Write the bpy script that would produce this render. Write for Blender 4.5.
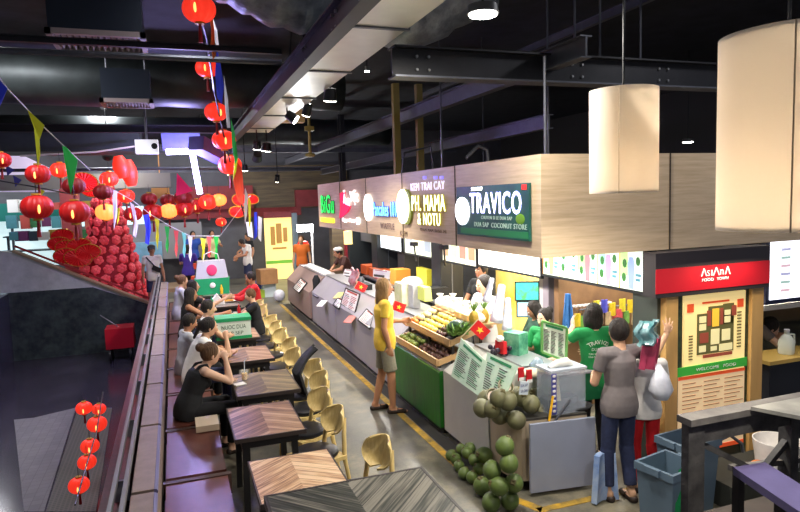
import bpy, bmesh, math, random
from mathutils import Vector, Matrix, Euler, Quaternion
random.seed(7)
PI = math.pi
SC = bpy.context.scene
COL = SC.collection
for b in list(bpy.data.objects): bpy.data.objects.remove(b)

# ------------------------------------------------------------------ camera
FX = 627.0; CZ = 2.7
def _n(v): return v.normalized()
_y = Vector((172-400, 256-205, -FX)).normalized()
_x = Vector((2145-400, 256-145, -FX)); _x = (_x - _y*_x.dot(_y)).normalized()
_z = _x.cross(_y)
RM = Matrix((_x, _y, _z))                 # camera -> world rotation
CAM = Vector((0, 0, CZ))
cd = bpy.data.cameras.new('camera'); cam = bpy.data.objects.new('camera', cd); COL.objects.link(cam)
cam.matrix_world = Matrix.Translation(CAM) @ RM.to_4x4()
cd.sensor_width = 36; cd.lens = FX/800*36; cd.clip_start = 0.05; cd.clip_end = 200
SC.camera = cam
def ray(px, py): return RM @ Vector((px-400, 256-py, -FX))
def atz(px, py, h=0.0): d = ray(px, py); return CAM + d*((h-CZ)/d.z)
def aty(px, py, Y): d = ray(px, py); return CAM + d*(Y/d.y)
def atx(px, py, X): d = ray(px, py); return CAM + d*(X/d.x)

# ------------------------------------------------------------------ materials
def lin(c):
    return tuple(((v/12.92) if v <= 0.04045 else ((v+0.055)/1.055)**2.4) for v in [q/255 for q in c])
MATS = {}
def mat(name, rgb, rough=0.5, metal=0.0, emit=0.0, var=0.0, scale=8.0, bump=0.0, trans=0.0, rgb2=None, stretch=None, alpha=1.0, coat=0.0, spec=None):
    if name in MATS: return MATS[name]
    m = bpy.data.materials.new(name); m.use_nodes = True; nt = m.node_tree; N = nt.nodes; L = nt.links
    p = N['Principled BSDF']; c = lin(rgb)
    p.inputs['Base Color'].default_value = (*c, 1); p.inputs['Roughness'].default_value = rough; p.inputs['Metallic'].default_value = metal
    if coat: p.inputs['Coat Weight'].default_value = coat
    if spec is not None: p.inputs['Specular IOR Level'].default_value = spec
    if emit:
        p.inputs['Emission Color'].default_value = (*c, 1); p.inputs['Emission Strength'].default_value = emit
    if trans: p.inputs['Transmission Weight'].default_value = trans
    if alpha < 1: p.inputs['Alpha'].default_value = alpha
    if var or bump or rgb2:
        tc = N.new('ShaderNodeTexCoord'); mp = N.new('ShaderNodeMapping'); no = N.new('ShaderNodeTexNoise')
        if stretch: mp.inputs['Scale'].default_value = stretch
        no.inputs['Scale'].default_value = scale; no.inputs['Detail'].default_value = 6; no.inputs['Roughness'].default_value = 0.6
        L.new(tc.outputs['Object'], mp.inputs[0]); L.new(mp.outputs[0], no.inputs[0])
        r = N.new('ShaderNodeValToRGB'); r.color_ramp.elements[0].position = 0.32; r.color_ramp.elements[1].position = 0.68
        if rgb2: c2 = lin(rgb2)
        else: c2 = tuple(min(1, v*(1+var)) for v in c); c = tuple(v*(1-var) for v in c)
        r.color_ramp.elements[0].color = (*c, 1); r.color_ramp.elements[1].color = (*c2, 1)
        L.new(no.outputs[0], r.inputs[0]); L.new(r.outputs[0], p.inputs['Base Color'])
        if emit: L.new(r.outputs[0], p.inputs['Emission Color'])
        if bump:
            b = N.new('ShaderNodeBump'); b.inputs['Strength'].default_value = bump; b.inputs['Distance'].default_value = 0.02
            L.new(no.outputs[0], b.inputs['Height']); L.new(b.outputs[0], p.inputs['Normal'])
    MATS[name] = m
    return m
def mixnode(nt, fac, a, b):
    n = nt.nodes.new('ShaderNodeMix'); n.data_type = 'RGBA'
    nt.links.new(fac, n.inputs[0])
    for s, v in ((6, a), (7, b)):
        if hasattr(v, 'links'): nt.links.new(v, n.inputs[s])
        else: n.inputs[s].default_value = (*v, 1)
    return n.outputs[2]
def math_(nt, op, a, b=None):
    n = nt.nodes.new('ShaderNodeMath'); n.operation = op
    for i, v in enumerate((a, b)):
        if v is None: continue
        if hasattr(v, 'links'): nt.links.new(v, n.inputs[i])
        else: n.inputs[i].default_value = v
    return n.outputs[0]

def chevron_mat(name, cols, pw=0.065, slope=0.75, rough=0.4, joint=0.25, wn_=.45, nz=.75, lo=.3, hi=.85):
    m = bpy.data.materials.new(name); m.use_nodes = True; nt = m.node_tree; N = nt.nodes; L = nt.links; p = N['Principled BSDF']
    tc = N.new('ShaderNodeTexCoord'); sx = N.new('ShaderNodeSeparateXYZ'); L.new(tc.outputs['Object'], sx.inputs[0])
    ax = math_(nt, 'ABSOLUTE', sx.outputs[0]); v = math_(nt, 'ADD', sx.outputs[1], math_(nt, 'MULTIPLY', ax, slope))
    q = math_(nt, 'DIVIDE', v, pw); idn = math_(nt, 'FLOOR', q); sg = math_(nt, 'SIGN', sx.outputs[0])
    cx = N.new('ShaderNodeCombineXYZ'); L.new(idn, cx.inputs[0]); L.new(sg, cx.inputs[1])
    wn = N.new('ShaderNodeTexWhiteNoise'); L.new(cx.outputs[0], wn.inputs[0])
    cn = N.new('ShaderNodeCombineXYZ'); L.new(math_(nt, 'MULTIPLY', ax, 6.0), cn.inputs[0]); L.new(math_(nt, 'MULTIPLY', v, 60.0), cn.inputs[1]); L.new(math_(nt,'MULTIPLY',sg,9.0), cn.inputs[2])
    no = N.new('ShaderNodeTexNoise'); no.inputs['Scale'].default_value = 1; no.inputs['Detail'].default_value = 5; L.new(cn.outputs[0], no.inputs[0])
    s = math_(nt, 'ADD', math_(nt, 'MULTIPLY', wn.outputs[0], wn_), math_(nt, 'MULTIPLY', no.outputs[0], nz))
    r = N.new('ShaderNodeValToRGB'); e = r.color_ramp.elements
    while len(e) < len(cols): e.new(0.5)
    for i, c in enumerate(cols): e[i].position = lo+(hi-lo)*i/(len(cols)-1); e[i].color = (*lin(c), 1)
    L.new(s, r.inputs[0])
    fr = math_(nt, 'FRACT', q); j = math_(nt, 'LESS_THAN', fr, 0.09)
    o = mixnode(nt, math_(nt, 'MULTIPLY', j, joint*3 if joint < .33 else 1), r.outputs[0], lin(cols[0]))
    L.new(o, p.inputs['Base Color']); p.inputs['Roughness'].default_value = rough
    b = N.new('ShaderNodeBump'); b.inputs['Strength'].default_value = 0.15; b.inputs['Distance'].default_value = 0.004; L.new(s, b.inputs['Height']); L.new(b.outputs[0], p.inputs['Normal'])
    MATS[name] = m; return m

def floor_mat():
    m = bpy.data.materials.new('worn_concrete'); m.use_nodes = True; nt = m.node_tree; N = nt.nodes; L = nt.links; p = N['Principled BSDF']
    tc = N.new('ShaderNodeTexCoord')
    def noise(s, d=6, r=0.6):
        n = N.new('ShaderNodeTexNoise'); n.inputs['Scale'].default_value = s; n.inputs['Detail'].default_value = d; n.inputs['Roughness'].default_value = r
        L.new(tc.outputs['Object'], n.inputs[0]); return n.outputs[0]
    a = noise(0.7); b = noise(4.5); c = noise(40, 3)
    s = math_(nt, 'ADD', math_(nt, 'MULTIPLY', a, 0.55), math_(nt, 'ADD', math_(nt, 'MULTIPLY', b, 0.35), math_(nt, 'MULTIPLY', c, 0.1)))
    r = N.new('ShaderNodeValToRGB'); e = r.color_ramp.elements; e.new(0.5)
    for i, (po, co) in enumerate(((0.38, (56, 54, 48)), (0.5, (94, 91, 80)), (0.63, (140, 132, 110)))):
        e[i].position = po; e[i].color = (*lin(co), 1)
    L.new(s, r.inputs[0]); L.new(r.outputs[0], p.inputs['Base Color'])
    rr = math_(nt, 'ADD', math_(nt, 'MULTIPLY', b, 0.35), 0.18); L.new(rr, p.inputs['Roughness'])
    bp = N.new('ShaderNodeBump'); bp.inputs['Strength'].default_value = 0.2; bp.inputs['Distance'].default_value = 0.01; L.new(b, bp.inputs['Height']); L.new(bp.outputs[0], p.inputs['Normal'])
    MATS['worn_concrete'] = m; return m

def tile_mat(name, c1, c2, joint, w, h, rough, coords='Object', offset=0.0, mort=0.02, rot=(0,0,0)):
    m = bpy.data.materials.new(name); m.use_nodes = True; nt = m.node_tree; N = nt.nodes; L = nt.links; p = N['Principled BSDF']
    tc = N.new('ShaderNodeTexCoord'); mp = N.new('ShaderNodeMapping'); mp.inputs['Rotation'].default_value = rot; L.new(tc.outputs[coords], mp.inputs[0])
    br = N.new('ShaderNodeTexBrick'); br.inputs['Scale'].default_value = 1; br.inputs['Brick Width'].default_value = w; br.inputs['Row Height'].default_value = h
    br.inputs['Mortar Size'].default_value = mort*min(w, h); br.offset = offset
    br.inputs['Color1'].default_value = (*lin(c1), 1); br.inputs['Color2'].default_value = (*lin(c2), 1); br.inputs['Mortar'].default_value = (*lin(joint), 1)
    L.new(mp.outputs[0], br.inputs[0])
    no = N.new('ShaderNodeTexNoise'); no.inputs['Scale'].default_value = 6; no.inputs['Detail'].default_value = 5; L.new(tc.outputs[coords], no.inputs[0])
    o = mixnode(nt, math_(nt, 'MULTIPLY', no.outputs[0], 0.45), br.outputs[0], lin(joint))
    L.new(o, p.inputs['Base Color']); p.inputs['Roughness'].default_value = rough
    MATS[name] = m; return m

# ------------------------------------------------------------------ mesh helpers
def BM(): return bmesh.new()
def box(bm, c, s, rot=None):
    """c centre, s full size, rot Matrix 3x3 or z angle"""
    if rot is None: R = Matrix.Identity(3)
    elif isinstance(rot, (int, float)): R = Matrix.Rotation(rot, 3, 'Z')
    else: R = rot
    c = Vector(c); vs = []
    for dz in (-.5, .5):
        for dx, dy in ((-.5, -.5), (.5, -.5), (.5, .5), (-.5, .5)):
            vs.append(bm.verts.new(c + R @ Vector((dx*s[0], dy*s[1], dz*s[2]))))
    for f in ((3, 2, 1, 0), (4, 5, 6, 7), (0, 1, 5, 4), (1, 2, 6, 5), (2, 3, 7, 6), (3, 0, 4, 7)):
        bm.faces.new([vs[i] for i in f])
    return bm
def bx(bm, x0, x1, y0, y1, z0, z1): return box(bm, ((x0+x1)/2, (y0+y1)/2, (z0+z1)/2), (abs(x1-x0), abs(y1-y0), abs(z1-z0)))
def basis(d):
    d = Vector(d).normalized(); a = Vector((0, 0, 1)) if abs(d.z) < 0.95 else Vector((1, 0, 0))
    u = d.cross(a).normalized(); v = d.cross(u).normalized(); return u, v
def cone(bm, p0, p1, r0, r1, n=12, cap=True):
    p0, p1 = Vector(p0), Vector(p1); u, v = basis(p1-p0)
    A = [bm.verts.new(p0 + (u*math.cos(2*PI*i/n)+v*math.sin(2*PI*i/n))*r0) for i in range(n)]
    B = [bm.verts.new(p1 + (u*math.cos(2*PI*i/n)+v*math.sin(2*PI*i/n))*r1) for i in range(n)]
    for i in range(n):
        j = (i+1) % n; bm.faces.new((A[i], B[i], B[j], A[j]))
    if cap:
        bm.faces.new(A); bm.faces.new(B[::-1])
    return bm
def bar(bm, p0, p1, w, h=None):
    """rectangular bar"""
    h = h or w; p0, p1 = Vector(p0), Vector(p1); d = (p1-p0); L = d.length; d.normalize(); u, v = basis(d)
    R = Matrix((u, v, d)).transposed(); return box(bm, (p0+p1)/2, (w, h, L), R)
def tube(bm, pts, r, n=8, closed=False):
    pts = [Vector(p) for p in pts]; rings = []; rr = r if isinstance(r, (list, tuple)) else [r]*len(pts)
    u = None
    for i, p in enumerate(pts):
        a = pts[max(0, i-1)]; b = pts[min(len(pts)-1, i+1)]
        if closed: a = pts[i-1]; b = pts[(i+1) % len(pts)]
        d = (b-a).normalized()
        if u is None: u, v = basis(d)
        else:
            u = (u - d*u.dot(d)); u = u.normalized() if u.length > 1e-6 else basis(d)[0]; v = d.cross(u)
        rings.append([bm.verts.new(p + (u*math.cos(2*PI*k/n)+v*math.sin(2*PI*k/n))*rr[i]) for k in range(n)])
    m = len(rings)
    for i in range(m if closed else m-1):
        A = rings[i]; B = rings[(i+1) % m]
        for k in range(n):
            j = (k+1) % n; bm.faces.new((A[k], A[j], B[j], B[k]))
    if not closed:
        bm.faces.new(rings[0][::-1]); bm.faces.new(rings[-1])
    return bm
def lathe(bm, prof, c=(0, 0, 0), n=20, wob=0.0, ribs=0):
    """prof list of (r, z)"""
    c = Vector(c); rings = []
    for r, z in prof:
        if r < 1e-5: rings.append([bm.verts.new(c+Vector((0, 0, z)))])
        else:
            rings.append([bm.verts.new(c + Vector((math.cos(2*PI*k/n)*r*(1-wob*(k % 2 if not ribs else (k % ribs == 0))), math.sin(2*PI*k/n)*r*(1-wob*(k % 2 if not ribs else (k % ribs == 0))), z))) for k in range(n)])
    for A, B in zip(rings, rings[1:]):
        for k in range(n):
            j = (k+1) % n
            if len(A) == 1 and len(B) == 1: continue
            if len(A) == 1: bm.faces.new((A[0], B[j], B[k]))
            elif len(B) == 1: bm.faces.new((A[k], A[j], B[0]))
            else: bm.faces.new((A[k], A[j], B[j], B[k]))
    return bm
def ell(bm, c, r, R=None, nu=16, nv=10):
    if isinstance(r, (int, float)): r = (r, r, r)
    R = R or Matrix.Identity(3); c = Vector(c); rings = []
    for i in range(nv+1):
        t = PI*i/nv
        if i in (0, nv): rings.append([bm.verts.new(c + R @ Vector((0, 0, r[2]*math.cos(t))))])
        else: rings.append([bm.verts.new(c + R @ Vector((r[0]*math.sin(t)*math.cos(2*PI*k/nu), r[1]*math.sin(t)*math.sin(2*PI*k/nu), r[2]*math.cos(t)))) for k in range(nu)])
    for A, B in zip(rings, rings[1:]):
        for k in range(nu):
            j = (k+1) % nu
            if len(A) == 1: bm.faces.new((A[0], B[k], B[j]))
            elif len(B) == 1: bm.faces.new((A[k], B[0], A[j]))
            else: bm.faces.new((A[k], B[k], B[j], A[j]))
    return bm
def cap(bm, p0, p1, r0, r1, n=12):
    cone(bm, p0, p1, r0, r1, n); ell(bm, p0, r0, None, n, 8); ell(bm, p1, r1, None, n, 8); return bm
def prism(bm, pts, d):
    """extrude polygon (3D points) by vector d"""
    pts = [Vector(p) for p in pts]; d = Vector(d)
    A = [bm.verts.new(p) for p in pts]; B = [bm.verts.new(p+d) for p in pts]; n = len(pts)
    bm.faces.new(A[::-1]); bm.faces.new(B)
    for i in range(n):
        j = (i+1) % n; bm.faces.new((A[i], A[j], B[j], B[i]))
    return bm
def quadpt(bm, a, b, c, d, t):
    """thin slab through four points with thickness t"""
    a, b, c, d = map(Vector, (a, b, c, d)); n = (b-a).cross(d-a).normalized()*t
    return prism(bm, [a, b, c, d], n)
def grid_sheet(bm, f, nu, nv, t=0.004):
    """sheet surface f(u,v)->Vector with thickness"""
    P = [[f(i/nu, j/nv) for j in range(nv+1)] for i in range(nu+1)]
    def nrm(i, j):
        a = P[min(i+1, nu)][j]-P[max(i-1, 0)][j]; b = P[i][min(j+1, nv)]-P[i][max(j-1, 0)]
        n = a.cross(b); return n.normalized() if n.length > 1e-9 else Vector((0, 0, 1))
    A = [[bm.verts.new(P[i][j]+nrm(i, j)*t/2) for j in range(nv+1)] for i in range(nu+1)]
    B = [[bm.verts.new(P[i][j]-nrm(i, j)*t/2) for j in range(nv+1)] for i in range(nu+1)]
    for i in range(nu):
        for j in range(nv):
            bm.faces.new((A[i][j], A[i+1][j], A[i+1][j+1], A[i][j+1])); bm.faces.new((B[i][j], B[i][j+1], B[i+1][j+1], B[i+1][j]))
    for i in range(nu):
        bm.faces.new((A[i][0], B[i][0], B[i+1][0], A[i+1][0])); bm.faces.new((A[i][nv], A[i+1][nv], B[i+1][nv], B[i][nv]))
    for j in range(nv):
        bm.faces.new((A[0][j], A[0][j+1], B[0][j+1], B[0][j])); bm.faces.new((A[nu][j], B[nu][j], B[nu][j+1], A[nu][j+1]))
    return bm

WP = {}
def props(o, label=None, cat=None, group=None, kind=None):
    if label: o['label'] = label
    if cat: o['category'] = cat
    if group: o['group'] = group
    if kind: o['kind'] = kind
    return o
def thing(name, label, cat, loc=(0, 0, 0), group=None):
    o = bpy.data.objects.new(name, None); COL.objects.link(o); o.location = Vector(loc); o.empty_display_size = 0.1
    WP[o.name] = Vector(loc); return props(o, label, cat, group)
def obj(name, bm, m, parent=None, smooth=False, label=None, bev=0.0, base=False):
    """bm in world coordinates; re-centred so the origin sits in the mesh"""
    me = bpy.data.meshes.new(name)
    if bev > 0:
        try: bmesh.ops.bevel(bm, geom=[e for e in bm.edges if e.is_manifold and e.calc_face_angle(0) > 0.6], offset=bev, segments=2, affect='EDGES', profile=0.6)
        except Exception: pass
    bmesh.ops.recalc_face_normals(bm, faces=bm.faces)
    vs = [v.co for v in bm.verts]
    lo = Vector([min(v[i] for v in vs) for i in range(3)]); hi = Vector([max(v[i] for v in vs) for i in range(3)])
    c = (lo+hi)/2
    if not parent: c.z = lo.z
    if base: c = WP[parent.name].copy() if parent else c
    bmesh.ops.translate(bm, verts=bm.verts, vec=-c)
    bm.to_mesh(me); bm.free()
    if isinstance(m, (list, tuple)):
        for q in m: me.materials.append(q)
    elif m: me.materials.append(m)
    o = bpy.data.objects.new(name, me); COL.objects.link(o)
    if parent: o.parent = parent; o.location = c - WP[parent.name]
    else: o.location = c
    WP[o.name] = c.copy()
    if smooth:
        for p in me.polygons: p.use_smooth = True
        if smooth != 'all': me.set_sharp_from_angle(angle=math.radians(40))
    if label: o['label'] = label
    return o
def solo(name, bm, m, label, cat, group=None, kind=None, smooth=False, bev=0.0):
    return props(obj(name, bm, m, None, smooth, None, bev), label, cat, group, kind)
def struct(name, bm, m, smooth=False, parent=None, bev=0.0):
    o = obj(name, bm, m, parent, smooth, None, bev)
    if not parent: o['kind'] = 'structure'
    return o
def kids(o): return [c for c in o.children]
def dup(root, loc=None, rotz=None, label=None, group=None, scale=None, rot=None):
    r = root.copy(); COL.objects.link(r); WP[r.name] = Vector(loc) if loc is not None else WP.get(root.name, Vector())
    if loc is not None: r.location = Vector(loc)
    if rotz is not None: r.rotation_euler = (0, 0, rotz)
    if rot is not None: r.rotation_euler = rot
    if label: r['label'] = label
    if group: r['group'] = group
    if scale: r.scale = (scale,)*3 if isinstance(scale, (int, float)) else scale
    for ch in kids(root):
        c = ch.copy(); COL.objects.link(c); c.parent = r
        for g in kids(ch):
            d = g.copy(); COL.objects.link(d); d.parent = c
    return r
def place(o, loc, rotz=0, scale=None, rot=None):
    o.location = Vector(loc); WP[o.name] = Vector(loc); o.rotation_euler = rot or (0, 0, rotz)
    if scale: o.scale = (scale,)*3 if isinstance(scale, (int, float)) else scale
    return o

def bake(o):
    """evaluate modifiers / text into a plain mesh datablock"""
    dg = bpy.context.evaluated_depsgraph_get(); dg.update()
    return bpy.data.meshes.new_from_object(o.evaluated_get(dg), preserve_all_data_layers=False, depsgraph=dg)
def text_bm(s, w=None, h=None, ext=0.004, spacing=1.0, bold=0.0, shear=0.0):
    """text in XZ plane (facing -Y), centred; fitted to width w / height h"""
    cu = bpy.data.curves.new('t', 'FONT'); cu.body = s; cu.size = 1; cu.extrude = 0.0; cu.offset = bold; cu.space_character = spacing; cu.shear = shear; cu.resolution_u = 3
    cu.align_x = 'CENTER'
    o = bpy.data.objects.new('t', cu); COL.objects.link(o); me = bake(o); bpy.data.objects.remove(o); bpy.data.curves.remove(cu)
    bm = bmesh.new(); bm.from_mesh(me); bpy.data.meshes.remove(me)
    xs = [v.co.x for v in bm.verts]; ys = [v.co.y for v in bm.verts]
    if not xs: return bm
    cx, cy, W_, H_ = (min(xs)+max(xs))/2, (min(ys)+max(ys))/2, max(xs)-min(xs), max(ys)-min(ys)
    sx = w/W_ if w else (h/H_); sy = h/H_ if h else sx
    for v in bm.verts: v.co = Vector(((v.co.x-cx)*sx, 0, (v.co.y-cy)*sy))
    if ext:
        g = bmesh.ops.extrude_face_region(bm, geom=bm.faces[:])
        bmesh.ops.translate(bm, verts=[e for e in g['geom'] if isinstance(e, bmesh.types.BMVert)], vec=(0, -ext, 0))
    return bm
def xf(bm, M):
    bm.transform(M); return bm
def frame_xz(origin, right, up):
    """matrix mapping text XZ plane to plane with given right & up; -Y is the viewer side"""
    r = Vector(right).normalized(); u = Vector(up); u = (u-r*u.dot(r)).normalized(); n = r.cross(u)  # viewer normal
    M = Matrix((r, -n, u)).transposed().to_4x4(); M.translation = Vector(origin); return M
# ------------------------------------------------------------------ people
SKIN = mat('skin_light', (205, 160, 128), 0.55); SKIN2 = mat('skin_tan', (176, 124, 92), 0.55); SKIN3 = mat('skin_pale', (222, 178, 150), 0.5)
HAIRB = mat('hair_black', (24, 20, 19), 0.6, rgb2=(48, 40, 36), scale=50, stretch=(1, 1, 0.12), bump=.9, spec=.3); HAIRN = mat('hair_brown', (74, 50, 32), 0.6, rgb2=(110, 80, 54), scale=50, stretch=(1, 1, 0.12), bump=.9, spec=.3); HAIRL = mat('hair_light_brown', (118, 88, 52), 0.6, rgb2=(150, 116, 74), scale=50, stretch=(1, 1, 0.12), bump=.9, spec=.3)
EYEW = mat('eye_white', (230, 228, 222), 0.3); EYED = mat('eye_dark', (25, 18, 14), 0.2); LIPS = mat('lips', (160, 84, 74), 0.5)

def remesh(bm, vs, it=3):
    me = bpy.data.meshes.new('r'); bmesh.ops.recalc_face_normals(bm, faces=bm.faces); bm.to_mesh(me); bm.free()
    o = bpy.data.objects.new('r', me); COL.objects.link(o)
    r = o.modifiers.new('r', 'REMESH'); r.mode = 'VOXEL'; r.voxel_size = vs; r.use_smooth_shade = True
    s = o.modifiers.new('s', 'SMOOTH'); s.factor = 0.5; s.iterations = it
    out = bake(o); bpy.data.objects.remove(o); bpy.data.meshes.remove(me)
    b = bmesh.new(); b.from_mesh(out); bpy.data.meshes.remove(out)
    return b
def V(*a): return Vector(a)
def stand(h=1.7):
    J = dict(pel=V(0, 0, .93), wai=V(0, 0, 1.1), che=V(0, .0, 1.28), neck=V(0, -.015, 1.45), head=V(0, .02, 1.585))
    for s, k in ((-1, 'L'), (1, 'R')):
        J['sh'+k] = V(s*.175, -.01, 1.4); J['el'+k] = V(s*.23, -.03, 1.12); J['wr'+k] = V(s*.25, .06, .88); J['ha'+k] = V(0, .15, -1)
        J['hi'+k] = V(s*.085, 0, .9); J['kn'+k] = V(s*.1, .03, .49); J['an'+k] = V(s*.105, -.02, .085); J['to'+k] = V(s*.03, 1, 0)
    return J
def sit(h=1.7):
    J = dict(pel=V(0, 0, .56), wai=V(0, .02, .73), che=V(0, .05, .9), neck=V(0, .06, 1.07), head=V(0, .11, 1.2))
    for s, k in ((-1, 'L'), (1, 'R')):
        J['sh'+k] = V(s*.175, .05, 1.02); J['el'+k] = V(s*.24, .14, .78); J['wr'+k] = V(s*.16, .36, .8); J['ha'+k] = V(-s*.3, 1, 0)
        J['hi'+k] = V(s*.09, .02, .54); J['kn'+k] = V(s*.12, .44, .52); J['an'+k] = V(s*.12, .42, .085); J['to'+k] = V(s*.03, 1, 0)
    return J
def headmat(look):
    """look (yaw deg left+, pitch deg down+)"""
    return Matrix.Rotation(math.radians(look[0]), 3, 'Z') @ Matrix.Rotation(-math.radians(look[1]), 3, 'X')
def hand_geo(bm, wr, d, nrm, side, curl=0.35, spread=0.12, s=1.0):
    """open or curled hand: palm + four fingers + thumb"""
    d = d.normalized(); nrm = (nrm - d*nrm.dot(d)).normalized(); lat = d.cross(nrm)*side
    R = Matrix((lat, nrm, d)).transposed()
    ell(bm, wr+d*.05*s, (.042*s, .017*s, .055*s), R, 12, 8); cap(bm, wr, wr+d*.03*s, .024*s, .024*s, 10)
    for i, (off, L, ba) in enumerate(((-.031, .07, .078), (-.0105, .08, .086), (.0105, .076, .084), (.03, .06, .074))):
        p = wr + d*ba*s + lat*off*s; a = p - d*.03*s; dd = (d + lat*(off/.03)*spread).normalized()
        c1 = curl; q1 = p + (dd*math.cos(c1)+nrm*math.sin(c1))*L*.5*s
        c2 = curl*2.2; q2 = q1 + (dd*math.cos(c2)+nrm*math.sin(c2))*L*.5*s
        cap(bm, a, p, .0095*s, .0095*s, 8); cap(bm, p, q1, .0098*s, .009*s, 8); cap(bm, q1, q2, .009*s, .0078*s, 8)
    p = wr + d*.03*s - lat*.03*s; q1 = p + (d*.6 - lat*.75 + nrm*.25).normalized()*.045*s; q2 = q1 + (d*.85 - lat*.35 + nrm*.4).normalized()*.034*s
    cap(bm, p, q1, .013*s, .0105*s, 8); cap(bm, q1, q2, .0105*s, .0085*s, 8)
def torso_geo(bm, J, e, fem=False, low=0.0, tank=0):
    """e = inflation"""
    def R(a, b):
        z = (b-a).normalized(); x = (J['shR']-J['shL']); x = (x-z*x.dot(z)).normalized(); return Matrix((x, z.cross(x), z)).transposed()
    p, w, c, nk = J['pel'], J['wai'], J['che'], J['neck']
    m = (J['shL']+J['shR'])/2; wx = .12 if fem else .138; cx_ = .142 if fem else .16; hx = .158 if fem else .152
    X = (J['shR']-J['shL']).normalized(); dn = (p-w).normalized()
    S = [(p+dn*(.1+low), hx-.01, .105), (p+dn*.05, hx, .118), (p, hx, .12), (p.lerp(w, .5), (hx+wx)/2, .112), (w, wx, .1), (w.lerp(c, .5), (wx+cx_)/2, .105), (c, cx_, .112), (c.lerp(m, .5), cx_*.98, .105)]
    S += [(m-(m-c).normalized()*.005, .105, .075), (m+(nk-c).normalized()*.035, .062, .06)] if tank == 0 else [(c.lerp(m, .85), .1, .075)]
    rings = []
    for i, (q, rx, ry) in enumerate(S):
        a = S[max(0, i-1)][0]; b_ = S[min(len(S)-1, i+1)][0]; z = (b_-a).normalized(); x = (X-z*X.dot(z)).normalized(); y = z.cross(x)
        ee = e + (.008 if (low > 0 and i < 4) else 0)
        if i == 0: q = q - z*e
        rings.append([bm.verts.new(q + x*(rx+ee)*math.copysign(abs(math.cos(t))**.85, math.cos(t)) + y*(ry+ee)*math.copysign(abs(math.sin(t))**.85, math.sin(t))) for t in [2*PI*k/28 for k in range(28)]])
    for A, B in zip(rings, rings[1:]):
        for k in range(28): j = (k+1) % 28; bm.faces.new((A[k], A[j], B[j], B[k]))
    bm.faces.new(rings[0][::-1]); bm.faces.new(rings[-1])
    if tank == 0:
        for k in 'LR': cap(bm, m.lerp(J['sh'+k], .35)-V(0, 0, .012), J['sh'+k], .066+e, .054+e)
    if fem:
        f = R(w, nk) @ V(0, 1, 0)
        for s in (-1, 1): ell(bm, c + f*.07 + (J['shR']-J['shL']).normalized()*s*.065 + V(0, 0, -.01), .062+e*.6)
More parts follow.
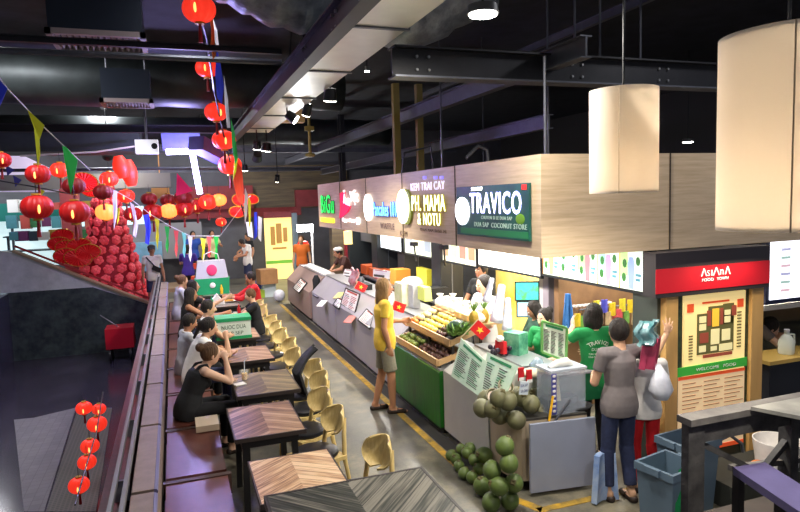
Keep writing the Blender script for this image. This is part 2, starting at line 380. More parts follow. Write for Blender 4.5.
def person(name_label, loc, rz, J, fem=False, skin=None, hair='short', hairm=None, top=None, sleeve=0.5, bottom=None, leg=1.0, shoe=None, look=(0, 0), vs=0.012, scale=1.0, curl=(.35, .35), spread=.12, nrm=None, collar=None, face=True, group=None, topname='shirt', botname='trousers', apron=None, strap=False, skirt=False, armw=1.0):
    skin = skin or SKIN; hairm = hairm or HAIRB
    root = thing('person', name_label, 'person', (0, 0, 0), group)
    bm = BM(); HM = headmat(look); hd = J['head']
    torso_geo(bm, J, -.006, fem)
    cap(bm, J['neck']-V(0, 0, .04), hd - HM @ V(0, .01, .05), .055, .05)
    ell(bm, hd, (.075, .095, .115), HM); ell(bm, hd + HM @ V(0, .03, -.05), (.055, .055, .065), HM); ell(bm, hd + HM @ V(0, .06, .0), (.055, .035, .07), HM)
    cone(bm, hd + HM @ V(0, .088, .025), hd + HM @ V(0, .11, -.022), .008, .016, 8); ell(bm, hd + HM @ V(0, .106, -.02), .016, None, 8, 6)
    for s in (-1, 1): ell(bm, hd + HM @ V(s*.078, -.005, -.005), (.012, .02, .032), HM, 8, 6)
    for s, k in ((-1, 'L'), (1, 'R')):
        a, b, c = J['sh'+k], J['el'+k], J['wr'+k]
        cap(bm, a, b, .047*armw, .037*armw); cap(bm, b, b+(c-b)*.35, .038*armw, .04*armw); cap(bm, b+(c-b)*.35, c, .04*armw, .026*armw)
        hn = (nrm or {}).get(k) or V(-s*.9, .2, .1)
        hand_geo(bm, c, J['ha'+k], hn, s, curl[0 if k == 'L' else 1], spread)
        h, kn, an = J['hi'+k], J['kn'+k], J['an'+k]
        cap(bm, h, kn, .083, .056); cap(bm, kn, kn+(an-kn)*.3, .055, .056); cap(bm, kn+(an-kn)*.3, an, .055, .036)
        f = J['to'+k].normalized(); ell(bm, an - f*.02 - V(0, 0, .02), (.035, .035, .05)); cap(bm, an - V(0, 0, .045)-f*.02, an + f*.12 - V(0, 0, .055), .036, .028); cap(bm, an+f*.1-V(0, 0, .06), an+f*.17-V(0, 0, .065), .03, .018)
    body = obj('body', remesh(bm, vs), skin, root, 'all')
    if face:
        for s in (-1, 1):
            b = BM(); ell(b, hd + HM @ V(s*.03, .088, .018), (.012, .008, .008), HM, 8, 6); e = obj('eye', b, EYEW, root, 'all')
            b = BM(); ell(b, hd + HM @ V(s*.03, .0945, .018), (.0055, .004, .0055), HM, 8, 6); obj('iris', b, EYED, e, 'all')
            b = BM(); bar(b, hd + HM @ V(s*.014, .096, .036), hd + HM @ V(s*.046, .087, .04), .006, .007); obj('eyebrow', b, hairm, root)
        b = BM(); ell(b, hd + HM @ V(0, .09, -.052), (.024, .01, .009), HM, 10, 6); obj('mouth', b, LIPS, root, 'all')
    # hair
    if hair:
        b = BM(); hc = hd + HM @ V(0, -.022, .022)
        ell(b, hc, (.092, .098, .112), HM, 20, 14)
        if hair == 'bob': 
            ell(b, hd + HM @ V(0, -.035, -.05), (.094, .08, .12), HM, 20, 12)
            for s in (-1, 1): ell(b, hd + HM @ V(s*.078, .0, -.05), (.024, .055, .1), HM)
        if hair == 'long':
            ell(b, hd + HM @ V(0, -.05, -.1), (.1, .065, .17), HM, 20, 12)
            for s in (-1, 1): ell(b, hd + HM @ V(s*.082, -.005, -.09), (.026, .05, .14), HM)
        if hair == 'bun': ell(b, hd + HM @ V(0, -.13, .06), .05)
        if hair == 'pony': cap(b, hd + HM @ V(0, -.11, .04), hd + HM @ V(0, -.15, -.16), .035, .018)
        obj('hair', remesh(b, max(vs, .009), 2), hairm, root, 'all')
    if top:
        b = BM(); torso_geo(b, J, .009, fem, .004, 1 if sleeve == 0 else 0)
        if sleeve == 0:
            for s_ in (-1, 1): q_ = (J['shL']+J['shR'])/2 + (J['shR']-J['shL'])*.22*s_; fw = (J['che']-J['wai']).normalized(); tube(b, [J['che'].lerp(q_, .6)+V(0, .085, 0), q_+V(0, .03, .055), q_+V(0, -.04, .05), J['che'].lerp(q_, .6)+V(0, -.1, 0)], .02, 8)
        if sleeve > 0:
            for k in 'LR':
                a, e_, w_ = J['sh'+k], J['el'+k], J['wr'+k]
                ell(b, a, .064*armw); 
                if sleeve <= 1: cone(b, a, a+(e_-a)*sleeve, .062*armw, .056*armw, 16)
                else: cap(b, a, e_, .06*armw, .05*armw, 14); cone(b, e_, e_+(w_-e_)*(sleeve-1), .05*armw, .042*armw, 16)
        t = obj(topname, remesh(b, vs, 3), top, root, 'all')
        if collar: b = BM(); tube(b, [J['neck']+V(math.cos(q)*.066, math.sin(q)*.06, -.01+.02*math.sin(q+PI)) for q in [i*2*PI/14 for i in range(14)]], .014, 8, True); obj('collar', b, collar, root, 'all')
    if strap:
        b = BM()
        for s, k in ((-1, 'L'), (1, 'R')): pass
    if bottom:
        b = BM(); w = (J['shR']-J['shL']).normalized()
        ell(b, J['pel']-V(0, 0, .03), (.155, .12, .12))
        if skirt:
            m = (J['knL']+J['knR'])/2; a = (J['anL']+J['anR'])/2; cone(b, J['pel'], m*(1-(leg-1 if leg > 1 else 0))+a*(leg-1 if leg > 1 else 0), .17, .22, 24)
        else:
            for k in 'LR':
                h, kn, an = J['hi'+k], J['kn'+k], J['an'+k]
                if leg <= 1: ell(b, h, .084); cone(b, h, h+(kn-h)*leg, .086, .088, 18)
                else: cap(b, h, kn, .084, .066, 16); cone(b, kn, kn+(an-kn)*(leg-1), .07, .058, 18)
        obj(botname, remesh(b, vs, 3), bottom, root, 'all')
    if apron:
        b = BM(); f = V(0, .13, 0)
        def fn(u, v):
            p = J['che']*(1-v)+J['pel']*v + V((u-.5)*.3, .15-.06*(2*u-1)**2, .05-.1*v); return p
        grid_sheet(b, fn, 8, 8, .008); obj('apron', b, apron, root, 'all')
    if shoe:
        for k in 'LR':
            f = J['to'+k].normalized(); an = J['an'+k]; b = BM()
            g = an - V(0, 0, an.z*0+.078)
            cap(b, g + V(0, 0, .018) - f*.035, g + V(0, 0, .016) + f*.14, .041, .034, 14)
            for v in b.verts: v.co.z = max(an.z-.085, min(v.co.z, an.z-.03))
            tube(b, [an+f*.06-V(0, 0, .06)+f.cross(V(0, 0, 1))*q*.044+V(0, 0, .035*(1-q*q)) for q in (-1, -.5, 0, .5, 1)], .009, 6)
            obj('sandal', b, shoe, root, 'all')
    place(root, loc, rz, scale)
    return root

def ln(a, b, t): return a*(1-t)+b*t
# convenient places: stand at floor pixel, face direction
def facing(dx, dy): return math.atan2(-dx, dy)          # local +Y turned to (dx,dy)

khaki = mat('khaki_cloth', (128, 122, 104), 0.8, var=.12, scale=40); yel = mat('yellow_cotton', (222, 184, 62), 0.8, var=.08, scale=20)
green = mat('green_cotton', (14, 132, 66), 0.8, var=.08, scale=12); blackc = mat('black_cloth', (20, 20, 23), 0.85, var=.3, scale=18); navy = mat('navy_denim', (38, 46, 78), 0.85, var=.2, scale=30)
greyc = mat('grey_cotton', (118, 110, 110), 0.85, var=.1, scale=15); whitec = mat('white_cotton', (228, 224, 220), 0.8, var=.06, scale=15); redc = mat('red_cloth', (190, 14, 26), 0.75, var=.1, scale=12)
lgrey = mat('light_grey_cotton', (176, 176, 184), 0.8, var=.1, scale=15); purp = mat('purple_cloth', (60, 40, 140), 0.8, var=.1, scale=15); capm = mat('brown_cloth', (70, 40, 34), 0.8, var=.1, scale=15)
sand = mat('sandal_leather', (44, 30, 24), 0.6)

# 1 yellow T-shirt customer at the counter
J = stand(); J['elR'] = V(.21, -.05, 1.12); J['wrR'] = V(.18, .02, .87); J['haR'] = V(-.05, .1, -1); J['elL'] = V(-.24, .02, 1.14); J['wrL'] = V(-.16, .26, 1.12); J['haL'] = V(.2, 1, .1)
J['anL'] = V(-.12, -.12, .085); J['anR'] = V(.09, .06, .085); J['knL'] = V(-.11, -.02, .49); J['knR'] = V(.09, .05, .49); J['toL'] = V(-.1, 1, 0); J['toR'] = V(.15, 1, 0)
p_ = atz(386, 413, 0)
person('person in a yellow T-shirt and khaki shorts standing at the green fruit counter', (p_.x+.03, p_.y+.05, 0), facing(1, -.1), J, False, SKIN2, 'long', HAIRL, yel, .55, khaki, .85, sand, (-5, 3), .009, 1.0, (.5, .3), botname='shorts')
# 2 green TRAVICO shirt
J = stand(); J['elL'] = V(-.25, .14, 1.28); J['wrL'] = V(-.07, .36, 1.4); J['haL'] = V(.2, .7, .7); J['elR'] = V(.23, .05, 1.12); J['wrR'] = V(.1, .26, 1.1); J['haR'] = V(-.6, 1, .1)
GS = person('person with black bob hair in a green lettered T-shirt reaching to the shelf', (3.86, 5.12, 0), facing(.2, 1), J, True, SKIN, 'bob', HAIRB, green, .6, blackc, 1.95, sand, (0, 0), .009, .94, (.3, .3), topname='lettered_shirt')
# 3 grey T-shirt, jeans
J = stand(); J['elR'] = V(.4, .06, 1.27); J['wrR'] = V(.58, .08, 1.49); J['haR'] = V(.25, .05, 1); J['elL'] = V(-.22, .06, 1.12); J['wrL'] = V(-.1, .26, 1.08); J['haL'] = V(.5, 1, 0)
J['anL'] = V(-.1, .02, .085); J['anR'] = V(.09, -.06, .085)
person('person in a grey T-shirt and dark jeans raising a hand to the map pillar', (3.55, 4.36, 0), facing(.05, 1), J, True, SKIN, 'short', HAIRB, greyc, .55, navy, 1.85, sand, (-10, 0), .008, .945, (.3, .15), .5, {'R': V(0, 1, 0)}, botname='jeans')
# 4 white top and red skirt behind
J = stand(); J['elR'] = V(.26, .05, 1.12); J['wrR'] = V(.2, .26, 1.2); J['haR'] = V(0, 1, .3)
person('person in a white top and red trousers carrying plastic bags beside the grey T-shirt', (3.88, 4.42, 0), facing(.3, 1), J, True, SKIN, 'short', HAIRB, whitec, .6, redc, 1.9, sand, (0, 25), .011, .83, topname='blouse')
# 5 black tank top, bun, at second table
def at_table(label, loc, rz, J, **k): return person(label, loc, rz, J, **k)
J = sit(); J['che'] = V(0, .12, .86); J['neck'] = V(0, .2, .99); J['head'] = V(.02, .27, 1.1); J['shL'] = V(-.17, .17, .95); J['shR'] = V(.17, .17, .95); J['wai'] = V(0, .05, .72)
J['elR'] = V(.14, .42, .8); J['wrR'] = V(.1, .4, 1.03); J['haR'] = V(-.4, -.1, .8); J['elL'] = V(-.2, .36, .78); J['wrL'] = V(0, .45, .78); J['haL'] = V(1, .2, 0)
person('person in a black sleeveless top with a hair bun leaning a hand on the cheek', (.03, 6.85, 0), facing(1, .25), J, fem=True, skin=SKIN3, hair='bun', hairm=HAIRN, top=blackc, sleeve=0, bottom=blackc, leg=1.9, shoe=sand, look=(0, 14), vs=.009, curl=(.4, 1.0), topname='tank_top')
# 6 white tee
J = sit(); J['che'] = V(0, .1, .88); J['neck'] = V(0, .16, 1.03); J['head'] = V(0, .23, 1.15); J['shL'] = V(-.17, .14, .99); J['shR'] = V(.17, .14, .99)
J['elR'] = V(.17, .42, .8); J['wrR'] = V(.1, .42, 1.0); J['haR'] = V(-.4, -.1, .8); J['elL'] = V(-.2, .38, .78); J['wrL'] = V(0, .5, .8); J['haL'] = V(1, .3, 0)
person('person with black hair in a white T-shirt resting the chin at the wooden table', (.12, 8.15, 0), facing(1, .1), J, fem=True, skin=SKIN, hair='pony', top=whitec, sleeve=.45, bottom=navy, leg=1.9, shoe=sand, look=(0, 16), vs=.011, curl=(.4, .9))
# 7 striped
def stripe_mat(name, a, b, n):
    m = bpy.data.materials.new(name); m.use_nodes = True; nt = m.node_tree; L = nt.links; tc = nt.nodes.new('ShaderNodeTexCoord'); s = nt.nodes.new('ShaderNodeSeparateXYZ'); L.new(tc.outputs['Object'], s.inputs[0])
    f = math_(nt, 'GREATER_THAN', math_(nt, 'FRACT', math_(nt, 'MULTIPLY', s.outputs[2], n)), .5); L.new(mixnode(nt, f, lin(a), lin(b)), nt.nodes['Principled BSDF'].inputs['Base Color']); nt.nodes['Principled BSDF'].inputs['Roughness'].default_value = .85; return m
stripes = stripe_mat('black_white_stripes', (225, 222, 218), (28, 27, 32), 17)
J = sit(); J['elR'] = V(.22, .3, .8); J['wrR'] = V(.12, .5, .82); J['elL'] = V(-.22, .3, .8); J['wrL'] = V(-.08, .5, .82)
person('person in a black and white striped T-shirt sitting on the booth', (.3, 9.4, 0), facing(1, -.1), J, skin=SKIN, top=stripes, sleeve=.6, bottom=blackc, leg=1.8, shoe=sand, look=(0, 10), vs=.012)
# 8 white shirt with dark grey vest, phone
J = sit(); J['elR'] = V(.24, .2, .78); J['wrR'] = V(.1, .42, .76); J['elL'] = V(-.22, .22, .78); J['wrL'] = V(-.05, .44, .76)
person('person with a white collar and dark grey vest sitting against the booth back', (.03, 8.75, 0), facing(1, .25), J, skin=SKIN2, top=lgrey, sleeve=.7, bottom=blackc, leg=1.9, shoe=sand, look=(0, 22), vs=.012, scale=.94, collar=whitec, apron=mat('dark_grey_cloth', (52, 52, 62), .8))
# 9,10,11 further along the booth
J = sit(); J['elR'] = V(.2, .35, .82); J['wrR'] = V(.1, .62, .86)
person('person with long dark hair in a black sleeveless top on the booth', (.1, 10.9, 0), facing(1, .1), J, fem=True, skin=SKIN2, hair='long', top=blackc, sleeve=0, bottom=navy, leg=1.8, shoe=sand, look=(0, 5), vs=.014)
J = sit(); J['elR'] = V(.2, .4, .86); J['wrR'] = V(.1, .66, .95); J['haR'] = V(0, 1, .4)
person('person in a black T-shirt stretching an arm across the table', (.17, 12.0, 0), facing(1, .1), J, skin=SKIN, hair='bob', top=blackc, sleeve=.5, bottom=blackc, leg=1.8, shoe=sand, vs=.014, fem=True)
J = sit()
person('person with brown tied hair in pale grey at the booth far end', (.0, 13.0, 0), facing(1, .2), J, fem=True, skin=SKIN, hair='bun', hairm=HAIRN, top=lgrey, sleeve=1.4, bottom=blackc, leg=1.9, shoe=sand, look=(0, 12), vs=.014)
# 12 red shirt on the chair side
J = sit(); J['elL'] = V(-.22, .34, .82); J['wrL'] = V(-.1, .55, .86); J['elR'] = V(.22, .34, .82); J['wrR'] = V(.1, .55, .86)
person('person in a red shirt leaning over the table from the chair side', (1.5, 12.75, 0), facing(-1, 0), J, fem=True, skin=SKIN2, hair='short', top=redc, sleeve=1.5, bottom=blackc, leg=1.9, shoe=sand, look=(0, 20), vs=.014)
# 13 child
J = sit(); J['elL'] = V(-.2, .34, .84); J['wrL'] = V(-.12, .56, .86); J['elR'] = V(.2, .3, .82); J['wrR'] = V(.1, .52, .84)
person('child with reddish brown hair in a black T-shirt at the table with the yellow cups', (1.28, 11.0, 0), facing(-1, .05), J, skin=SKIN3, hair='short', hairm=HAIRN, top=blackc, sleeve=.5, bottom=blackc, leg=1.9, shoe=sand, look=(0, 22), vs=.013, scale=.92)
# 14 man in white tee with bag
J = stand()
MW = person('person in a cap and white T-shirt with a black bag strapped across the chest', (-.55, 16.9, 0), facing(.2, -1), J, skin=SKIN2, hair='short', top=whitec, sleeve=.55, bottom=navy, leg=.9, shoe=sand, look=(0, 5), vs=.014, botname='shorts')
b = BM(); tube(b, [V(.15, .05, 1.42), V(.06, .13, 1.3), V(-.05, .14, 1.15), V(-.14, .1, 1.05)], .018, 6); box(b, (-.06, .16, 1.12), (.2, .07, .12), Matrix.Rotation(-.5, 3, 'Y')); 
bpy.data.objects  # bag carried by the person is a thing of its own
for v in b.verts: v.co = Matrix.Rotation(facing(.2, -1), 3, 'Z') @ v.co + V(-.55, 16.9, 0)
solo('crossbody_bag', b, blackc, 'black crossbody bag worn over the white T-shirt behind the railing', 'bag', smooth=True)
b = BM(); ell(b, (0, -.005, 1.66), (.098, .115, .07)); box(b, (0, .12, 1.645), (.13, .1, .012), Matrix.Rotation(-.2, 3, 'X'))
for v in b.verts: v.co = Matrix.Rotation(facing(.2, -1), 3, 'Z') @ v.co + V(-.55, 16.9, 0)
solo('cap', b, mat('dark_grey_cap', (60, 60, 66), .8), 'grey cap worn by the person with the crossbody bag', 'cap', smooth=True)
# 15 purple shirt sitting behind
J = sit()
person('person in a purple shirt sitting beside the red striped steps', (.32, 18.6, .25), facing(.3, 1), J, skin=SKIN, hair='bob', top=purp, sleeve=.7, bottom=blackc, leg=1.9, vs=.018, fem=True, face=False)
# 16 white tee leaning, dark shorts, standing far
J = stand(); J['head'] = V(0, .16, 1.5); J['neck'] = V(0, .06, 1.42); J['elR'] = V(.22, .12, 1.15); J['wrR'] = V(.1, .36, 1.1); J['elL'] = V(-.22, .12, 1.15); J['wrL'] = V(-.1, .36, 1.1)
person('person in a pale T-shirt bending over a phone behind the red shirt', (2.05, 19.3, 0), facing(-1, -.2), J, skin=SKIN2, top=whitec, sleeve=.6, bottom=navy, leg=.85, shoe=sand, look=(0, 30), vs=.018, face=False, botname='shorts')
J = stand(); J['elR'] = V(.22, .12, 1.15); J['wrR'] = V(.1, .36, 1.1)
person('person in dark clothes standing by the hanging ribbons at the far end', (2.3, 21.2, 0), facing(-1, -.5), J, skin=SKIN2, top=blackc, sleeve=.6, bottom=blackc, leg=1.9, vs=.018, face=False, look=(0, 20))
for i, (px, lab, tm) in enumerate(((193, 'person in a blue vest on the far platform', mat('blue_vest', (40, 80, 170), .8)), (212, 'person in a pale yellow shirt on the far platform', mat('pale_yellow_shirt', (214, 208, 150), .8)))):
    q = aty(px, 240, 21.6); J = stand(); J['elR'] = V(.27, .08, 1.18); J['wrR'] = V(.24, .28, 1.2); J['elL'] = V(-.27, .08, 1.18); J['wrL'] = V(-.24, .28, 1.2); J['haL'] = V(0, 1, 0); J['haR'] = V(0, 1, 0)
    person(lab, (q.x, 21.6, .12), facing(.2, -1), J, skin=SKIN2, top=tm, sleeve=.6, bottom=blackc, leg=1.9, vs=.02, face=False)
# stall workers
J = stand(); J['wai'] = V(0, .04, 1.1); J['che'] = V(0, .12, 1.26); J['neck'] = V(0, .18, 1.4); J['head'] = V(0, .27, 1.5); J['shL'] = V(-.17, .16, 1.36); J['shR'] = V(.17, .16, 1.36)
for k, s in (('L', -1), ('R', 1)): J['el'+k] = V(s*.26, .3, 1.14); J['wr'+k] = V(s*.1, .42, 1.1); J['ha'+k] = V(-s, .5, -.2)
q = aty(321, 262, 14.0)
W1 = person('stall worker in a white cap and brown shirt bending over the far counter', (3.78, 14.0, 0), facing(-1, -.1), J, skin=SKIN2, top=capm, sleeve=.7, bottom=blackc, leg=1.9, vs=.014, look=(0, 20))
M_ = W1.matrix_basis.copy(); b = BM(); ell(b, (0, .26, 1.57), (.1, .115, .06)); b.transform(Matrix.Translation(W1.location) @ W1.rotation_euler.to_matrix().to_4x4()); solo('white_cap', b, whitec, 'white cap on the worker at the far counter', 'cap', smooth=True)
q = aty(302, 262, 18.0)
person('person in an orange shirt with yellow hair band behind the far counter', (q.x, 18.0, 0), facing(-.3, -1), stand(), skin=SKIN, hairm=HAIRN, top=mat('orange_cotton', (214, 110, 40), .8), sleeve=.6, bottom=blackc, leg=1.9, vs=.018, face=False)
J = stand()
for k, s in (('L', -1), ('R', 1)): J['el'+k] = V(s*.24, .1, 1.12); J['wr'+k] = V(s*.1, .36, 1.08); J['ha'+k] = V(-s*.4, 1, 0)
q = aty(469, 297, 6.9)
person('stall worker with short dark hair in a white shirt behind the fruit rack', (3.63, 6.98, 0), facing(-1, -.15), J, skin=SKIN3, top=whitec, sleeve=.6, bottom=blackc, leg=1.9, vs=.01, look=(0, 18), scale=1.0)
q = aty(545, 318, 5.75)
W2 = person('stall worker with dark tied hair and a face mask behind the glass case', (q.x, 5.75, 0), facing(-.55, -.2), J, fem=True, skin=SKIN3, hair='bun', top=green, sleeve=.7, bottom=blackc, leg=1.9, vs=.01, look=(0, 14), scale=.86)
q = aty(524, 315, 6.35)
person('stall worker in a black and green shirt bending behind the menu boards', (q.x+.12, 6.3, 0), facing(-1, .2), J, fem=True, skin=SKIN2, hair='bob', top=mat('dark_green_cloth', (18, 60, 44), .8), sleeve=.7, bottom=blackc, leg=1.9, vs=.012, look=(0, 30), scale=.85)
q = aty(482, 283, 8.3)
person('stall worker with black hair standing by the grey tiled wall', (q.x, 8.3, 0), facing(-1, -.4), J, skin=SKIN2, top=blackc, sleeve=.6, bottom=blackc, leg=1.9, vs=.014)
J = stand(); J['pel'] = V(0, -.12, .9); J['wai'] = V(0, .02, .98); J['che'] = V(0, .2, 1.04); J['neck'] = V(0, .36, 1.08); J['head'] = V(0, .48, 1.06); J['shL'] = V(-.17, .3, 1.08); J['shR'] = V(.17, .3, 1.08)
for k, s in (('L', -1), ('R', 1)): J['el'+k] = V(s*.27, .45, .92); J['wr'+k] = V(s*.1, .6, .96); J['ha'+k] = V(-s, .5, 0)
q = aty(766, 360, 5.3)
person('stall worker in a grey shirt bending at the counter with the milk jug', (q.x-.36, 5.52, 0), facing(.8, -.35), J, skin=SKIN3, top=greyc, sleeve=.6, bottom=blackc, leg=1.9, vs=.01, look=(0, 35))
# shirt lettering
tp = [c for c in GS.children if c.name.startswith('lettered_shirt')][0]
wht = mat('print_white', (225, 232, 222), .7)
def on_back(bm, z, w):
    # press flat lettering on the back of the shirt: local -Y side of the chest
    bv = bmesh.new(); bv.from_mesh(tp.data); from mathutils.bvhtree import BVHTree; T = BVHTree.FromBMesh(bv); off = tp.location
    for v in bm.verts:
        o_ = Vector((v.co.x, -1, v.co.z)) - off; h = T.ray_cast(o_, Vector((0, 1, 0)))
        if h[0] is not None: v.co = h[0] + off + Vector((0, -.003 + v.co.y, 0))
    bv.free(); return bm
S = 1.0
lt = BM()
word = 'TRAVICO'
for i, ch in enumerate(word):
    a = (i-3)*.2; t = text_bm(ch, None, .042, .002); t.transform(Matrix.Translation((math.sin(a)*.17, 0, 1.17+math.cos(a)*.17-.02)) @ Matrix.Rotation(a, 4, 'Y'))
    tmp = bpy.data.meshes.new('t'); t.to_mesh(tmp); t.free(); lt.from_mesh(tmp); bpy.data.meshes.remove(tmp)
def addto(dst, src):
    tmp = bpy.data.meshes.new('t'); src.to_mesh(tmp); src.free(); dst.from_mesh(tmp); bpy.data.meshes.remove(tmp); return dst
t = text_bm('DUA SAP', .15, .032, .002); t.transform(Matrix.Translation((0, 0, 1.245))); addto(lt, t)
for k, s in enumerate(('CAU KE TRA VINH', 'DUA SAP COCONUT', 'STORE')): 
    t = text_bm(s, .2 if k < 2 else .08, .018, .002); t.transform(Matrix.Translation((0, 0, 1.195-.032*k))); addto(lt, t)
lt.transform(Matrix.Translation((0, 0, -.0)))
on_back(lt, 0, 0)
WP_s = WP[GS.name]; WP[GS.name] = Vector((0, 0, 0)); WP[tp.name] = tp.location.copy()
lo = obj('lettering', lt, wht, tp); WP[GS.name] = WP_s
# ------------------------------------------------------------------ room shell
FM = floor_mat()
b = BM(); bx(b, -.45, 13, 2.75, 24, -.15, 0); struct('floor', b, FM)
b = BM(); bx(b, -14, -.45, 16.72, 24, -.15, 0); struct('floor', b, FM)
b = BM(); bx(b, -3.66, -.54, -3, 16.5, -.95, -.8); struct('floor', b, mat('black_gloss_floor', (58, 54, 66), .15, var=.25, scale=2.5, bump=.03))
# reflection painted as a lighter tiled patch, and dark grating, in the sunken court
gt = tile_mat('court_reflection', (120, 116, 122), (108, 104, 112), (70, 66, 74), .12, .12, .5)
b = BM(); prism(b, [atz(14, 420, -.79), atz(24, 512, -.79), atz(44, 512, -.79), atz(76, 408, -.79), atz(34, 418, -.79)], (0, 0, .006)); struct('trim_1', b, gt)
gr = tile_mat('court_grating', (44, 40, 40), (36, 34, 34), (80, 76, 70), .05, .05, .5, mort=.2)
b = BM(); prism(b, [atz(46, 512, -.79), atz(96, 512, -.79), atz(112, 408, -.79), atz(78, 408, -.79)], (0, 0, .006)); struct('trim_2', b, gr)
b = BM(); bx(b, -4, 6.5, -3, 2.75, .65, .8); struct('floor', b, mat('deck_boards', (60, 50, 44), .6, var=.2, scale=6))   # raised deck the photo was taken from
yl = mat('yellow_line_paint', (206, 160, 40), .6, rgb2=(120, 104, 60), scale=9)
b = BM(); bx(b, 2.5, 2.58, 5.1, 16.5, 0, .004); prism(b, [(2.5, 5.1, 0), (2.58, 5.1, 0), (2.86, 4.5, 0), (2.79, 4.42, 0)], (0, 0, .004)); bx(b, 2.79, 6.5, 4.42, 4.5, 0, .004); struct('trim_3', b, yl)
b = BM(); bx(b, 2.6, 2.76, 5.3, 16.5, 0, .003); struct('trim_19', b, mat('dark_gutter', (40, 38, 34), .6, var=.2, scale=6))
wood = mat('light_oak_laminate', (222, 198, 166), .45, rgb2=(200, 174, 140), scale=2.2, stretch=(1.2, 1.2, 18))
darkm = mat('dark_ceiling', (46, 48, 54), .8, var=.3, scale=3)
b = BM(); bx(b, -14, 13, 0, 24, 5.3, 5.5); struct('ceiling', b, darkm)
wb = mat('weathered_wood_panel', (112, 98, 70), .6, rgb2=(70, 60, 50), scale=1.4, stretch=(.6, .6, 6))
b = BM(); bx(b, -14, 13, 23, 23.15, 0, 5.3); struct('wall_back', b, mat('back_wall_grey', (92, 92, 98), .7, var=.15, scale=2))
b = BM(); bx(b, 1.9, 6.2, 22.8, 23, 2.45, 4.0); struct('trim_4', b, wb)
rb = mat('red_brown_panel', (128, 44, 48), .6, var=.15, scale=4)
b = BM(); bx(b, -.3, 4.4, 22.7, 22.8, 2.2, 2.5); bx(b, 4.2, 6.2, 22.6, 22.8, 2.5, 3.1); bx(b, .2, 2.7, 22.6, 22.75, 2.5, 3.3); struct('trim_5', b, rb)
b = BM(); bx(b, 12.8, 13, 2.75, 23, 0, 5.3); struct('wall_right', b, mat('right_wall', (60, 58, 58), .7))
# sunken court walls (dark marble) and sloping parapet
marb = mat('dark_marble', (66, 78, 76), .25, rgb2=(40, 46, 50), scale=5, bump=.02)
b = BM(); prism(b, [(-3.66, 16.5, -.8), (-.52, 16.5, -.8), (-.52, 16.5, .2), (-1.9, 16.5, .8), (-3.66, 16.5, .8)], (0, .2, 0)); struct('wall_far', b, marb)
gp = mat('grey_stone_parapet', (176, 182, 178), .5, var=.15, scale=6)
b = BM(); prism(b, [(-3.66, 16.52, .8), (-1.9, 16.52, .8), (-.62, 16.52, .25), (-3.5, 16.52, 1.72), (-3.9, 16.52, 1.8), (-4.2, 16.52, .8)], (0, .17, 0)); struct('trim_6', b, gp)
coping = mat('brass_coping', (170, 150, 120), .35, .5)
b = BM(); bar(b, (-.6, 16.58, .27), (-3.5, 16.58, 1.76), .26, .05); struct('trim_7', b, coping)
b = BM(); bar(b, (-.6, 16.75, .36), (-3.5, 16.75, 1.86), .03, .05); struct('trim_8', b, mat('red_trim', (150, 24, 34), .5))
b = BM(); prism(b, [(-3.66, 3, -.8), (-3.66, 16.7, -.8), (-3.66, 16.7, .78), (-3.66, 3, .78)], (-.2, 0, 0)); struct('wall_left', b, mat('dark_blue_gloss', (74, 72, 96), .2, rgb2=(50, 52, 70), scale=3))
# court side wall carrying the railing
gran = mat('dark_red_granite', (92, 42, 52), .35, var=.3, scale=14)
b = BM(); bx(b, -.54, -.42, 2.75, 16.48, -.8, .84); struct('wall_side', b, gran)
# pink column at far left and shopfront behind
b = BM(); bx(b, -3.85, -3.55, 12.2, 12.6, -.8, 3.4); struct('trim_9', b, mat('mauve_column', (150, 104, 130), .5, var=.1, scale=4))
wf = mat('white_window_frame', (210, 205, 215), .4); gl = mat('window_glass', (190, 220, 225), .05, trans=.9)
w = struct('window_1', (lambda b: (bx(b, -7.4, -7.3, 20, 20.1, .6, 3.2), bx(b, -5.0, -4.9, 20, 20.1, .6, 3.2), bx(b, -7.4, -4.9, 20, 20.1, 3.1, 3.2), bx(b, -7.4, -4.9, 20, 20.1, .6, .7), bx(b, -7.4, -4.9, 20, 20.1, 1.6, 1.66), bx(b, -6.2, -6.13, 20, 20.1, .6, 3.2), b)[-1])(BM()), wf)
b = BM(); bx(b, -7.3, -5.0, 20.04, 20.06, .7, 3.1); struct('glass', b, gl, parent=w)
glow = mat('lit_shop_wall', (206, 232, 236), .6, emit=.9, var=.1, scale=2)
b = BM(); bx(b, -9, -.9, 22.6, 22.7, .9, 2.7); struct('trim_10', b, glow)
b = BM(); bx(b, -9, -3.2, 22.3, 22.6, 2.35, 2.9); struct('trim_11', b, mat('teal_awning', (26, 120, 110), .6, emit=.12))
b = BM(); prism(b, [aty(-10, 140, 19), aty(75, 180, 19), aty(75, 192, 19), aty(-10, 192, 19)], (0, .1, 0)); struct('trim_12', b, mat('glowing_lilac_soffit', (206, 194, 220), .6, emit=.45))  # soffit given its own glow to look brightly lit
b = BM(); bx(b, -3.2, .9, 22.4, 22.55, .9, 2.1); struct('trim_13', b, mat('pale_grey_partition', (150, 150, 152), .6))
b = BM(); bx(b, -3.2, -.4, 22.2, 22.4, .55, 1.5); struct('trim_14', b, mat('blue_counter_front', (120, 170, 200), .5, emit=.15, var=.2, scale=3))
b = BM(); bx(b, -2.72, -2.3, 18.3, 18.7, 0, 3.2); struct('trim_15', b, mat('pinkish_column', (160, 74, 78), .6, var=.1, scale=4))
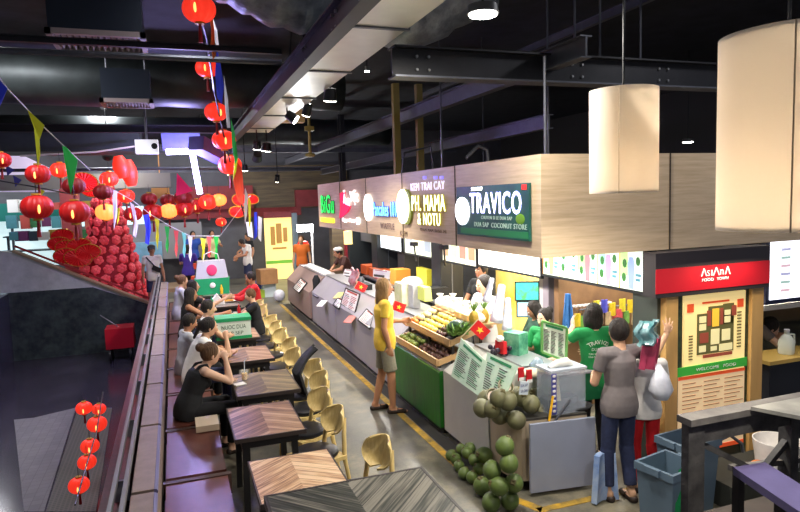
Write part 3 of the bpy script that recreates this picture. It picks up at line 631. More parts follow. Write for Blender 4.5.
# fascia of the food stalls: four laminate boards down the aisle and one across the end
seams = [4.7, 6.44, 8.17, 9.9, 11.6, 13.5]
b = BM(); bx(b, 3.0, 3.05, 4.7, 13.5, 2.14, 3.04); bx(b, 3.05, 8.5, 4.7, 4.75, 2.14, 3.04); bx(b, 3.05, 8.5, 4.75, 13.5, 2.98, 3.03); fas = struct('trim_16', b, wood)
b = BM()
for Y in seams[1:-1]: bx(b, 2.992, 3.0, Y-.006, Y+.006, 2.14, 3.04)
for X in (4.4, 6.2): bx(b, X-.006, X+.006, 4.692, 4.7, 2.14, 3.04)
struct('seam', b, mat('seam_dark_line', (70, 58, 46), .8), parent=fas)  # dark lines at the board joints
b = BM(); bx(b, 3.05, 6.6, 4.75, 13.5, 2.22, 2.26); struct('trim_17', b, mat('white_soffit', (190, 186, 178), .6))
# inner header carrying the light menus, at X = 4.2
b = BM(); bx(b, 4.22, 4.3, 4.75, 14.5, 1.71, 2.22); struct('trim_18', b, mat('header_grey', (70, 68, 70), .6))
# stall back wall
grey_tile = tile_mat('grey_glazed_tiles', (120, 122, 126), (104, 106, 110), (70, 70, 74), .2, .1, .3, rot=(PI/2, 0, PI/2))
b = BM(); bx(b, 6.5, 6.6, 6.6, 22.4, 0, 2.3); struct('wall_stalls', b, grey_tile)
ywall = mat('yellow_wall_panel', (240, 196, 40), .5, rgb2=(236, 214, 150), scale=1.2)
b = BM(); bx(b, 5.2, 5.3, 7.2, 9.6, 0, 2.22); struct('wall_partition', b, ywall)
b = BM(); bx(b, 4.42, 6.5, 6.9, 7.0, 0, 2.22); struct('wall_divider', b, mat('grey_white_partition', (196, 190, 184), .5))
brown = mat('brown_shelf_wall', (150, 112, 74), .6, rgb2=(120, 88, 60), scale=3)
b = BM(); bx(b, 4.42, 6.5, 6.55, 6.65, 0, 2.22); struct('wall_shelf', b, brown)
# ------------------------------------------------------------------ ceiling services
steel = mat('black_steel', (34, 34, 38), .5, .3, var=.2, scale=5); steel2 = mat('grey_steel', (96, 98, 106), .4, .5, var=.15, scale=5); silver = mat('galvanised_duct', (214, 212, 204), .35, .45, var=.08, scale=3, bump=.05)
foil = mat('crumpled_foil_insulation', (140, 150, 164), .35, .5, var=.35, scale=7, bump=1.0); boltm = mat('steel_bolt', (170, 170, 170), .3, .8)
darkduct = mat('dark_grey_duct', (56, 62, 62), .5, .4, var=.25, scale=3)
def ibeam(name, label, p0, p1, w, h, m=steel, bolts=(), flange=None, cat='beam', group=None):
    p0, p1 = Vector(p0), Vector(p1); d = (p1-p0).normalized(); s = d.cross(Vector((0, 0, 1))).normalized()
    r = thing(name, label, cat, (p0+p1)/2, group)
    b = BM(); bar_up(b, p0, p1, w*.16, h*.9, 0); obj('web', b, m, r)
    for k in (-1, 1):
        b = BM(); bar_up(b, p0+V(0, 0, k*h*.47), p1+V(0, 0, k*h*.47), w, h*.06, 0); obj('flange', b, (flange or m) if k < 0 else m, r)
    for q in bolts:
        for a in (-.06, .06):
            for c in (-.06, .06):
                p = p0 + d*q + d*a + V(0, 0, c)
                for k in (-1, 1):
                    b = BM(); cone(b, p+s*k*w*.08, p+s*k*(w*.08+.02), .015, .013, 8); obj('bolt', b, boltm, r)
    return r
def bar_up(bm, p0, p1, w, h, off=0):
    p0, p1 = Vector(p0), Vector(p1); d = p1-p0; L = d.length; d.normalize(); s = d.cross(Vector((0, 0, 1))).normalized(); u = s.cross(d)
    return box(bm, (p0+p1)/2, (w, h, L), Matrix((s, u, d)).transposed())
ibeam('roof_beam', 'black steel beam running down the hall beside the shiny silver duct', (1.32, 2.0, 4.12), (1.32, 20, 4.12), .13, .22, steel, (2.2, 3.0, 4.2))
ibeam('roof_beam', 'dark cross beam with bolt groups spanning behind the white shades', (1.97, 5.55, 3.94), (9.5, 5.55, 3.94), .2, .28, steel, (.3, 2.0, 3.1, 4.9), steel2)
ibeam('roof_beam', 'long grey strut beam rising over the purple-lit stall signs', (3.62, 4.9, 4.02), (3.62, 21, 4.02), .12, .2, steel2)
ibeam('roof_beam', 'grey strut beam low above the fascia boards', (4.6, 7.0, 3.62), (4.6, 20, 3.62), .12, .18, steel2)
ibeam('roof_beam', 'grey rail crossing the dark upper right of the hall', (4.9, 2.8, 4.75), (4.9, 12, 4.75), .06, .1, steel2)
for k, (y, z, lab) in enumerate(((6.9, 4.3, 'nearest of the grey cross beams above the red lantern string'), (12.5, 4.1, 'second grey cross beam above the seating aisle'), (16.0, 4.0, 'third grey cross beam above the seating aisle'), (20.5, 3.75, 'farthest grey cross beam, above the weathered wood panel'))):
    ibeam('roof_beam', lab, (-9, y, z), (7.5 if k > 1 else 1.2, y, z), .06 if k == 0 else .1, .06 if k == 0 else .14, steel2 if k > 1 else steel)
# silver duct between
b = BM(); bx(b, 1.46, 1.93, 1.2, 13.0, 4.1, 4.36); r = thing('air_duct', 'shiny rectangular silver duct running above the aisle lamps', 'duct', (1.7, 7, 4.1)); obj('duct_body', b, silver, r)
for y in (3.2, 5.0, 6.8, 8.6, 10.4, 12.2): b = BM(); bx(b, 1.44, 1.95, y, y+.04, 4.085, 4.375); obj('joint_flange', b, steel2, r)
# wide foil ducts
def sagduct(label, pts, rad, m=foil, n=28, name='foil_duct'):
    b = BM(); P = []
    for i in range(len(pts)-1):
        for t in range(8): P.append(Vector(pts[i]).lerp(Vector(pts[i+1]), t/8))
    P.append(Vector(pts[-1])); tube(b, P, [rad*(1+.04*math.sin(i*2.1)) for i in range(len(P))], n)
    return solo(name, b, m, label, 'duct', smooth='all')
sagduct('fat crumpled foil duct crossing the top of the view above the silver duct', [(-.1, 6.4, 5.6), (.6, 6.5, 5.2), (1.2, 6.6, 4.98), (1.9, 6.75, 4.9), (2.7, 6.9, 4.9), (3.4, 6.6, 5.3)], .5)
sagduct('large dark round duct crossing behind the red lantern string', [(-6.5, 11.3, 4.72), (0, 11.3, 4.72), (3.0, 11.3, 4.72)], .4, darkduct, name='round_duct')
sagduct('large dark round duct across the far end of the hall', [(-8, 17.4, 4.6), (3, 17.4, 4.6), (6, 17.4, 4.6)], .35, darkduct, name='round_duct')
b = BM(); bx(b, -8, -.5, 13.2, 14.2, 3.75, 4.25); solo('air_duct', b, darkduct, 'broad dark rectangular duct over the left court', 'duct')
b = BM(); bx(b, -8, 0, 18.8, 19.4, 3.2, 3.6); solo('air_duct', b, mat('pale_grey_duct', (120, 118, 116), .5, .3), 'pale grey rectangular duct above the hanging lanterns', 'duct')
for k, (x, y, z, lab) in enumerate(((-1.2, 3.6, 4.6, 'thin grey pipe nearest the camera at top left'), (-2.0, 7.5, 4.3, 'thin grey pipe at upper left'), (-2.6, 15.0, 3.5, 'thin pale pipe above the lantern crowd'))):
    b = BM(); tube(b, [(-9, y, z), (1.3, y, z+.02)], .035, 8); solo('ceiling_pipe', b, steel2, lab, 'pipe', smooth=True)
# hanger rods
for i, (px, Y, z0, z1) in enumerate(((548, 6.2, 3.06, 5.3), (441, 7.2, 3.06, 5.3), (575, 5.6, 4.1, 5.3), (600, 5.7, 4.1, 5.3), (640, 5.6, 4.1, 5.3), (545, 4.85, 3.04, 3.9), (483, 9.5, 3.06, 5.3))):
    q = aty(px, 120, Y); b = BM(); tube(b, [(q.x, Y, z0), (q.x, Y, z1)], .012, 6); solo('hanger_rod', b, steel2, 'thin vertical rod hanging from the dark ceiling', 'rod', 'ceiling hanger rods')
# square hanging air units at the left
def ac(label, pxc, y0, Y, w, zb, h):
    q = aty(pxc, y0, Y-.35*w/.85*.9); zb = q.z; r = thing('air_unit', label, 'air conditioner', (q.x, Y, zb))
    b = BM(); bx(b, q.x-w/2, q.x+w/2, Y-w*.42, Y+w*.42, zb+.06, zb+h); obj('casing', b, mat('dark_blue_grey_metal', (34, 42, 54), .45, .3), r, bev=.01)
    b = BM(); x0, x1, ya, yb = q.x-w/2-.03, q.x+w/2+.03, Y-w*.42-.03, Y+w*.42+.03
    bx(b, x0, x1, ya, ya+.06, zb, zb+.06); bx(b, x0, x1, yb-.06, yb, zb, zb+.06); bx(b, x0, x0+.06, ya, yb, zb, zb+.06); bx(b, x1-.06, x1, ya, yb, zb, zb+.06); obj('grille_frame', b, mat('pinkish_grey_frame', (150, 136, 134), .5), r)
    n = 14; b = BM()
    for i in range(n): box(b, (x0+.06+(x1-x0-.12)*(i+.5)/n, Y, zb+.03), (.012, yb-ya-.12, .05), Matrix.Rotation(.5, 3, 'Y'))
    obj('louvres', b, mat('grey_louvres', (120, 110, 108), .5), r)
    for sx in (-1, 1): b = BM(); tube(b, [(q.x+sx*w*.4, Y, zb+h), (q.x+sx*w*.4, Y, 5.3)], .012, 6); obj('hanger_rod', b, steel2, r)
ac('larger dark air conditioning box with louvred grille at the top left', 97, 37, 8.2, .95, 4.45, .6)
ac('smaller dark air conditioning box with louvred grille below the larger one', 127, 103, 10.6, .68, 4.52, .5)
# yellow rigging bits
yst = mat('dull_yellow_steel', (150, 130, 60), .5)
for k, (px, lab) in enumerate(((397, 'left dull yellow post behind the stall signs'), (420, 'right dull yellow post behind the stall signs'))):
    q = aty(px, 150, 9.5); b = BM(); bx(b, q.x-.05, q.x+.05, 9.45, 9.55, 3.04, 4.5); solo('steel_post', b, yst, lab, 'post')
b = BM(); tube(b, [(q.x-.4, 9.3, 3.05), (q.x-.35, 9.3, 3.4), (q.x+.1, 9.3, 3.5), (q.x+.16, 9.3, 3.05)], .02, 8); solo('bent_conduit', b, steel2, 'bent grey conduit rising above the fascia board', 'conduit', smooth=True)
b = BM(); tube(b, [aty(489, 170, 6.5), aty(487, 150, 6.5), aty(478, 146, 6.5), aty(466, 158, 6.5)], .02, 8); solo('bent_conduit', b, steel2, 'white bent pipe above the lettered green sign', 'conduit', smooth=True)
q = aty(310, 148, 14); b = BM(); tube(b, [(q.x, 14, 3.75), (q.x, 14, 5.3)], .035, 8); ell(b, (q.x, 14, 3.72), (.12, .12, .05)); box(b, (q.x, 14, 4.3), (.2, .1, .1)); solo('steel_post', b, yst, 'short dull yellow hanging bracket above the back wood panel', 'bracket', smooth=True)
b = BM(); bx(b, *sorted((aty(338, 120, 16).x, aty(344, 120, 16).x)), 16, 16.12, 2.9, 4.9)
solo('steel_post', b, steel, 'dark upright column behind the first stall sign', 'post')
b = BM(); q = aty(283, 118, 13.0); bx(b, q.x-.45, q.x+.45, 13, 13.25, 4.32, 4.75); tube(b, [(q.x-.3, 13.1, 4.7), (q.x-.3, 13.1, 5.3)], .015, 6); tube(b, [(q.x+.3, 13.1, 4.7), (q.x+.3, 13.1, 5.3)], .015, 6); solo('timber_box', b, mat('warm_lit_plywood', (222, 180, 120), .6, var=.1, scale=4), 'pale plywood box hanging in the ceiling near the aisle spotlights', 'box')
b = BM(); q = aty(160, 185, 20); bx(b, q.x-.25, q.x+.25, 20, 20.2, 2.9, 3.35); tube(b, [(q.x, 20.1, 3.3), (q.x, 20.1, 5.3)], .015, 6); solo('timber_box', b, mat('orange_plywood', (196, 140, 80), .6), 'small orange plywood box above the far lanterns', 'box')
# spotlights
bulb = mat('lamp_white', (255, 250, 238), .4, emit=18); blk = mat('lamp_black', (18, 18, 20), .4)
LIGHTS = []
def spot(label, px, py, Y, rad=.07, tilt=(0, 0), power=0, body=True, size=1.2, name='spotlight'):
    p = aty(px, py, Y); r = thing(name, label, 'spotlight', p, 'aisle spotlights')
    R = Euler((tilt[0], tilt[1], 0)).to_matrix(); d = R @ V(0, 0, -1)
    b = BM(); cone(b, p-d*.16, p-d*.005, rad*.8, rad, 20); obj('housing', b, blk, r, True)
    b = BM(); cone(b, p-d*.012, p+d*.006, rad*.88, rad*.86, 20); obj('lens', b, bulb, r, True)
    b = BM(); tube(b, [p-d*.16, p-d*.16+V(0, 0, .12), V(p.x, p.y, 5.3)], .012, 6); obj('stem', b, blk, r)
    if power:
        l = bpy.data.lights.new('spot_beam', 'SPOT'); l.energy = power; l.spot_size = size; l.spot_blend = .6; l.shadow_soft_size = rad; l.color = (1, .93, .8)
        o = bpy.data.objects.new('spot_beam', l); COL.objects.link(o); o.location = p + d*.03; o.rotation_euler = d.to_track_quat('-Z', 'Y').to_euler()
spot('aisle spotlight below the silver duct', 330, 101, 8.0, .09, (.25, 0), 420, size=1.7)
spot('upper of the twin spotlights on the black bracket', 307, 103, 9.5, .06, (.2, .2))
spot('lower of the twin spotlights on the black bracket', 306, 115, 9.3, .07, (.5, .2), 260, size=1.6)
spot('black tilted spotlight seen from the side next to the twin spotlights', 296, 120, 9.5, .08, (-.3, -.9))
spot('left spotlight of the distant group over the aisle', 257, 149, 13, .09, (.3, 0), 420, size=1.8)
spot('right spotlight of the distant group over the aisle', 266, 151, 12.6, .1, (.2, .1), 0)
spot('lowest spotlight of the distant group, round and bright', 257, 159, 12.6, .1, (1.0, 0), 0)
spot('small spotlight above the back wood panel', 277, 181, 16, .07, (.6, 0), 300, size=1.8)
spot('small flat spotlight left of the back wood panel', 245, 171, 16, .08, (.1, 0))
spot('bare white flood lamp glowing above the red tree', 108, 155, 17, .16, (1.2, 0), 200, size=2.4)
# round recessed lamps
def disc(label, px, py, Y, rad, em=30, power=0):
    p = aty(px, py, Y); r = thing('round_lamp', label, 'ceiling lamp', p, 'round ceiling lamps')
    b = BM(); cone(b, p, p+V(0, 0, .06), rad*1.15, rad*1.1, 28); obj('rim', b, mat('lamp_rim', (90, 90, 90), .4), r, True)
    b = BM(); cone(b, p-V(0, 0, .012), p+V(0, 0, .005), rad, rad, 28); obj('diffuser', b, mat('lamp_disc', (255, 253, 245), .4, emit=em), r, True)
    if p.z < 5.2: b = BM(); tube(b, [p+V(0, 0, .05), V(p.x, p.y, 5.3)], .01, 6); obj('stem', b, blk, r)
    if power:
        l = bpy.data.lights.new('lamp_light', 'AREA'); l.shape = 'DISK'; l.size = rad*1.9; l.energy = power; l.color = (1, .95, .86); o = bpy.data.objects.new('lamp_light', l); COL.objects.link(o); o.location = p - V(0, 0, .02)
disc('bright round lamp under the foil duct at the top centre', 483, 14, 4.2, .1, 30, 90)
disc('small round lamp shining on the silver duct side', 329, 70, 8.2, .07, 20, 0)
disc('tiny bluish lamp spot beside the silver duct', 367, 71, 8.4, .03, 12, 0)
disc('small round lamp far off between the two white shades', 688, 142, 9.5, .09, 8, 0)
# projector
p = aty(147, 147, 11.5); r = thing('projector', 'white box projector hanging near the purple frame', 'projector', p)
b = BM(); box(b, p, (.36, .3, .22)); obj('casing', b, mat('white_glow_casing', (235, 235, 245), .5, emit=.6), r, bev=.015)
b = BM(); cone(b, p+V(.12, -.15, 0), p+V(.12, -.2, 0), .05, .05, 16); obj('projector_lens', b, blk, r, True)
b = BM(); tube(b, [p+V(0, 0, .11), V(p.x, p.y, 5.3)], .02, 8); obj('pole', b, steel2, r)
# purple-lit beams and U-shaped light
led = mat('violet_led_strip', (214, 206, 255), .4, emit=7)
p = [aty(166, 152, 12.5), aty(192, 151, 12.5), aty(200, 194, 12.5)]; b = BM(); bar(b, p[0], p[1], .1, .1); bar(b, p[1], p[2], .13, .1); solo('light_frame', b, led, 'angled violet white LED light bar glowing above the lanterns', 'light')
viol = mat('violet_lit_steel', (92, 92, 160), .5, var=.15, scale=4)  # violet light on the beams is put into their base colour
b = BM(); bar(b, aty(196, 143, 11.8), aty(224, 158, 12.6), .3, .25); solo('roof_beam', b, viol, 'violet tinted stub beam next to the LED light bar', 'beam')
b = BM(); bar(b, aty(162, 142, 13.2), aty(200, 140, 13.2), .3, .3); solo('roof_beam', b, viol, 'violet tinted horizontal beam above the LED light bar', 'beam')
l = bpy.data.lights.new('violet_light', 'POINT'); l.energy = 220; l.color = (.45, .4, 1); l.shadow_soft_size = .15; o = bpy.data.objects.new('violet_light', l); COL.objects.link(o); o.location = aty(185, 170, 12.2)
# big white drum shades
def shade_mat():
    m = bpy.data.materials.new('shade_fabric'); m.use_nodes = True; nt = m.node_tree; N = nt.nodes; L = nt.links; N.remove(N['Principled BSDF'])
    d = N.new('ShaderNodeBsdfDiffuse'); t = N.new('ShaderNodeBsdfTranslucent'); x = N.new('ShaderNodeMixShader'); x.inputs[0].default_value = .5
    d.inputs[0].default_value = (*lin((240, 234, 226)), 1); t.inputs[0].default_value = (*lin((246, 236, 220)), 1)
    L.new(d.outputs[0], x.inputs[1]); L.new(t.outputs[0], x.inputs[2]); L.new(x.outputs[0], N['Material Output'].inputs[0]); return m
shm = shade_mat()
def drum(label, c, rad, zb, zt, power):
    r = thing('pendant_lamp', label, 'pendant lamp', (c[0], c[1], zb))
    b = BM(); n = 64
    def ring(rr, z): return [b.verts.new((c[0]+rr*math.cos(2*PI*k/n), c[1]+rr*math.sin(2*PI*k/n), z)) for k in range(n)]
    A, B_, C_, D = ring(rad, zb), ring(rad, zt), ring(rad-.006, zt), ring(rad-.006, zb)
    for P, Q in ((A, B_), (B_, C_), (C_, D), (D, A)):
        for k in range(n): b.faces.new((P[k], P[(k+1) % n], Q[(k+1) % n], Q[k]))
    sh = obj('lamp_shade', b, shm, r, True)
    b = BM(); a = 3.9 if rad < .26 else 1.2; bar(b, (c[0]+(rad+.001)*math.cos(a), c[1]+(rad+.001)*math.sin(a), zb), (c[0]+(rad+.001)*math.cos(a), c[1]+(rad+.001)*math.sin(a), zt), .006, .003); obj('fabric_seam', b, mat('seam_beige', (200, 184, 160), .7), sh)
    b = BM()
    for z in (zb+.01, zt-.01): tube(b, [(c[0]+(rad-.01)*math.cos(2*PI*k/40), c[1]+(rad-.01)*math.sin(2*PI*k/40), z) for k in range(40)], .006, 6, True)
    for k in range(3): a = 2*PI*k/3; tube(b, [(c[0], c[1], zt-.01), (c[0]+(rad-.01)*math.cos(a), c[1]+(rad-.01)*math.sin(a), zt-.01)], .005, 6)
    obj('wire_frame', b, steel2, r, True)
    b = BM(); tube(b, [(c[0], c[1], zt-.15), (c[0], c[1], 5.3)], .008, 6); obj('cord', b, blk, r)
    b = BM(); ell(b, (c[0], c[1], zb+.16), (.035, .035, .05)); obj('bulb', b, mat('warm_bulb', (255, 214, 150), .3, emit=12), r, True)
    b = BM(); cone(b, (c[0], c[1], zb+.2), (c[0], c[1], zt-.14), .018, .018, 10); obj('socket', b, blk, r, True)
    l = bpy.data.lights.new('bulb_light', 'POINT'); l.energy = power; l.color = (1, .93, .83); l.shadow_soft_size = .05; o = bpy.data.objects.new('bulb_light', l); COL.objects.link(o); o.location = (c[0], c[1], zb+.09)
FWD = RM @ V(0, 0, -1)
def drum_at(label, x0, x1, ybot, ytop, Y, power):
    c = aty((x0+x1)/2, (ybot+ytop)/2, Y); dep = (c-CAM).dot(FWD); rad = (x1-x0)/2*dep/FX*.985
    drum(label, (c.x, Y, 0), rad, aty((x0+x1)/2, ybot, Y).z, aty((x0+x1)/2, ytop, Y).z, power)
drum_at('smaller white drum pendant lamp left of the big one, in front of the oak fascia', 590, 657, 193, 90, 3.6, 88)
drum_at('huge white drum pendant lamp cut off at the right edge', 723, 850, 229, 34, 1.9, 98)
# ------------------------------------------------------------------ seating
leather = mat('brown_leather', (96, 54, 44), .35, var=.15, scale=6, bump=.05); darkwood = mat('dark_booth_wood', (72, 52, 44), .5, var=.2, scale=5); benchtop = mat('booth_back_vinyl', (136, 118, 108), .5, var=.2, scale=7); pipng = mat('violet_grey_piping', (110, 108, 150), .4)
names = ['nearest', 'second nearest', 'third', 'fourth', 'fifth', 'sixth', 'seventh', 'eighth', 'ninth', 'tenth']
seat0 = None
for k in range(10):
    y0 = 2.8+1.25*k; y1 = y0+1.22
    lab = 'brown leather booth bench, %s from the bottom of the photo' % names[k]
    if seat0 is None:
        r = thing('booth_bench', lab, 'bench', (-.0, y0, 0))
        b = BM(); bx(b, -.18, .3, y0+.04, y1-.06, .34, .46); obj('seat', b, leather, r, True, bev=.03)
        b = BM(); bx(b, -.2, .28, y0, y1, .0, .34); obj('base', b, darkwood, r)
        b = BM(); bx(b, -.2, .33, y1-.06, y1, .3, .47); obj('divider', b, darkwood, r, bev=.006)
        b = BM(); bx(b, -.34, -.21, y0+.005, y1-.005, .0, .95); obj('backrest', b, benchtop, r, True, bev=.02); bk = r.children[-1]
        b = BM(); tube(b, [(-.205, y0+.01, .93), (-.205, y1-.01, .93)], .018, 8); obj('piping', b, pipng, bk if bk.name.startswith('backrest') else r, True)
        seat0 = r
    else: dup(seat0, (0, y0, 0), label=lab)
# railing along the court
railm = mat('grey_steel_rail', (134, 134, 138), .4, .4)
r = thing('railing', 'grey twin bar railing on the dark red ledge behind the booth backs', 'railing', (-.45, 9.5, .84))
for x, z in ((-.37, .99), (-.435, .99)): b = BM(); bar_up(b, (x, 2.8, z), (x, 16.4, z), .025, .04); obj('rail_bar', b, railm, r)
for k in range(12): b = BM(); y = 3.0+1.2*k; bx(b, -.45, -.36, y, y+.025, .841, .975); obj('post', b, railm, r)
# tables
cm = chevron_mat('chevron_brown', [(66, 44, 32), (150, 112, 84), (192, 158, 128)]); cm2 = chevron_mat('chevron_olive', [(58, 48, 34), (118, 100, 66), (160, 140, 98)]); cm3 = chevron_mat('chevron_weathered', [(92, 62, 46), (184, 142, 104), (226, 194, 156)], .08, .75, .4, .25, .3, .95, .3, .75)
cm4 = chevron_mat('chevron_dark', [(30, 32, 30), (74, 76, 68), (158, 152, 138)], .07, -1.1, .28, .25, .35, .95, .3, .8)
tleg = mat('table_black', (26, 24, 26), .5)
def table(label, x0, x1, y0, y1, z, m, group='aisle tables', zfloor=0, ap=.08):
    cx, cy = (x0+x1)/2, (y0+y1)/2; r = thing('dining_table', label, 'table', (cx, cy, zfloor), group)
    b = BM(); bx(b, x0+.008, x1-.008, y0+.008, y1-.008, z-.03, z+.001); obj('tabletop', b, m, r)
    b = BM(); 
    for q in ((x0, x0+.012, y0, y1), (x1-.012, x1, y0, y1), (x0+.012, x1-.012, y0, y0+.012), (x0+.012, x1-.012, y1-.012, y1)): bx(b, *q, z-.035, z+.002)
    obj('edge_band', b, mat('table_edge', (52, 42, 38), .5), r)
    b = BM(); bx(b, x0+.06, x1-.06, y0+.06, y1-.06, z-.03-ap, z-.035); obj('apron', b, tleg, r)
    for sx in (x0+.08, x1-.08):
        for sy in (y0+.08, y1-.08): b = BM(); bar(b, (sx, sy, zfloor), (sx+(cx-sx)*.06, sy+(cy-sy)*.06, z-.04), .05); obj('leg', b, tleg, r)
table('dark grey chevron table filling the bottom of the photo', .27, .94, 1.95, 2.42, 1.55, cm4, None, .8)
table('weathered light chevron table just behind the dark foreground table', .42, 1.04, 3.98, 4.72, .75, cm3, None)
table('brown chevron table in front of the person in black', .37, .97, 5.2, 6.06, .75, cm, None)
table('olive brown chevron table holding the yellow drink', .5, 1.15, 6.38, 7.24, .75, cm2, None)
table('brown chevron table where the white T-shirt person leans', .5, 1.1, 7.8, 8.6, .75, cm, None)
table('table under the green and white crate', .48, 1.1, 9.15, 9.9, .75, cm, None)
table('table with the yellow cups beside the child', .5, 1.12, 10.5, 11.3, .75, cm2, None)
table('dark table carrying the white paper tent', .5, 1.12, 12.2, 13.0, .75, cm4, None)
table('farthest aisle table under the large shopping bag', .5, 1.12, 13.8, 14.6, .75, cm4, None)
# chairs
ply = mat('blond_plywood', (228, 202, 138), .4, rgb2=(206, 176, 108), scale=6, stretch=(8, 8, 1)); pad = mat('black_vinyl', (26, 27, 32), .3)
def make_chair(label):
    r = thing('dining_chair', label, 'chair', (0, 0, 0), 'plywood chairs along the aisle')
    b = BM(); lathe(b, [(0, .43), (.19, .43), (.205, .445), (.2, .47), (.17, .48), (0, .482)], (0, 0.01, 0), 28); obj('seat', b, pad, r, True)
    b = BM(); bx(b, -.2, .2, -.19, .2, .395, .43); obj('seat_frame', b, ply, r, bev=.006)
    for sx in (-1, 1):
        b = BM(); cone(b, (sx*.17, .17, .4), (sx*.19, .2, 0), .02, .014, 10); obj('leg', b, ply, r, True)
        b = BM(); tube(b, [(sx*.19, -.25, 0), (sx*.175, -.18, .4), (sx*.15, -.2, .6), (sx*.115, -.235, .74)], [.014, .021, .02, .016], 10); obj('leg', b, ply, r, True)
    def fn(u, v):
        a = (u-.5)*2; w = .18*math.sqrt(max(.05, 1-(2*v-1.1)**2*.78)); x = a*w; y = -.28+.085*a*a
        return V(x, y+(.06*(1-v)), .59+.235*v-.03*a*a*v)
    b = BM(); grid_sheet(b, fn, 18, 8, .014); obj('backrest', b, ply, r, True)
    b = BM(); bar(b, (-.17, -.16, .25), (.17, -.16, .25), .02); obj('stretcher', b, ply, r)
    return r
CH = [(1.37, 4.52, 'plywood chair standing alone behind the dark foreground table'), (1.22, 5.4, 'plywood chair with black seat at the near end of the brown chevron table'), (1.24, 5.98, 'plywood chair with black seat at the far end of the brown chevron table'),
      (1.36, 6.62, 'plywood chair at the near side of the olive table'), (1.42, 7.15, 'plywood chair carrying the black jacket'), (1.3, 7.85, 'plywood chair at the near side of the table where the white T-shirt leans'), (1.36, 8.5, 'plywood chair at the far side of the table where the white T-shirt leans'),
      (1.36, 9.2, 'plywood chair nearest to the crate table'), (1.38, 9.85, 'plywood chair behind the crate, second from the crate'), (1.4, 10.4, 'plywood chair just in front of the child'), (1.4, 11.6, 'plywood chair between the child and the red shirt'), (1.42, 12.2, 'plywood chair next to the red shirt')]
c0 = make_chair(CH[0][2])
for i, (x, y, lab) in enumerate(CH):
    rz = PI/2 + .42 + random.uniform(-.12, .12)
    x_ = x-.13
    if i == 0: place(c0, (x_, y, 0), rz)
    else: dup(c0, (x_, y, 0), rz, lab)
# jacket on chair
jm = mat('black_jacket', (18, 18, 22), .7, var=.4, scale=14, bump=.3)
def fn(u, v):
    a = (u-.5)*2; return V(1.43-.42*(v if v < .5 else .5)+.06*abs(a)-.03*math.sin(5*v), 7.15+a*(.09+.12*v)+.015*math.sin(9*v), (.98-.5*v+.02*math.sin(8*u+6*v)) if v < .9 else .5)
b = BM(); grid_sheet(b, fn, 14, 14, .03); solo('jacket', b, jm, 'black jacket draped over a plywood chair by the olive table', 'jacket', smooth=True)
# things on tables
def cup(label, x, y, z, liquid, straw=True, r0=.03, r1=.04, h=.11, cl=(230, 235, 235)):
    r = thing('plastic_cup', label, 'cup', (x, y, z)); b = BM(); lathe(b, [(0, 0), (r0, 0), (r1, h), (r1-.003, h), (r0-.003, .004), (0, .004)], (x, y, z), 20); obj('cup_body', b, mat('clear_plastic', cl, .1, alpha=.3), r, True)
    b = BM(); lathe(b, [(0, .005), (r0-.004, .005), (r1-.009, h*.7), (0, h*.7)], (x, y, z), 20); obj('drink', b, liquid, r, True)
    if straw: b = BM(); tube(b, [(x, y, z+.02), (x+.008, y+.02, z+h+.09), (x+.03, y+.02, z+h+.12)], .005, 6); obj('straw', b, mat('pale_straw', (210, 220, 235), .4), r)
oj = mat('orange_juice', (252, 190, 30), .4)
cup('clear plastic cup of yellow juice with a straw on the olive table', .64, 6.98, .752, oj)
b = BM(); box(b, (.57, 6.82, .757), (.12, .1, .008), .3); solo('napkin', b, whitec, 'white napkin beside the yellow juice cup', 'napkin')
# crate box
r = thing('styrofoam_box', 'green and white printed crate standing on an aisle table', 'crate', (.78, 9.45, .752))
wp = mat('white_box', (214, 226, 216), .6); gp2 = mat('green_box', (20, 150, 92), .5)
b = BM(); bx(b, .49, .97, 9.18, 9.52, .79, 1.01); obj('box_body', b, wp, r); b = BM(); bx(b, .48, .98, 9.17, 9.53, .752, .795); obj('base_band', b, gp2, r); b = BM(); bx(b, .48, .98, 9.17, 9.53, 1.01, 1.06); obj('lid', b, gp2, r)
t = text_bm('NUOC DUA', .34, .06, .002); t.transform(Matrix.Translation((.73, 9.179, .93))); obj('lettering', t, mat('print_dark_green', (30, 90, 60), .6), r)
t = text_bm('SAP SEP', .26, .05, .002); t.transform(Matrix.Translation((.73, 9.179, .84))); obj('lettering', t, mat('print_dark_green', (30, 90, 60), .6), r)
for i, (x, y, c) in enumerate(((.72, 10.9, oj), (.82, 10.95, oj), (.9, 10.86, oj), (.66, 10.7, mat('red_sauce', (150, 40, 24), .4)))):
    cup(('leftmost yellow drink cup on the table beside the child', 'middle yellow drink cup on the table beside the child', 'yellow drink cup closest to the hands of the child', 'short cup of dark red drink next to the yellow cups')[i], x, y, .752, c, False)
b = BM(); prism(b, [(.55, 12.5, .753), (.86, 12.5, .753), (.72, 12.5, .95)], (0, .25, 0)); solo('paper_tent', b, whitec, 'white folded paper tent on the dark far table', 'paper')
b = BM(); lathe(b, [(0, 0), (.1, 0), (.16, .03), (.15, .03), (.09, .008), (0, .008)], (.95, 12.75, .753), 20); solo('plate', b, whitec, 'white plate of food in front of the red shirt', 'plate', smooth=True)
b = BM(); ell(b, (.95, 12.75, .79), (.09, .09, .04)); solo('fried_food', b, mat('golden_food', (214, 160, 70), .6, var=.2, scale=30), 'golden food heaped on the white plate', 'food', smooth=True)
for i, (x, y, m_, lab) in enumerate(((.98, 11.05, redc, 'red sauce bottle on the table beside the child'), (.6, 12.35, gp2, 'green bottle on the dark far table'), (.9, 14.0, oj, 'yellow bottle by the large shopping bag'))):
    b = BM(); lathe(b, [(0, 0), (.03, 0), (.032, .12), (.012, .16), (.012, .2), (0, .2)], (x, y, .752), 14); solo('sauce_bottle', b, m_, lab, 'bottle', smooth=True)
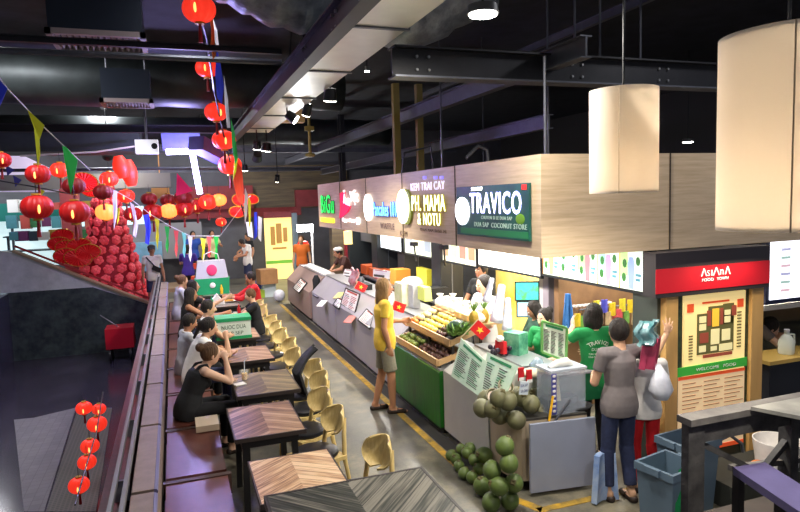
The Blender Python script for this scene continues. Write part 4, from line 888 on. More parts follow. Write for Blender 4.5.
b = BM(); box(b, (.6, 9.98, .756), (.01, .01, .008)); b.free()
# shopping bag: green bottom, clear pink top
r = thing('shopping_bag', 'large green and clear plastic bag with a pink picture on the farthest table', 'bag', (.72, 14.2, .752))
b = BM(); prism(b, [(.38, 14.0, .752), (1.06, 14.0, .752), (1.08, 14.0, 1.1), (.36, 14.0, 1.1)], (0, .3, 0)); obj('bag_base', b, gp2, r, bev=.01)
b = BM(); prism(b, [(.38, 14.01, 1.1), (1.06, 14.01, 1.1), (1.0, 14.01, 1.48), (.44, 14.01, 1.48)], (0, .28, 0)); obj('bag_top', b, mat('milky_plastic', (190, 190, 200), .3), r, bev=.01)
b = BM(); ell(b, (.72, 14.0, 1.28), (.11, .012, .12)); obj('picture', b, mat('pink_print', (214, 60, 110), .5), r, True)
b = BM(); tube(b, [(.55, 14.0, 1.46), (.58, 14.0, 1.62), (.72, 14.0, 1.68), (.86, 14.0, 1.62), (.89, 14.0, 1.46)], .012, 6); obj('handle', b, mat('white_handle', (220, 220, 220), .5), r)
b = BM(); ell(b, (.72, 13.99, .95), (.06, .012, .06)); obj('badge', b, whitec, r, True)
# pedestal stool under white book near booth
b = BM(); box(b, (.2, 6.45, .5), (.22, .3, .06)); solo('handbag', b, mat('cream_handbag', (206, 186, 160), .5), 'cream coloured box bag on the booth beside the person in black', 'bag', bev=.01)
# ------------------------------------------------------------------ stall counters
cg = mat('grey_laminate', (150, 146, 150), .4, var=.06, scale=3); cp = mat('pinkish_grey_laminate', (156, 132, 124), .45, var=.06, scale=3); cw = mat('off_white_laminate', (190, 188, 180), .4, var=.05, scale=3); gfront = mat('green_front', (34, 112, 30), .45, rgb2=(24, 84, 26), scale=3, stretch=(6, 6, 1)); kick = mat('black_kick', (24, 22, 22), .6)
def counter(label, x0, y0, y1, h0, m, x1=3.55, top=1.05, lip=.34):
    r = thing('counter', label, 'counter', ((x0+x1)/2, (y0+y1)/2, 0))
    b = BM(); prism(b, [(x0, y0, .08), (x1, y0, .08), (x1, y0, top), (x0+lip, y0, top), (x0, y0, h0)], (0, y1-y0, 0)); obj('counter_body', b, m, r, bev=.004)
    b = BM(); bx(b, x0+.05, x1-.03, y0+.02, y1-.02, 0, .08); obj('kickboard', b, kick, r)
    b = BM(); bx(b, x0+lip-.01, x1+.02, y0+.001, y1-.001, top, top+.02); obj('worktop', b, mat('steel_worktop', (170, 172, 176), .3, .6), r)
    return r
counter('far pinkish grey counter at the end of the stall row', 2.76, 13.72, 16.6, .66, cp, 3.4, 1.0)
counter('grey counter with a small slanted menu, beyond the gap in the stalls', 2.76, 11.35, 13.45, .72, cg)
counter('grey counter carrying the big white menu board', 2.76, 9.38, 11.32, .76, cg)
counter('grey counter partly hidden behind the person in yellow', 2.75, 7.95, 9.35, .76, cg)
counter('green fronted counter below the fruit rack', 2.72, 6.38, 7.9, .72, gfront, 3.6, .74, .02)
counter('off-white counter under the two pale green menus', 2.75, 5.27, 6.33, .76, cw, 3.5, 1.0, .4)
# curved corner counter
r = thing('counter', 'corner counter with a curved cream side and a flat grey front panel', 'counter', (3.15, 4.95, 0))
b = BM(); pts = [(2.76, 5.25)]+[(2.76+.12*(1-math.cos(t*PI/2/6)), 5.25-.45*math.sin(t*PI/2/6)) for t in range(1, 7)]+[(3.48, 4.72), (3.48, 5.25)]
prism(b, [(x, y, .1) for x, y in pts], (0, 0, .56)); obj('counter_body', b, mat('cream_laminate', (176, 160, 138), .5), r)
b = BM(); bar_up(b, (2.86, 4.70, .355), (3.49, 4.62, .355), .03, .63); obj('front_panel', b, mat('grey_aluminium_panel', (160, 166, 186), .35, .2, var=.05, scale=3), r)
b = BM(); prism(b, [(x, y, .66) for x, y in pts], (0, 0, .02)); obj('worktop', b, mat('dark_worktop', (60, 58, 54), .5), r)
for x, y in ((2.95, 4.8), (3.4, 4.76), (3.4, 5.15), (2.86, 5.15)): b = BM(); cone(b, (x, y, 0), (x, y, .1), .025, .03, 12); obj('foot', b, blk, r, True)
# green inner counter + glass case
r = thing('counter', 'dark green inner counter behind the coconuts', 'counter', (3.35, 5.0, .68))
b = BM(); bx(b, 3.32, 3.9, 5.0, 5.23, .68, .95); obj('counter_body', b, mat('emerald_panel', (12, 96, 56), .4), r); b = BM(); bx(b, 3.3, 3.92, 4.99, 5.24, .95, .97); obj('worktop', b, cg, r)
def atslant(px, py, x0, h0, lip, top):
    n = V(-(top-h0), 0, lip); p0 = V(x0, 0, h0); d = ray(px, py); return CAM + d*((p0-CAM).dot(n)/d.dot(n))
# menus on the slanted tops
paper = mat('menu_paper', (236, 232, 226), .6, emit=.12); pgreen = mat('pale_green_menu', (206, 226, 200), .5, rgb2=(186, 214, 186), scale=9); inkd = mat('menu_ink', (70, 66, 60), .7); inkr = mat('menu_ink_red', (180, 70, 50), .7); inkg = mat('menu_ink_green', (40, 130, 80), .7)
def slant_menu(label, pts, m, lines=8, cols=2, inks=None, border=None, group=None, title=None):
    """pts: four corners bottom-left, bottom-right, top-right, top-left as seen"""
    a, b_, c, d = map(Vector, pts); n = (b_-a).cross(d-a).normalized(); o = (a+b_+c+d)/4
    r = thing('menu_board', label, 'menu', o-V(0, 0, .001), group); b = BM(); grid_sheet(b, lambda u, v: (a*(1-u)+b_*u)*(1-v)+(d*(1-u)+c*u)*v - n*.005, 8, 8, .01); obj('board', b, m, r)
    inks = inks or [inkd, inkd, inkr]; rnd = random.Random(len(label)); bms = {i: BM() for i in range(3)}
    def P(u, v): return (a*(1-u)+b_*u)*(1-v)+(d*(1-u)+c*u)*v + n*.003
    for cc in range(cols):
        for i in range(lines):
            u0 = .07+cc*(.9/cols); u1 = u0+(.9/cols)*rnd.uniform(.45, .85); v0 = .1+.7*i/lines; dv = .28/lines
            prism(bms[rnd.choice([0, 0, 1, 2])], [P(u0, v0), P(u1, v0), P(u1, v0+dv), P(u0, v0+dv)], n*.001)
    prism(bms[2], [P(.15, .87), P(.85, .87), P(.85, .94), P(.15, .94)], n*.001)
    for i in bms:
        if len(bms[i].verts): obj('print', bms[i], inks[i], r)
        else: bms[i].free()
    if border:
        b = BM(); ps = [a, b_, c, d]
        for i in range(4): bar(b, ps[i], ps[(i+1) % 4], .018, .02)
        obj('frame', b, border, r)
    return r
def fp(px, py, X): return atx(px, py, X)
def sl2(px, py): return atslant(px, py, 2.745, .67, .34, 1.02)
def sl(px, py): return atslant(px, py, 2.765, .765, .34, 1.055)
slant_menu('white menu sheet on the far pinkish grey counter', [sl2(293, 288), sl2(299, 293), sl2(307, 283), sl2(301, 278)], paper, 6, 1, border=blk)
slant_menu('small lilac menu tablet on the grey counter beyond the gap', [sl2(313, 295), sl2(318, 298), sl2(325, 289), sl2(320, 286)], mat('lilac_screen', (190, 190, 226), .4, emit=.25), 4, 1, border=blk)
slant_menu('big white menu board standing on the grey counter left of the person in yellow', [fp(340, 307, 2.79), fp(354, 317, 2.79), fp(360, 294, 2.87), fp(346, 288, 2.87)], paper, 10, 2, [inkr, inkd, inkr], border=blk)
slant_menu('white menu sheet lying to the left of the big white menu board', [sl(333, 305), sl(339, 309), sl(344, 300), sl(338, 298)], paper, 5, 1, border=blk)
slant_menu('white menu sheet half hidden by the person in yellow', [sl(358, 320), sl(370, 329), sl(374, 315), sl(367, 309)], paper, 8, 1, border=blk)
slant_menu('left one of the two large pale green menus on the off-white counter', [atx(451, 376, 2.66), atx(480, 397, 2.66), atx(487, 362, 2.8), atx(461, 338, 2.8)], pgreen, 14, 2, [inkd, inkd, inkg], group=None)
slant_menu('right one of the two large pale green menus on the off-white counter', [atx(481, 391, 2.68), atx(501, 405, 2.68), atx(518, 366, 2.84), atx(487, 352, 2.84)], pgreen, 12, 2, [inkd, inkd, inkg])
slant_menu('upright pale green menu board with a green frame next to the glass case', [aty(542, 352, 5.1), aty(566, 361, 4.95), aty(567, 328, 4.95), aty(542, 321, 5.1)], mat('cream_green_menu', (218, 228, 206), .5), 16, 3, [inkd, inkd, inkg], border=mat('green_menu_frame', (110, 170, 90), .5))
for (px0, py0, px1, py1, Y, lab) in ((386, 270, 398, 283, 9.8, ''),): pass
slant_menu('white sheet with a line of print standing behind the person in yellow', [atx(373, 277, 3.5), atx(389, 279, 3.5), atx(390, 271, 3.5), atx(373, 269, 3.5)], paper, 1, 1)
slant_menu('white sheet beside the orange boxes on the far counter', [atx(342, 277, 3.4), atx(352, 278, 3.4), atx(354, 270, 3.45), atx(345, 269, 3.45)], paper, 2, 1)
# flyers lying
for i, (px, py, z, lab) in enumerate(((322, 304, .92, 'white leaflets on the grey counter beyond the gap'), (350, 320, .86, 'pink edged leaflets in front of the big white menu'), (339, 296, 1.08, 'yellowish card on the grey counter top'))):
    q = atslant(px, py, 2.79, .76, .34, 1.05)+V(-.004, 0, .012); b = BM(); box(b, q, (.16, .3, .014), Matrix.Rotation(-math.atan2(.29, .34), 3, 'Y') @ Matrix.Rotation(.2, 3, 'Z')); solo('leaflet_stack', b, (paper, mat('pink_paper', (214, 130, 120), .6), mat('yellow_paper', (226, 214, 130), .6))[i], lab, 'leaflets')
# flags
def star(bm, c, r, R, n):
    pts = []
    for i in range(10): a = PI/2+i*PI/5; q = r if i % 2 == 0 else r*.4; pts.append(Vector(c)+R @ V(q*math.cos(a), 0, q*math.sin(a)))
    prism(bm, pts, n)
def flag(label, px, py, X, s, ang):
    c = atx(px, py, X); f = thing('flag', label, 'flag', c-V(0, 0, s), 'small red flags with a yellow star on the counters')
    del f['group']
    n = (CAM-c); n.z = 0; n.normalize(); rt = V(0, 0, 1).cross(n).normalized(); R = Matrix((rt, -n, V(0, 0, 1))).transposed() @ Matrix.Rotation(ang, 3, 'Y')
    w, h = s*1.15, s*.85
    def fn(u, v): return c + R @ V((u-.5)*w, .012*math.sin(u*7), (v-.5)*h)
    b = BM(); grid_sheet(b, fn, 12, 3, .003); cl = obj('cloth', b, mat('flag_red', (214, 24, 28), .6), f, True)
    b = BM(); star(b, c+n*.014, s*.26, R, n*.004); obj('star', b, mat('flag_star_yellow', (246, 206, 60), .6), cl)
    b = BM(); e = c + R @ V(-w*.5, 0, h*.5); g = c + R @ V(-w*.5, 0, -h*.5); g = g + (g-e).normalized()*s*.9; tube(b, [e, g], .006, 6); obj('stick', b, mat('stick_wood', (200, 180, 140), .6), f)
flag('red flag with yellow star above the pale green menus', 480, 330, 3.0, .16, .75)
flag('red flag with yellow star to the right of the person in yellow', 399, 307, 2.85, .15, .35)
flag('red flag with yellow star on the counter left of the person in yellow', 361, 287, 3.05, .17, .5)
b = BM(); q = atx(354, 280, 3.15); 
def fn2(u, v): return q + V(.04*math.sin(9*v), (.5-u)*.5, (v-.6)*.5+.03*math.sin(9*u))
grid_sheet(b, fn2, 8, 8, .02); solo('gift_bag', b, mat('red_silver_wrap', (190, 40, 44), .4, rgb2=(190, 180, 180), scale=9), 'red and silver patterned bag behind the flag on the counter', 'bag', smooth=True)
for px, lab in ((501, 'left tiny red flag packet below the fruit rack flag'), ):
    q = atx(px, 347, 3.15); r = thing('gift_bag', 'small red packet with a white bow between flag and glass case', 'packet', q-V(0, 0, .06)); b = BM(); box(b, q, (.05, .13, .13), .2); obj('packet', b, redc, r, bev=.01); b = BM(); ell(b, q+V(-.01, 0, .09), (.04, .05, .035)); obj('bow', b, whitec, r, True)
for k, (px, py, lab) in enumerate(((521, 374, 'left red and white packet hanging on the green inner counter'), (529, 376, 'right red and white packet hanging on the green inner counter'))):
    q = aty(px, py, 4.97); r = thing('snack_packet', lab, 'packet', q-V(0, 0, .06)); b = BM(); box(b, q, (.055, .02, .12)); obj('packet', b, redc, r, bev=.004); b = BM(); box(b, q+V(0, -.011, -.045), (.055, .004, .03)); obj('label', b, whitec, r)
# hand lettered price card among coconuts
r = thing('price_card', 'white hand written card standing among the piled coconuts', 'card', aty(524, 388, 4.78)-V(0, 0, .06)); q = aty(524, 388, 4.78)
b = BM(); box(b, q, (.09, .006, .12), Matrix.Rotation(.15, 3, 'Y')); obj('card', b, mat('pale_card', (206, 216, 222), .6), r)
for k, s in enumerate(('DUA SAP', '50.000')): t = text_bm(s, .07, .025, .001); t.transform(Matrix.Translation(q+V(0, -.004, .025-.05*k))); obj('lettering', t, mat('blue_ink', (40, 60, 120), .6), r)
# ------------------------------------------------------------------ coconuts
coc = mat('coconut_green', (104, 124, 58), .5, rgb2=(74, 92, 46), scale=5, bump=.15); coc2 = mat('coconut_olive', (112, 112, 76), .55, rgb2=(86, 82, 58), scale=5, bump=.15); calyx = mat('coconut_calyx', (92, 84, 50), .8)
def coconut(m, label, group):
    r = thing('coconut', label, 'coconut', (0, 0, 0), group)
    b = BM(); prof = []; n = 14
    for i in range(n+1): t = PI*i/n; prof.append((math.sin(t)*(.083+.004*math.cos(t)), .088-.088*math.cos(t)))
    lathe(b, prof, (0, 0, 0), 24, .0)
    for v in b.verts: a = math.atan2(v.co.y, v.co.x); k = 1-.035*(.5+.5*math.cos(3*a)); v.co.x *= k; v.co.y *= k
    obj('husk', b, m, r, 'all')
    b = BM(); lathe(b, [(0, .176), (.02, .184), (.034, .172), (.03, .166)], (0, 0, 0), 8, .3); obj('stem_cap', b, calyx, r, True)
    return r
G1 = 'green coconuts piled on the floor'; G2 = 'olive coconuts heaped on the corner counter'
k1 = coconut(coc, 'large green coconut in the floor pile against the curved counter', G1); k2 = coconut(coc2, 'olive coconut in the heap on top of the corner counter', G2); k3 = dup(k1, label='smaller green coconut trailing along the off-white counter foot', group='small green coconuts along the counter foot')
floor_big = [(491, 502, .09), (510, 500, .09), (482, 486, .09), (499, 486, .25), (514, 483, .26), (492, 470, .35), (509, 463, .45), (484, 455, .2), (505, 446, .58)]
first = {1: True, 2: True, 3: True}
def putc(px, py, z, src, key, s):
    q = atz(px, py, z); rot = (random.uniform(-1.1, 1.1), random.uniform(-1.1, 1.1), random.uniform(0, 6))
    # centre of husk is .088 above root
    R = Euler(rot).to_matrix(); loc = q - R @ V(0, 0, .088*s)
    if first[key]: first[key] = False; place(src, loc, rot=rot, scale=s)
    else: dup(src, loc, scale=s, rot=rot)
for px, py, z in floor_big: putc(px, py, z, k1, 1, .98)
for px, py, z in ((472, 477, .065), (464, 473, .06), (459, 466, .055), (456, 459, .05), (451, 455, .05), (474, 460, .16), (479, 469, .1), (467, 453, .13), (461, 449, .06), (470, 448, .14)): putc(px, py, z, k3, 3, .68)
for Y, px, py in ((4.98, 482, 408), (4.9, 492, 409), (4.82, 508, 401), (4.8, 516, 420), (4.87, 531, 404), (4.95, 522, 398), (5.0, 500, 415), (4.98, 540, 412), (5.12, 486, 399), (5.12, 515, 395), (5.15, 536, 396), (4.85, 499, 398)):
    q = aty(px, py, Y); rot = (random.uniform(-1, 1), random.uniform(-1, 1), random.uniform(0, 6)); s = 1.02; loc = q - Euler(rot).to_matrix() @ V(0, 0, .088*s)
    if first[2]: first[2] = False; place(k2, loc, rot=rot, scale=s)
    else: dup(k2, loc, scale=s, rot=rot)
for k, (px, py, lab) in enumerate(((506, 386, 'right coconut half cut open showing pale flesh'), (494, 396, 'left coconut half cut open showing pale flesh'))):
    q = aty(px, py, 4.98); r = thing('cut_coconut', lab, 'coconut', q-V(0, 0, .05)); R = Matrix.Rotation(.9, 3, 'X')
    b = BM(); lathe(b, [(0, -.07), (.05, -.055), (.075, -.02), (.08, 0), (.07, .004), (.05, -.02), (0, -.035)], (0, 0, 0), 20); b.transform(Matrix.Translation(q) @ R.to_4x4()); obj('husk', b, coc2, r, True)
    b = BM(); lathe(b, [(.071, .004), (.074, .006), (.055, -.014), (0, -.03), (0, -.033), (.06, -.016)], (0, 0, 0), 20); b.transform(Matrix.Translation(q) @ R.to_4x4()); obj('flesh', b, mat('coconut_flesh', (226, 206, 190), .5), r, True)
# ------------------------------------------------------------------ fruit rack
rw = mat('rack_wood', (186, 150, 104), .5, var=.12, scale=5, stretch=(1, 6, 1)); rd = mat('rack_dark', (36, 30, 26), .6)
r = thing('fruit_rack', 'two tier wooden fruit rack on the green counter', 'rack', (3.0, 7.1, .76))
def tier(x0, x1, y0, y1, z, tilt):
    # tray sloping down to the aisle
    b = BM(); prism(b, [(x0, y0, z), (x1, y0, z+tilt), (x1, y0, z+tilt+.012), (x0, y0, z+.012)], (0, y1-y0, 0)); obj('shelf', b, rd, r)
    b = BM(); bx(b, x0-.02, x0, y0, y1, z-.01, z+.07); obj('front_rail', b, rw, r, bev=.004)
    b = BM(); bx(b, x1, x1+.02, y0, y1, z+tilt-.01, z+tilt+.08); obj('back_rail', b, rw, r)
    for y in (y0, y1): b = BM(); prism(b, [(x0, y-.01, z-.01), (x1, y-.01, z+tilt-.01), (x1, y-.01, z+tilt+.05), (x0, y-.01, z+.06)], (0, .02, 0)); obj('side_rail', b, rw, r)
tier(2.74, 3.02, 6.45, 7.85, .79, .08); tier(2.9, 3.3, 6.45, 7.85, 1.0, .14)
for x, y, h in ((2.76, 6.46, .79), (2.93, 6.46, 1.02), (3.29, 6.46, 1.15), (2.76, 7.84, .79), (2.93, 7.84, 1.02), (3.29, 7.84, 1.15), (2.93, 7.15, 1.0)): b = BM(); bx(b, x-.015, x+.015, y-.015, y+.015, .76, h); obj('post', b, rd, r)
b = BM(); bx(b, 3.25, 3.55, 6.45, 7.85, 1.19, 1.21); obj('top_shelf', b, rw, r)
def fruitmat(n, c, c2): return mat(n, c, .45, rgb2=c2, scale=12)
mango = fruitmat('mango_yellow', (238, 196, 70), (222, 214, 120)); apple = fruitmat('fruit_red_orange', (214, 90, 44), (230, 150, 60)); dark = fruitmat('mangosteen_dark', (66, 34, 36), (96, 58, 44)); lime = fruitmat('fruit_green', (118, 132, 52), (88, 112, 50)); palef = fruitmat('fruit_pale', (226, 206, 140), (240, 226, 180))
def fruit_proto(name, m, label, cat, group, r=.04, squash=1.0, lf=True):
    t = thing(name, label, cat, (0, 0, 0), group); b = BM(); ell(b, (0, 0, r*squash), (r, r*.92, r*squash), None, 14, 10); obj('flesh', b, m, t, 'all')
    if lf: b = BM(); cone(b, (0, 0, 2*r*squash-.004), (0, .004, 2*r*squash+.01), .006, .003, 6); obj('stem', b, calyx, t)
    return t
def fill(proto, spots):
    for i, (x, y, z, s) in enumerate(spots):
        rz = random.uniform(0, 6)
        if i == 0: place(proto, (x, y, z), rz, s)
        else: dup(proto, (x, y, z), rz, scale=s)
def spots(x0, x1, y0, y1, z0, slope, dx, dy, jit=.014, layers=1):
    out = []; nx = int((x1-x0)/dx); ny = int((y1-y0)/dy)
    for L in range(layers):
        for i in range(nx-L):
            for j in range(ny-L):
                x = x0+dx*(i+.5+.5*L); out.append((x+random.uniform(-jit, jit), y0+dy*(j+.5+.5*L)+random.uniform(-jit, jit), z0+slope*(x-x0)+.055*L, random.uniform(.9, 1.05)))
    return out
U = .35; zt = 1.014
fill(fruit_proto('mango', mango, 'yellow mango in the upper tray of the fruit rack', 'fruit', 'yellow mangoes in the upper tray', .042, .85), spots(2.92, 3.28, 7.0, 7.6, zt, U, .088, .09))
fill(fruit_proto('peach', palef, 'pale peach coloured fruit at the far end of the upper tray', 'fruit', 'pale fruit at the far end of the upper tray', .04, 1), spots(3.0, 3.28, 7.62, 7.83, zt+.03, U, .09, .1))
fill(fruit_proto('apple', apple, 'red orange fruit along the front of the upper tray', 'fruit', 'red orange fruit in the upper tray', .038, 1), spots(2.91, 3.0, 7.62, 7.83, zt, U, .085, .1))
fill(fruit_proto('mangosteen', dark, 'dark purple mangosteen at the near end of the upper tray', 'fruit', 'mangosteens in the upper tray', .036, .9), spots(2.92, 3.1, 6.72, 6.98, zt, U, .078, .085))
fill(fruit_proto('peach', palef, 'pale small fruit behind the mangosteens in the upper tray', 'fruit', 'small pale fruit in the upper tray', .034, 1), spots(3.1, 3.28, 6.72, 6.98, zt+.06, U, .078, .085))
fill(fruit_proto('mangosteen', dark, 'dark purple mangosteen in the lower tray of the fruit rack', 'fruit', 'mangosteens in the lower tray', .036, .9), spots(2.75, 2.99, 6.47, 7.15, .803, .28, .078, .082))
fill(fruit_proto('green_mango', lime, 'green fruit in the lower tray of the fruit rack', 'fruit', 'green fruit in the lower tray', .045, .85), spots(2.75, 2.99, 7.2, 7.83, .803, .28, .095, .1))
wm = bpy.data.materials.new('watermelon_rind')
r = thing('watermelon', 'dark green watermelon at the near end of the fruit rack', 'fruit', (3.06, 6.58, 1.03)); b = BM(); ell(b, (3.06, 6.6, 1.15), (.13, .12, .115), None, 20, 14); obj('rind', b, mat('melon_green', (28, 62, 44), .35, rgb2=(18, 42, 32), scale=6), r, 'all'); b = BM(); cone(b, (3.06, 6.6, 1.262), (3.06, 6.61, 1.29), .006, .004, 6); obj('stem', b, calyx, r)
MATS.pop('watermelon_rind', None); bpy.data.materials.remove(wm)
# bags of peeled fruit on the top shelf
bagm = mat('clear_bag_white', (238, 236, 226), .35, emit=.1, bump=.6, scale=14, var=.06); yfr = mat('cut_fruit', (240, 190, 90), .5, rgb2=(230, 214, 170), scale=14)
pr = thing('fruit_bag', 'white plastic bag of peeled fruit on the top shelf of the rack', 'bag', (0, 0, 0), 'plastic bags of peeled fruit on the rack')
b = BM(); ell(b, (0, 0, .06), (.075, .07, .065), None, 14, 10)
for v in b.verts: v.co += V(random.uniform(-1, 1), random.uniform(-1, 1), random.uniform(-1, 1))*.006
obj('bag_body', b, bagm, pr, True); b = BM(); cone(b, (0, 0, .11), (0, 0, .17), .012, .045, 9); obj('bag_knot', b, bagm, pr)
fill(pr, [(3.33+.14*(k % 2)+random.uniform(-.02, .02), 6.55+.125*k*.95, 1.212, random.uniform(.9, 1.15)) for k in range(11)])
for k, (y, lab) in enumerate(((6.75, 'pack of yellow cut fruit at the front of the top shelf, nearer one'), (6.95, 'pack of yellow cut fruit at the front of the top shelf, farther one'))):
    b = BM(); box(b, (3.27, y, 1.25), (.1, .16, .07)); solo('fruit_tray', b, yfr, lab, 'fruit pack', bev=.015)
# greens and pineapples right of rack
leafm = mat('leaf_green', (70, 110, 40), .5, rgb2=(110, 140, 60), scale=8); pine = mat('pineapple_skin', (200, 160, 50), .6, rgb2=(150, 120, 40), scale=20, bump=.6)
for k, (px, py, lab) in enumerate(((474, 318, 'yellow pineapple standing behind the starred flag, left one'), (484, 316, 'yellow pineapple standing behind the starred flag, right one'))):
    q = aty(px, py, 6.55); r = thing('pineapple', lab, 'fruit', q-V(0, 0, .1)); b = BM(); ell(b, q, (.06, .06, .09), None, 16, 12); obj('fruit_body', b, pine, r, True); b = BM()
    for i in range(14):
        a = i*2.4; t = .3+.5*(i/14); d = V(math.cos(a)*t, math.sin(a)*t, 1).normalized(); p0 = q+V(0, 0, .08); s_ = d.cross(V(0, 0, 1)).normalized()*.012; prism(b, [p0-s_, p0+s_, p0+d*.13], d.cross(s_).normalized()*.003)
    obj('crown', b, leafm, r)
b = BM()
rn = random.Random(4); q = aty(457, 325, 6.45)
for i in range(60):
    a = rn.uniform(0, 6.3); d = V(math.cos(a), math.sin(a), rn.uniform(.2, 1.6)).normalized(); p0 = q+V(rn.uniform(-.1, .1), rn.uniform(-.1, .1), -.1); s_ = d.cross(V(.3, .1, 1)).normalized()*.02; prism(b, [p0-s_, p0+d*.09-s_, p0+d*.17, p0+d*.09+s_, p0+s_], d.cross(s_).normalized()*.002)
solo('leafy_bundle', b, leafm, 'bundle of green leaves between the fruit rack and the starred flag', 'leaves')
# lychee / dark cluster
b = BM()
q = aty(490, 345, 6.0)
pf = fruit_proto('dragon_fruit', mat('grape_dark', (34, 24, 44), .35), 'dark grape coloured ball behind the pale green menus', 'fruit', 'dark round fruit behind the pale green menus', .028, 1, False)
fill(pf, [(3.1+.05*(k % 4), 5.7+.055*(k//4)+.02*(k % 2), 1.022+(.04 if k % 3 == 0 else 0), 1) for k in range(16)])
# white rolled plastic bags (long white shapes)
wb_ = mat('white_film', (214, 216, 228), .35, bump=.7, scale=9, var=.14)
for k, (p0, p1, r0, lab) in enumerate(((aty(486, 302, 6.2), aty(492, 278, 6.2), .05, 'leaning white rolled plastic bag beside the worker in white'), (aty(496, 322, 6.0), aty(502, 285, 6.1), .075, 'upright bulging white plastic bag in the middle of the stall'), (aty(507, 330, 5.9), aty(508, 298, 6.0), .06, 'white plastic bag nearest the yellow wall panel'))):
    b = BM(); P = [p0.lerp(p1, t/8) for t in range(9)]; tube(b, P, [r0*(.95-.45*t/8+.05*math.sin(t*2.9)) for t in range(9)], 10); solo('plastic_bag', b, wb_, lab, 'bag', smooth='all')
b = BM(); bx(b, 3.2, 3.45, 5.95, 6.3, 1.02, 1.06); b.free()
# glass display case on corner
r = thing('display_case', 'clear acrylic case holding labels on the corner counter', 'display case', (3.3, 4.85, .68))
ac_ = mat('acrylic', (200, 210, 224), .08, alpha=.28); q0, q1 = aty(549, 415, 4.8), aty(583, 415, 4.8); z1 = aty(549, 372, 4.8).z; b = BM()
for a in ((q0.x, q0.x+.008, 4.76, 5.0), (q1.x-.008, q1.x, 4.76, 5.0), (q0.x+.008, q1.x-.008, 4.76, 4.768), (q0.x+.008, q1.x-.008, 4.992, 5.0)): bx(b, *a, .685, z1)
obj('glass_walls', b, ac_, r); b = BM(); bx(b, q0.x-.01, q1.x+.01, 4.75, 5.01, z1, z1+.02); obj('lid', b, mat('pale_lid', (176, 184, 196), .4), r)
b = BM(); bx(b, q0.x+.0, q0.x+.05, 4.752, 4.758, .7, z1-.01); obj('sticker_strip', b, mat('indigo_sticker', (70, 70, 150), .5), r)
for k in range(8): b = BM(); ell(b, (q0.x+.025, 4.75, .73+k*(z1-.76)/7), (.018, .003, .014)); obj('sticker_dot', b, whitec, r, True)
b = BM(); prism(b, [(q0.x+.06, 4.8, .8), (q0.x+.13, 4.8, .8), (q0.x+.1, 4.8, z1-.04)], (0, .01, 0)); obj('price_flag', b, mat('cream_card', (224, 214, 170), .6), r)
b = BM(); bx(b, q0.x+.02, q1.x-.02, 4.85, 4.98, .69, .8); obj('contents', b, mat('dark_contents', (50, 52, 62), .4), r)
b = BM(); q = aty(560, 366, 4.85); tube(b, [q+V(-.12, 0, -.0), q+V(-.03, 0, .03), q+V(.07, 0, .03), q+V(.12, 0, .0)], [.02, .035, .045, .03], 12); solo('paper_roll', b, mat('creased_paper', (222, 222, 214), .6, bump=.3), 'rolled white paper lying on the lid of the acrylic case', 'paper', smooth=True)
# black tray + scissor rods on the panel counter
b = BM(); q = aty(580, 415, 4.8); ell(b, (q.x+.0, 4.86, .7), (.17, .11, .035)); solo('black_cloth_heap', b, blackc, 'crumpled black cloth on the panel counter beside the acrylic case', 'cloth', smooth=True)
for k, (a, c_, lab) in enumerate((((555, 421), (570, 400), 'dark metal tongs leaning on the acrylic case'), ((549, 421), (553, 396), 'yellow handled stick leaning on the acrylic case'))):
    b = BM(); bar(b, aty(*a, 4.72), aty(*c_, 4.73), .02, .012); solo('tongs', b, (steel2, oj)[k], lab, 'tongs')
# items behind: cream dough boards etc
q = aty(531, 352, 5.12); b = BM(); ell(b, (q.x, 5.1, 1.0), (.12, .09, .045)); solo('cloth_bundle', b, mat('cream_cloth', (214, 204, 176), .8), 'cream cloth bundle on the green inner counter', 'cloth', smooth=True)
q = aty(537, 340, 5.15); b = BM(); P = [V(q.x, 5.15, .97), V(q.x, 5.15, 1.05), V(q.x+.02, 5.15, 1.12)]; tube(b, P, [.07, .08, .03], 12); solo('plastic_bag', b, mat('blueish_film', (176, 200, 214), .2, trans=.5), 'bluish clear plastic bag next to the upright menu board', 'bag', smooth='all')
b = BM(); q = aty(518, 332, 5.7); box(b, (q.x, 5.75, 1.12), (.16, .2, .26), .4); solo('drink_dispenser', b, mat('teal_printed_box', (24, 120, 96), .4, rgb2=(120, 190, 150), scale=9), 'green printed box beside the tied-hair worker', 'box', bev=.02)
b = BM(); bx(b, q.x-.15, q.x+.2, 5.6, 5.95, 0, .99); solo('cabinet', b, mat('dark_green_cabinet', (16, 70, 50), .5), 'dark green cabinet below the green printed box', 'cabinet')
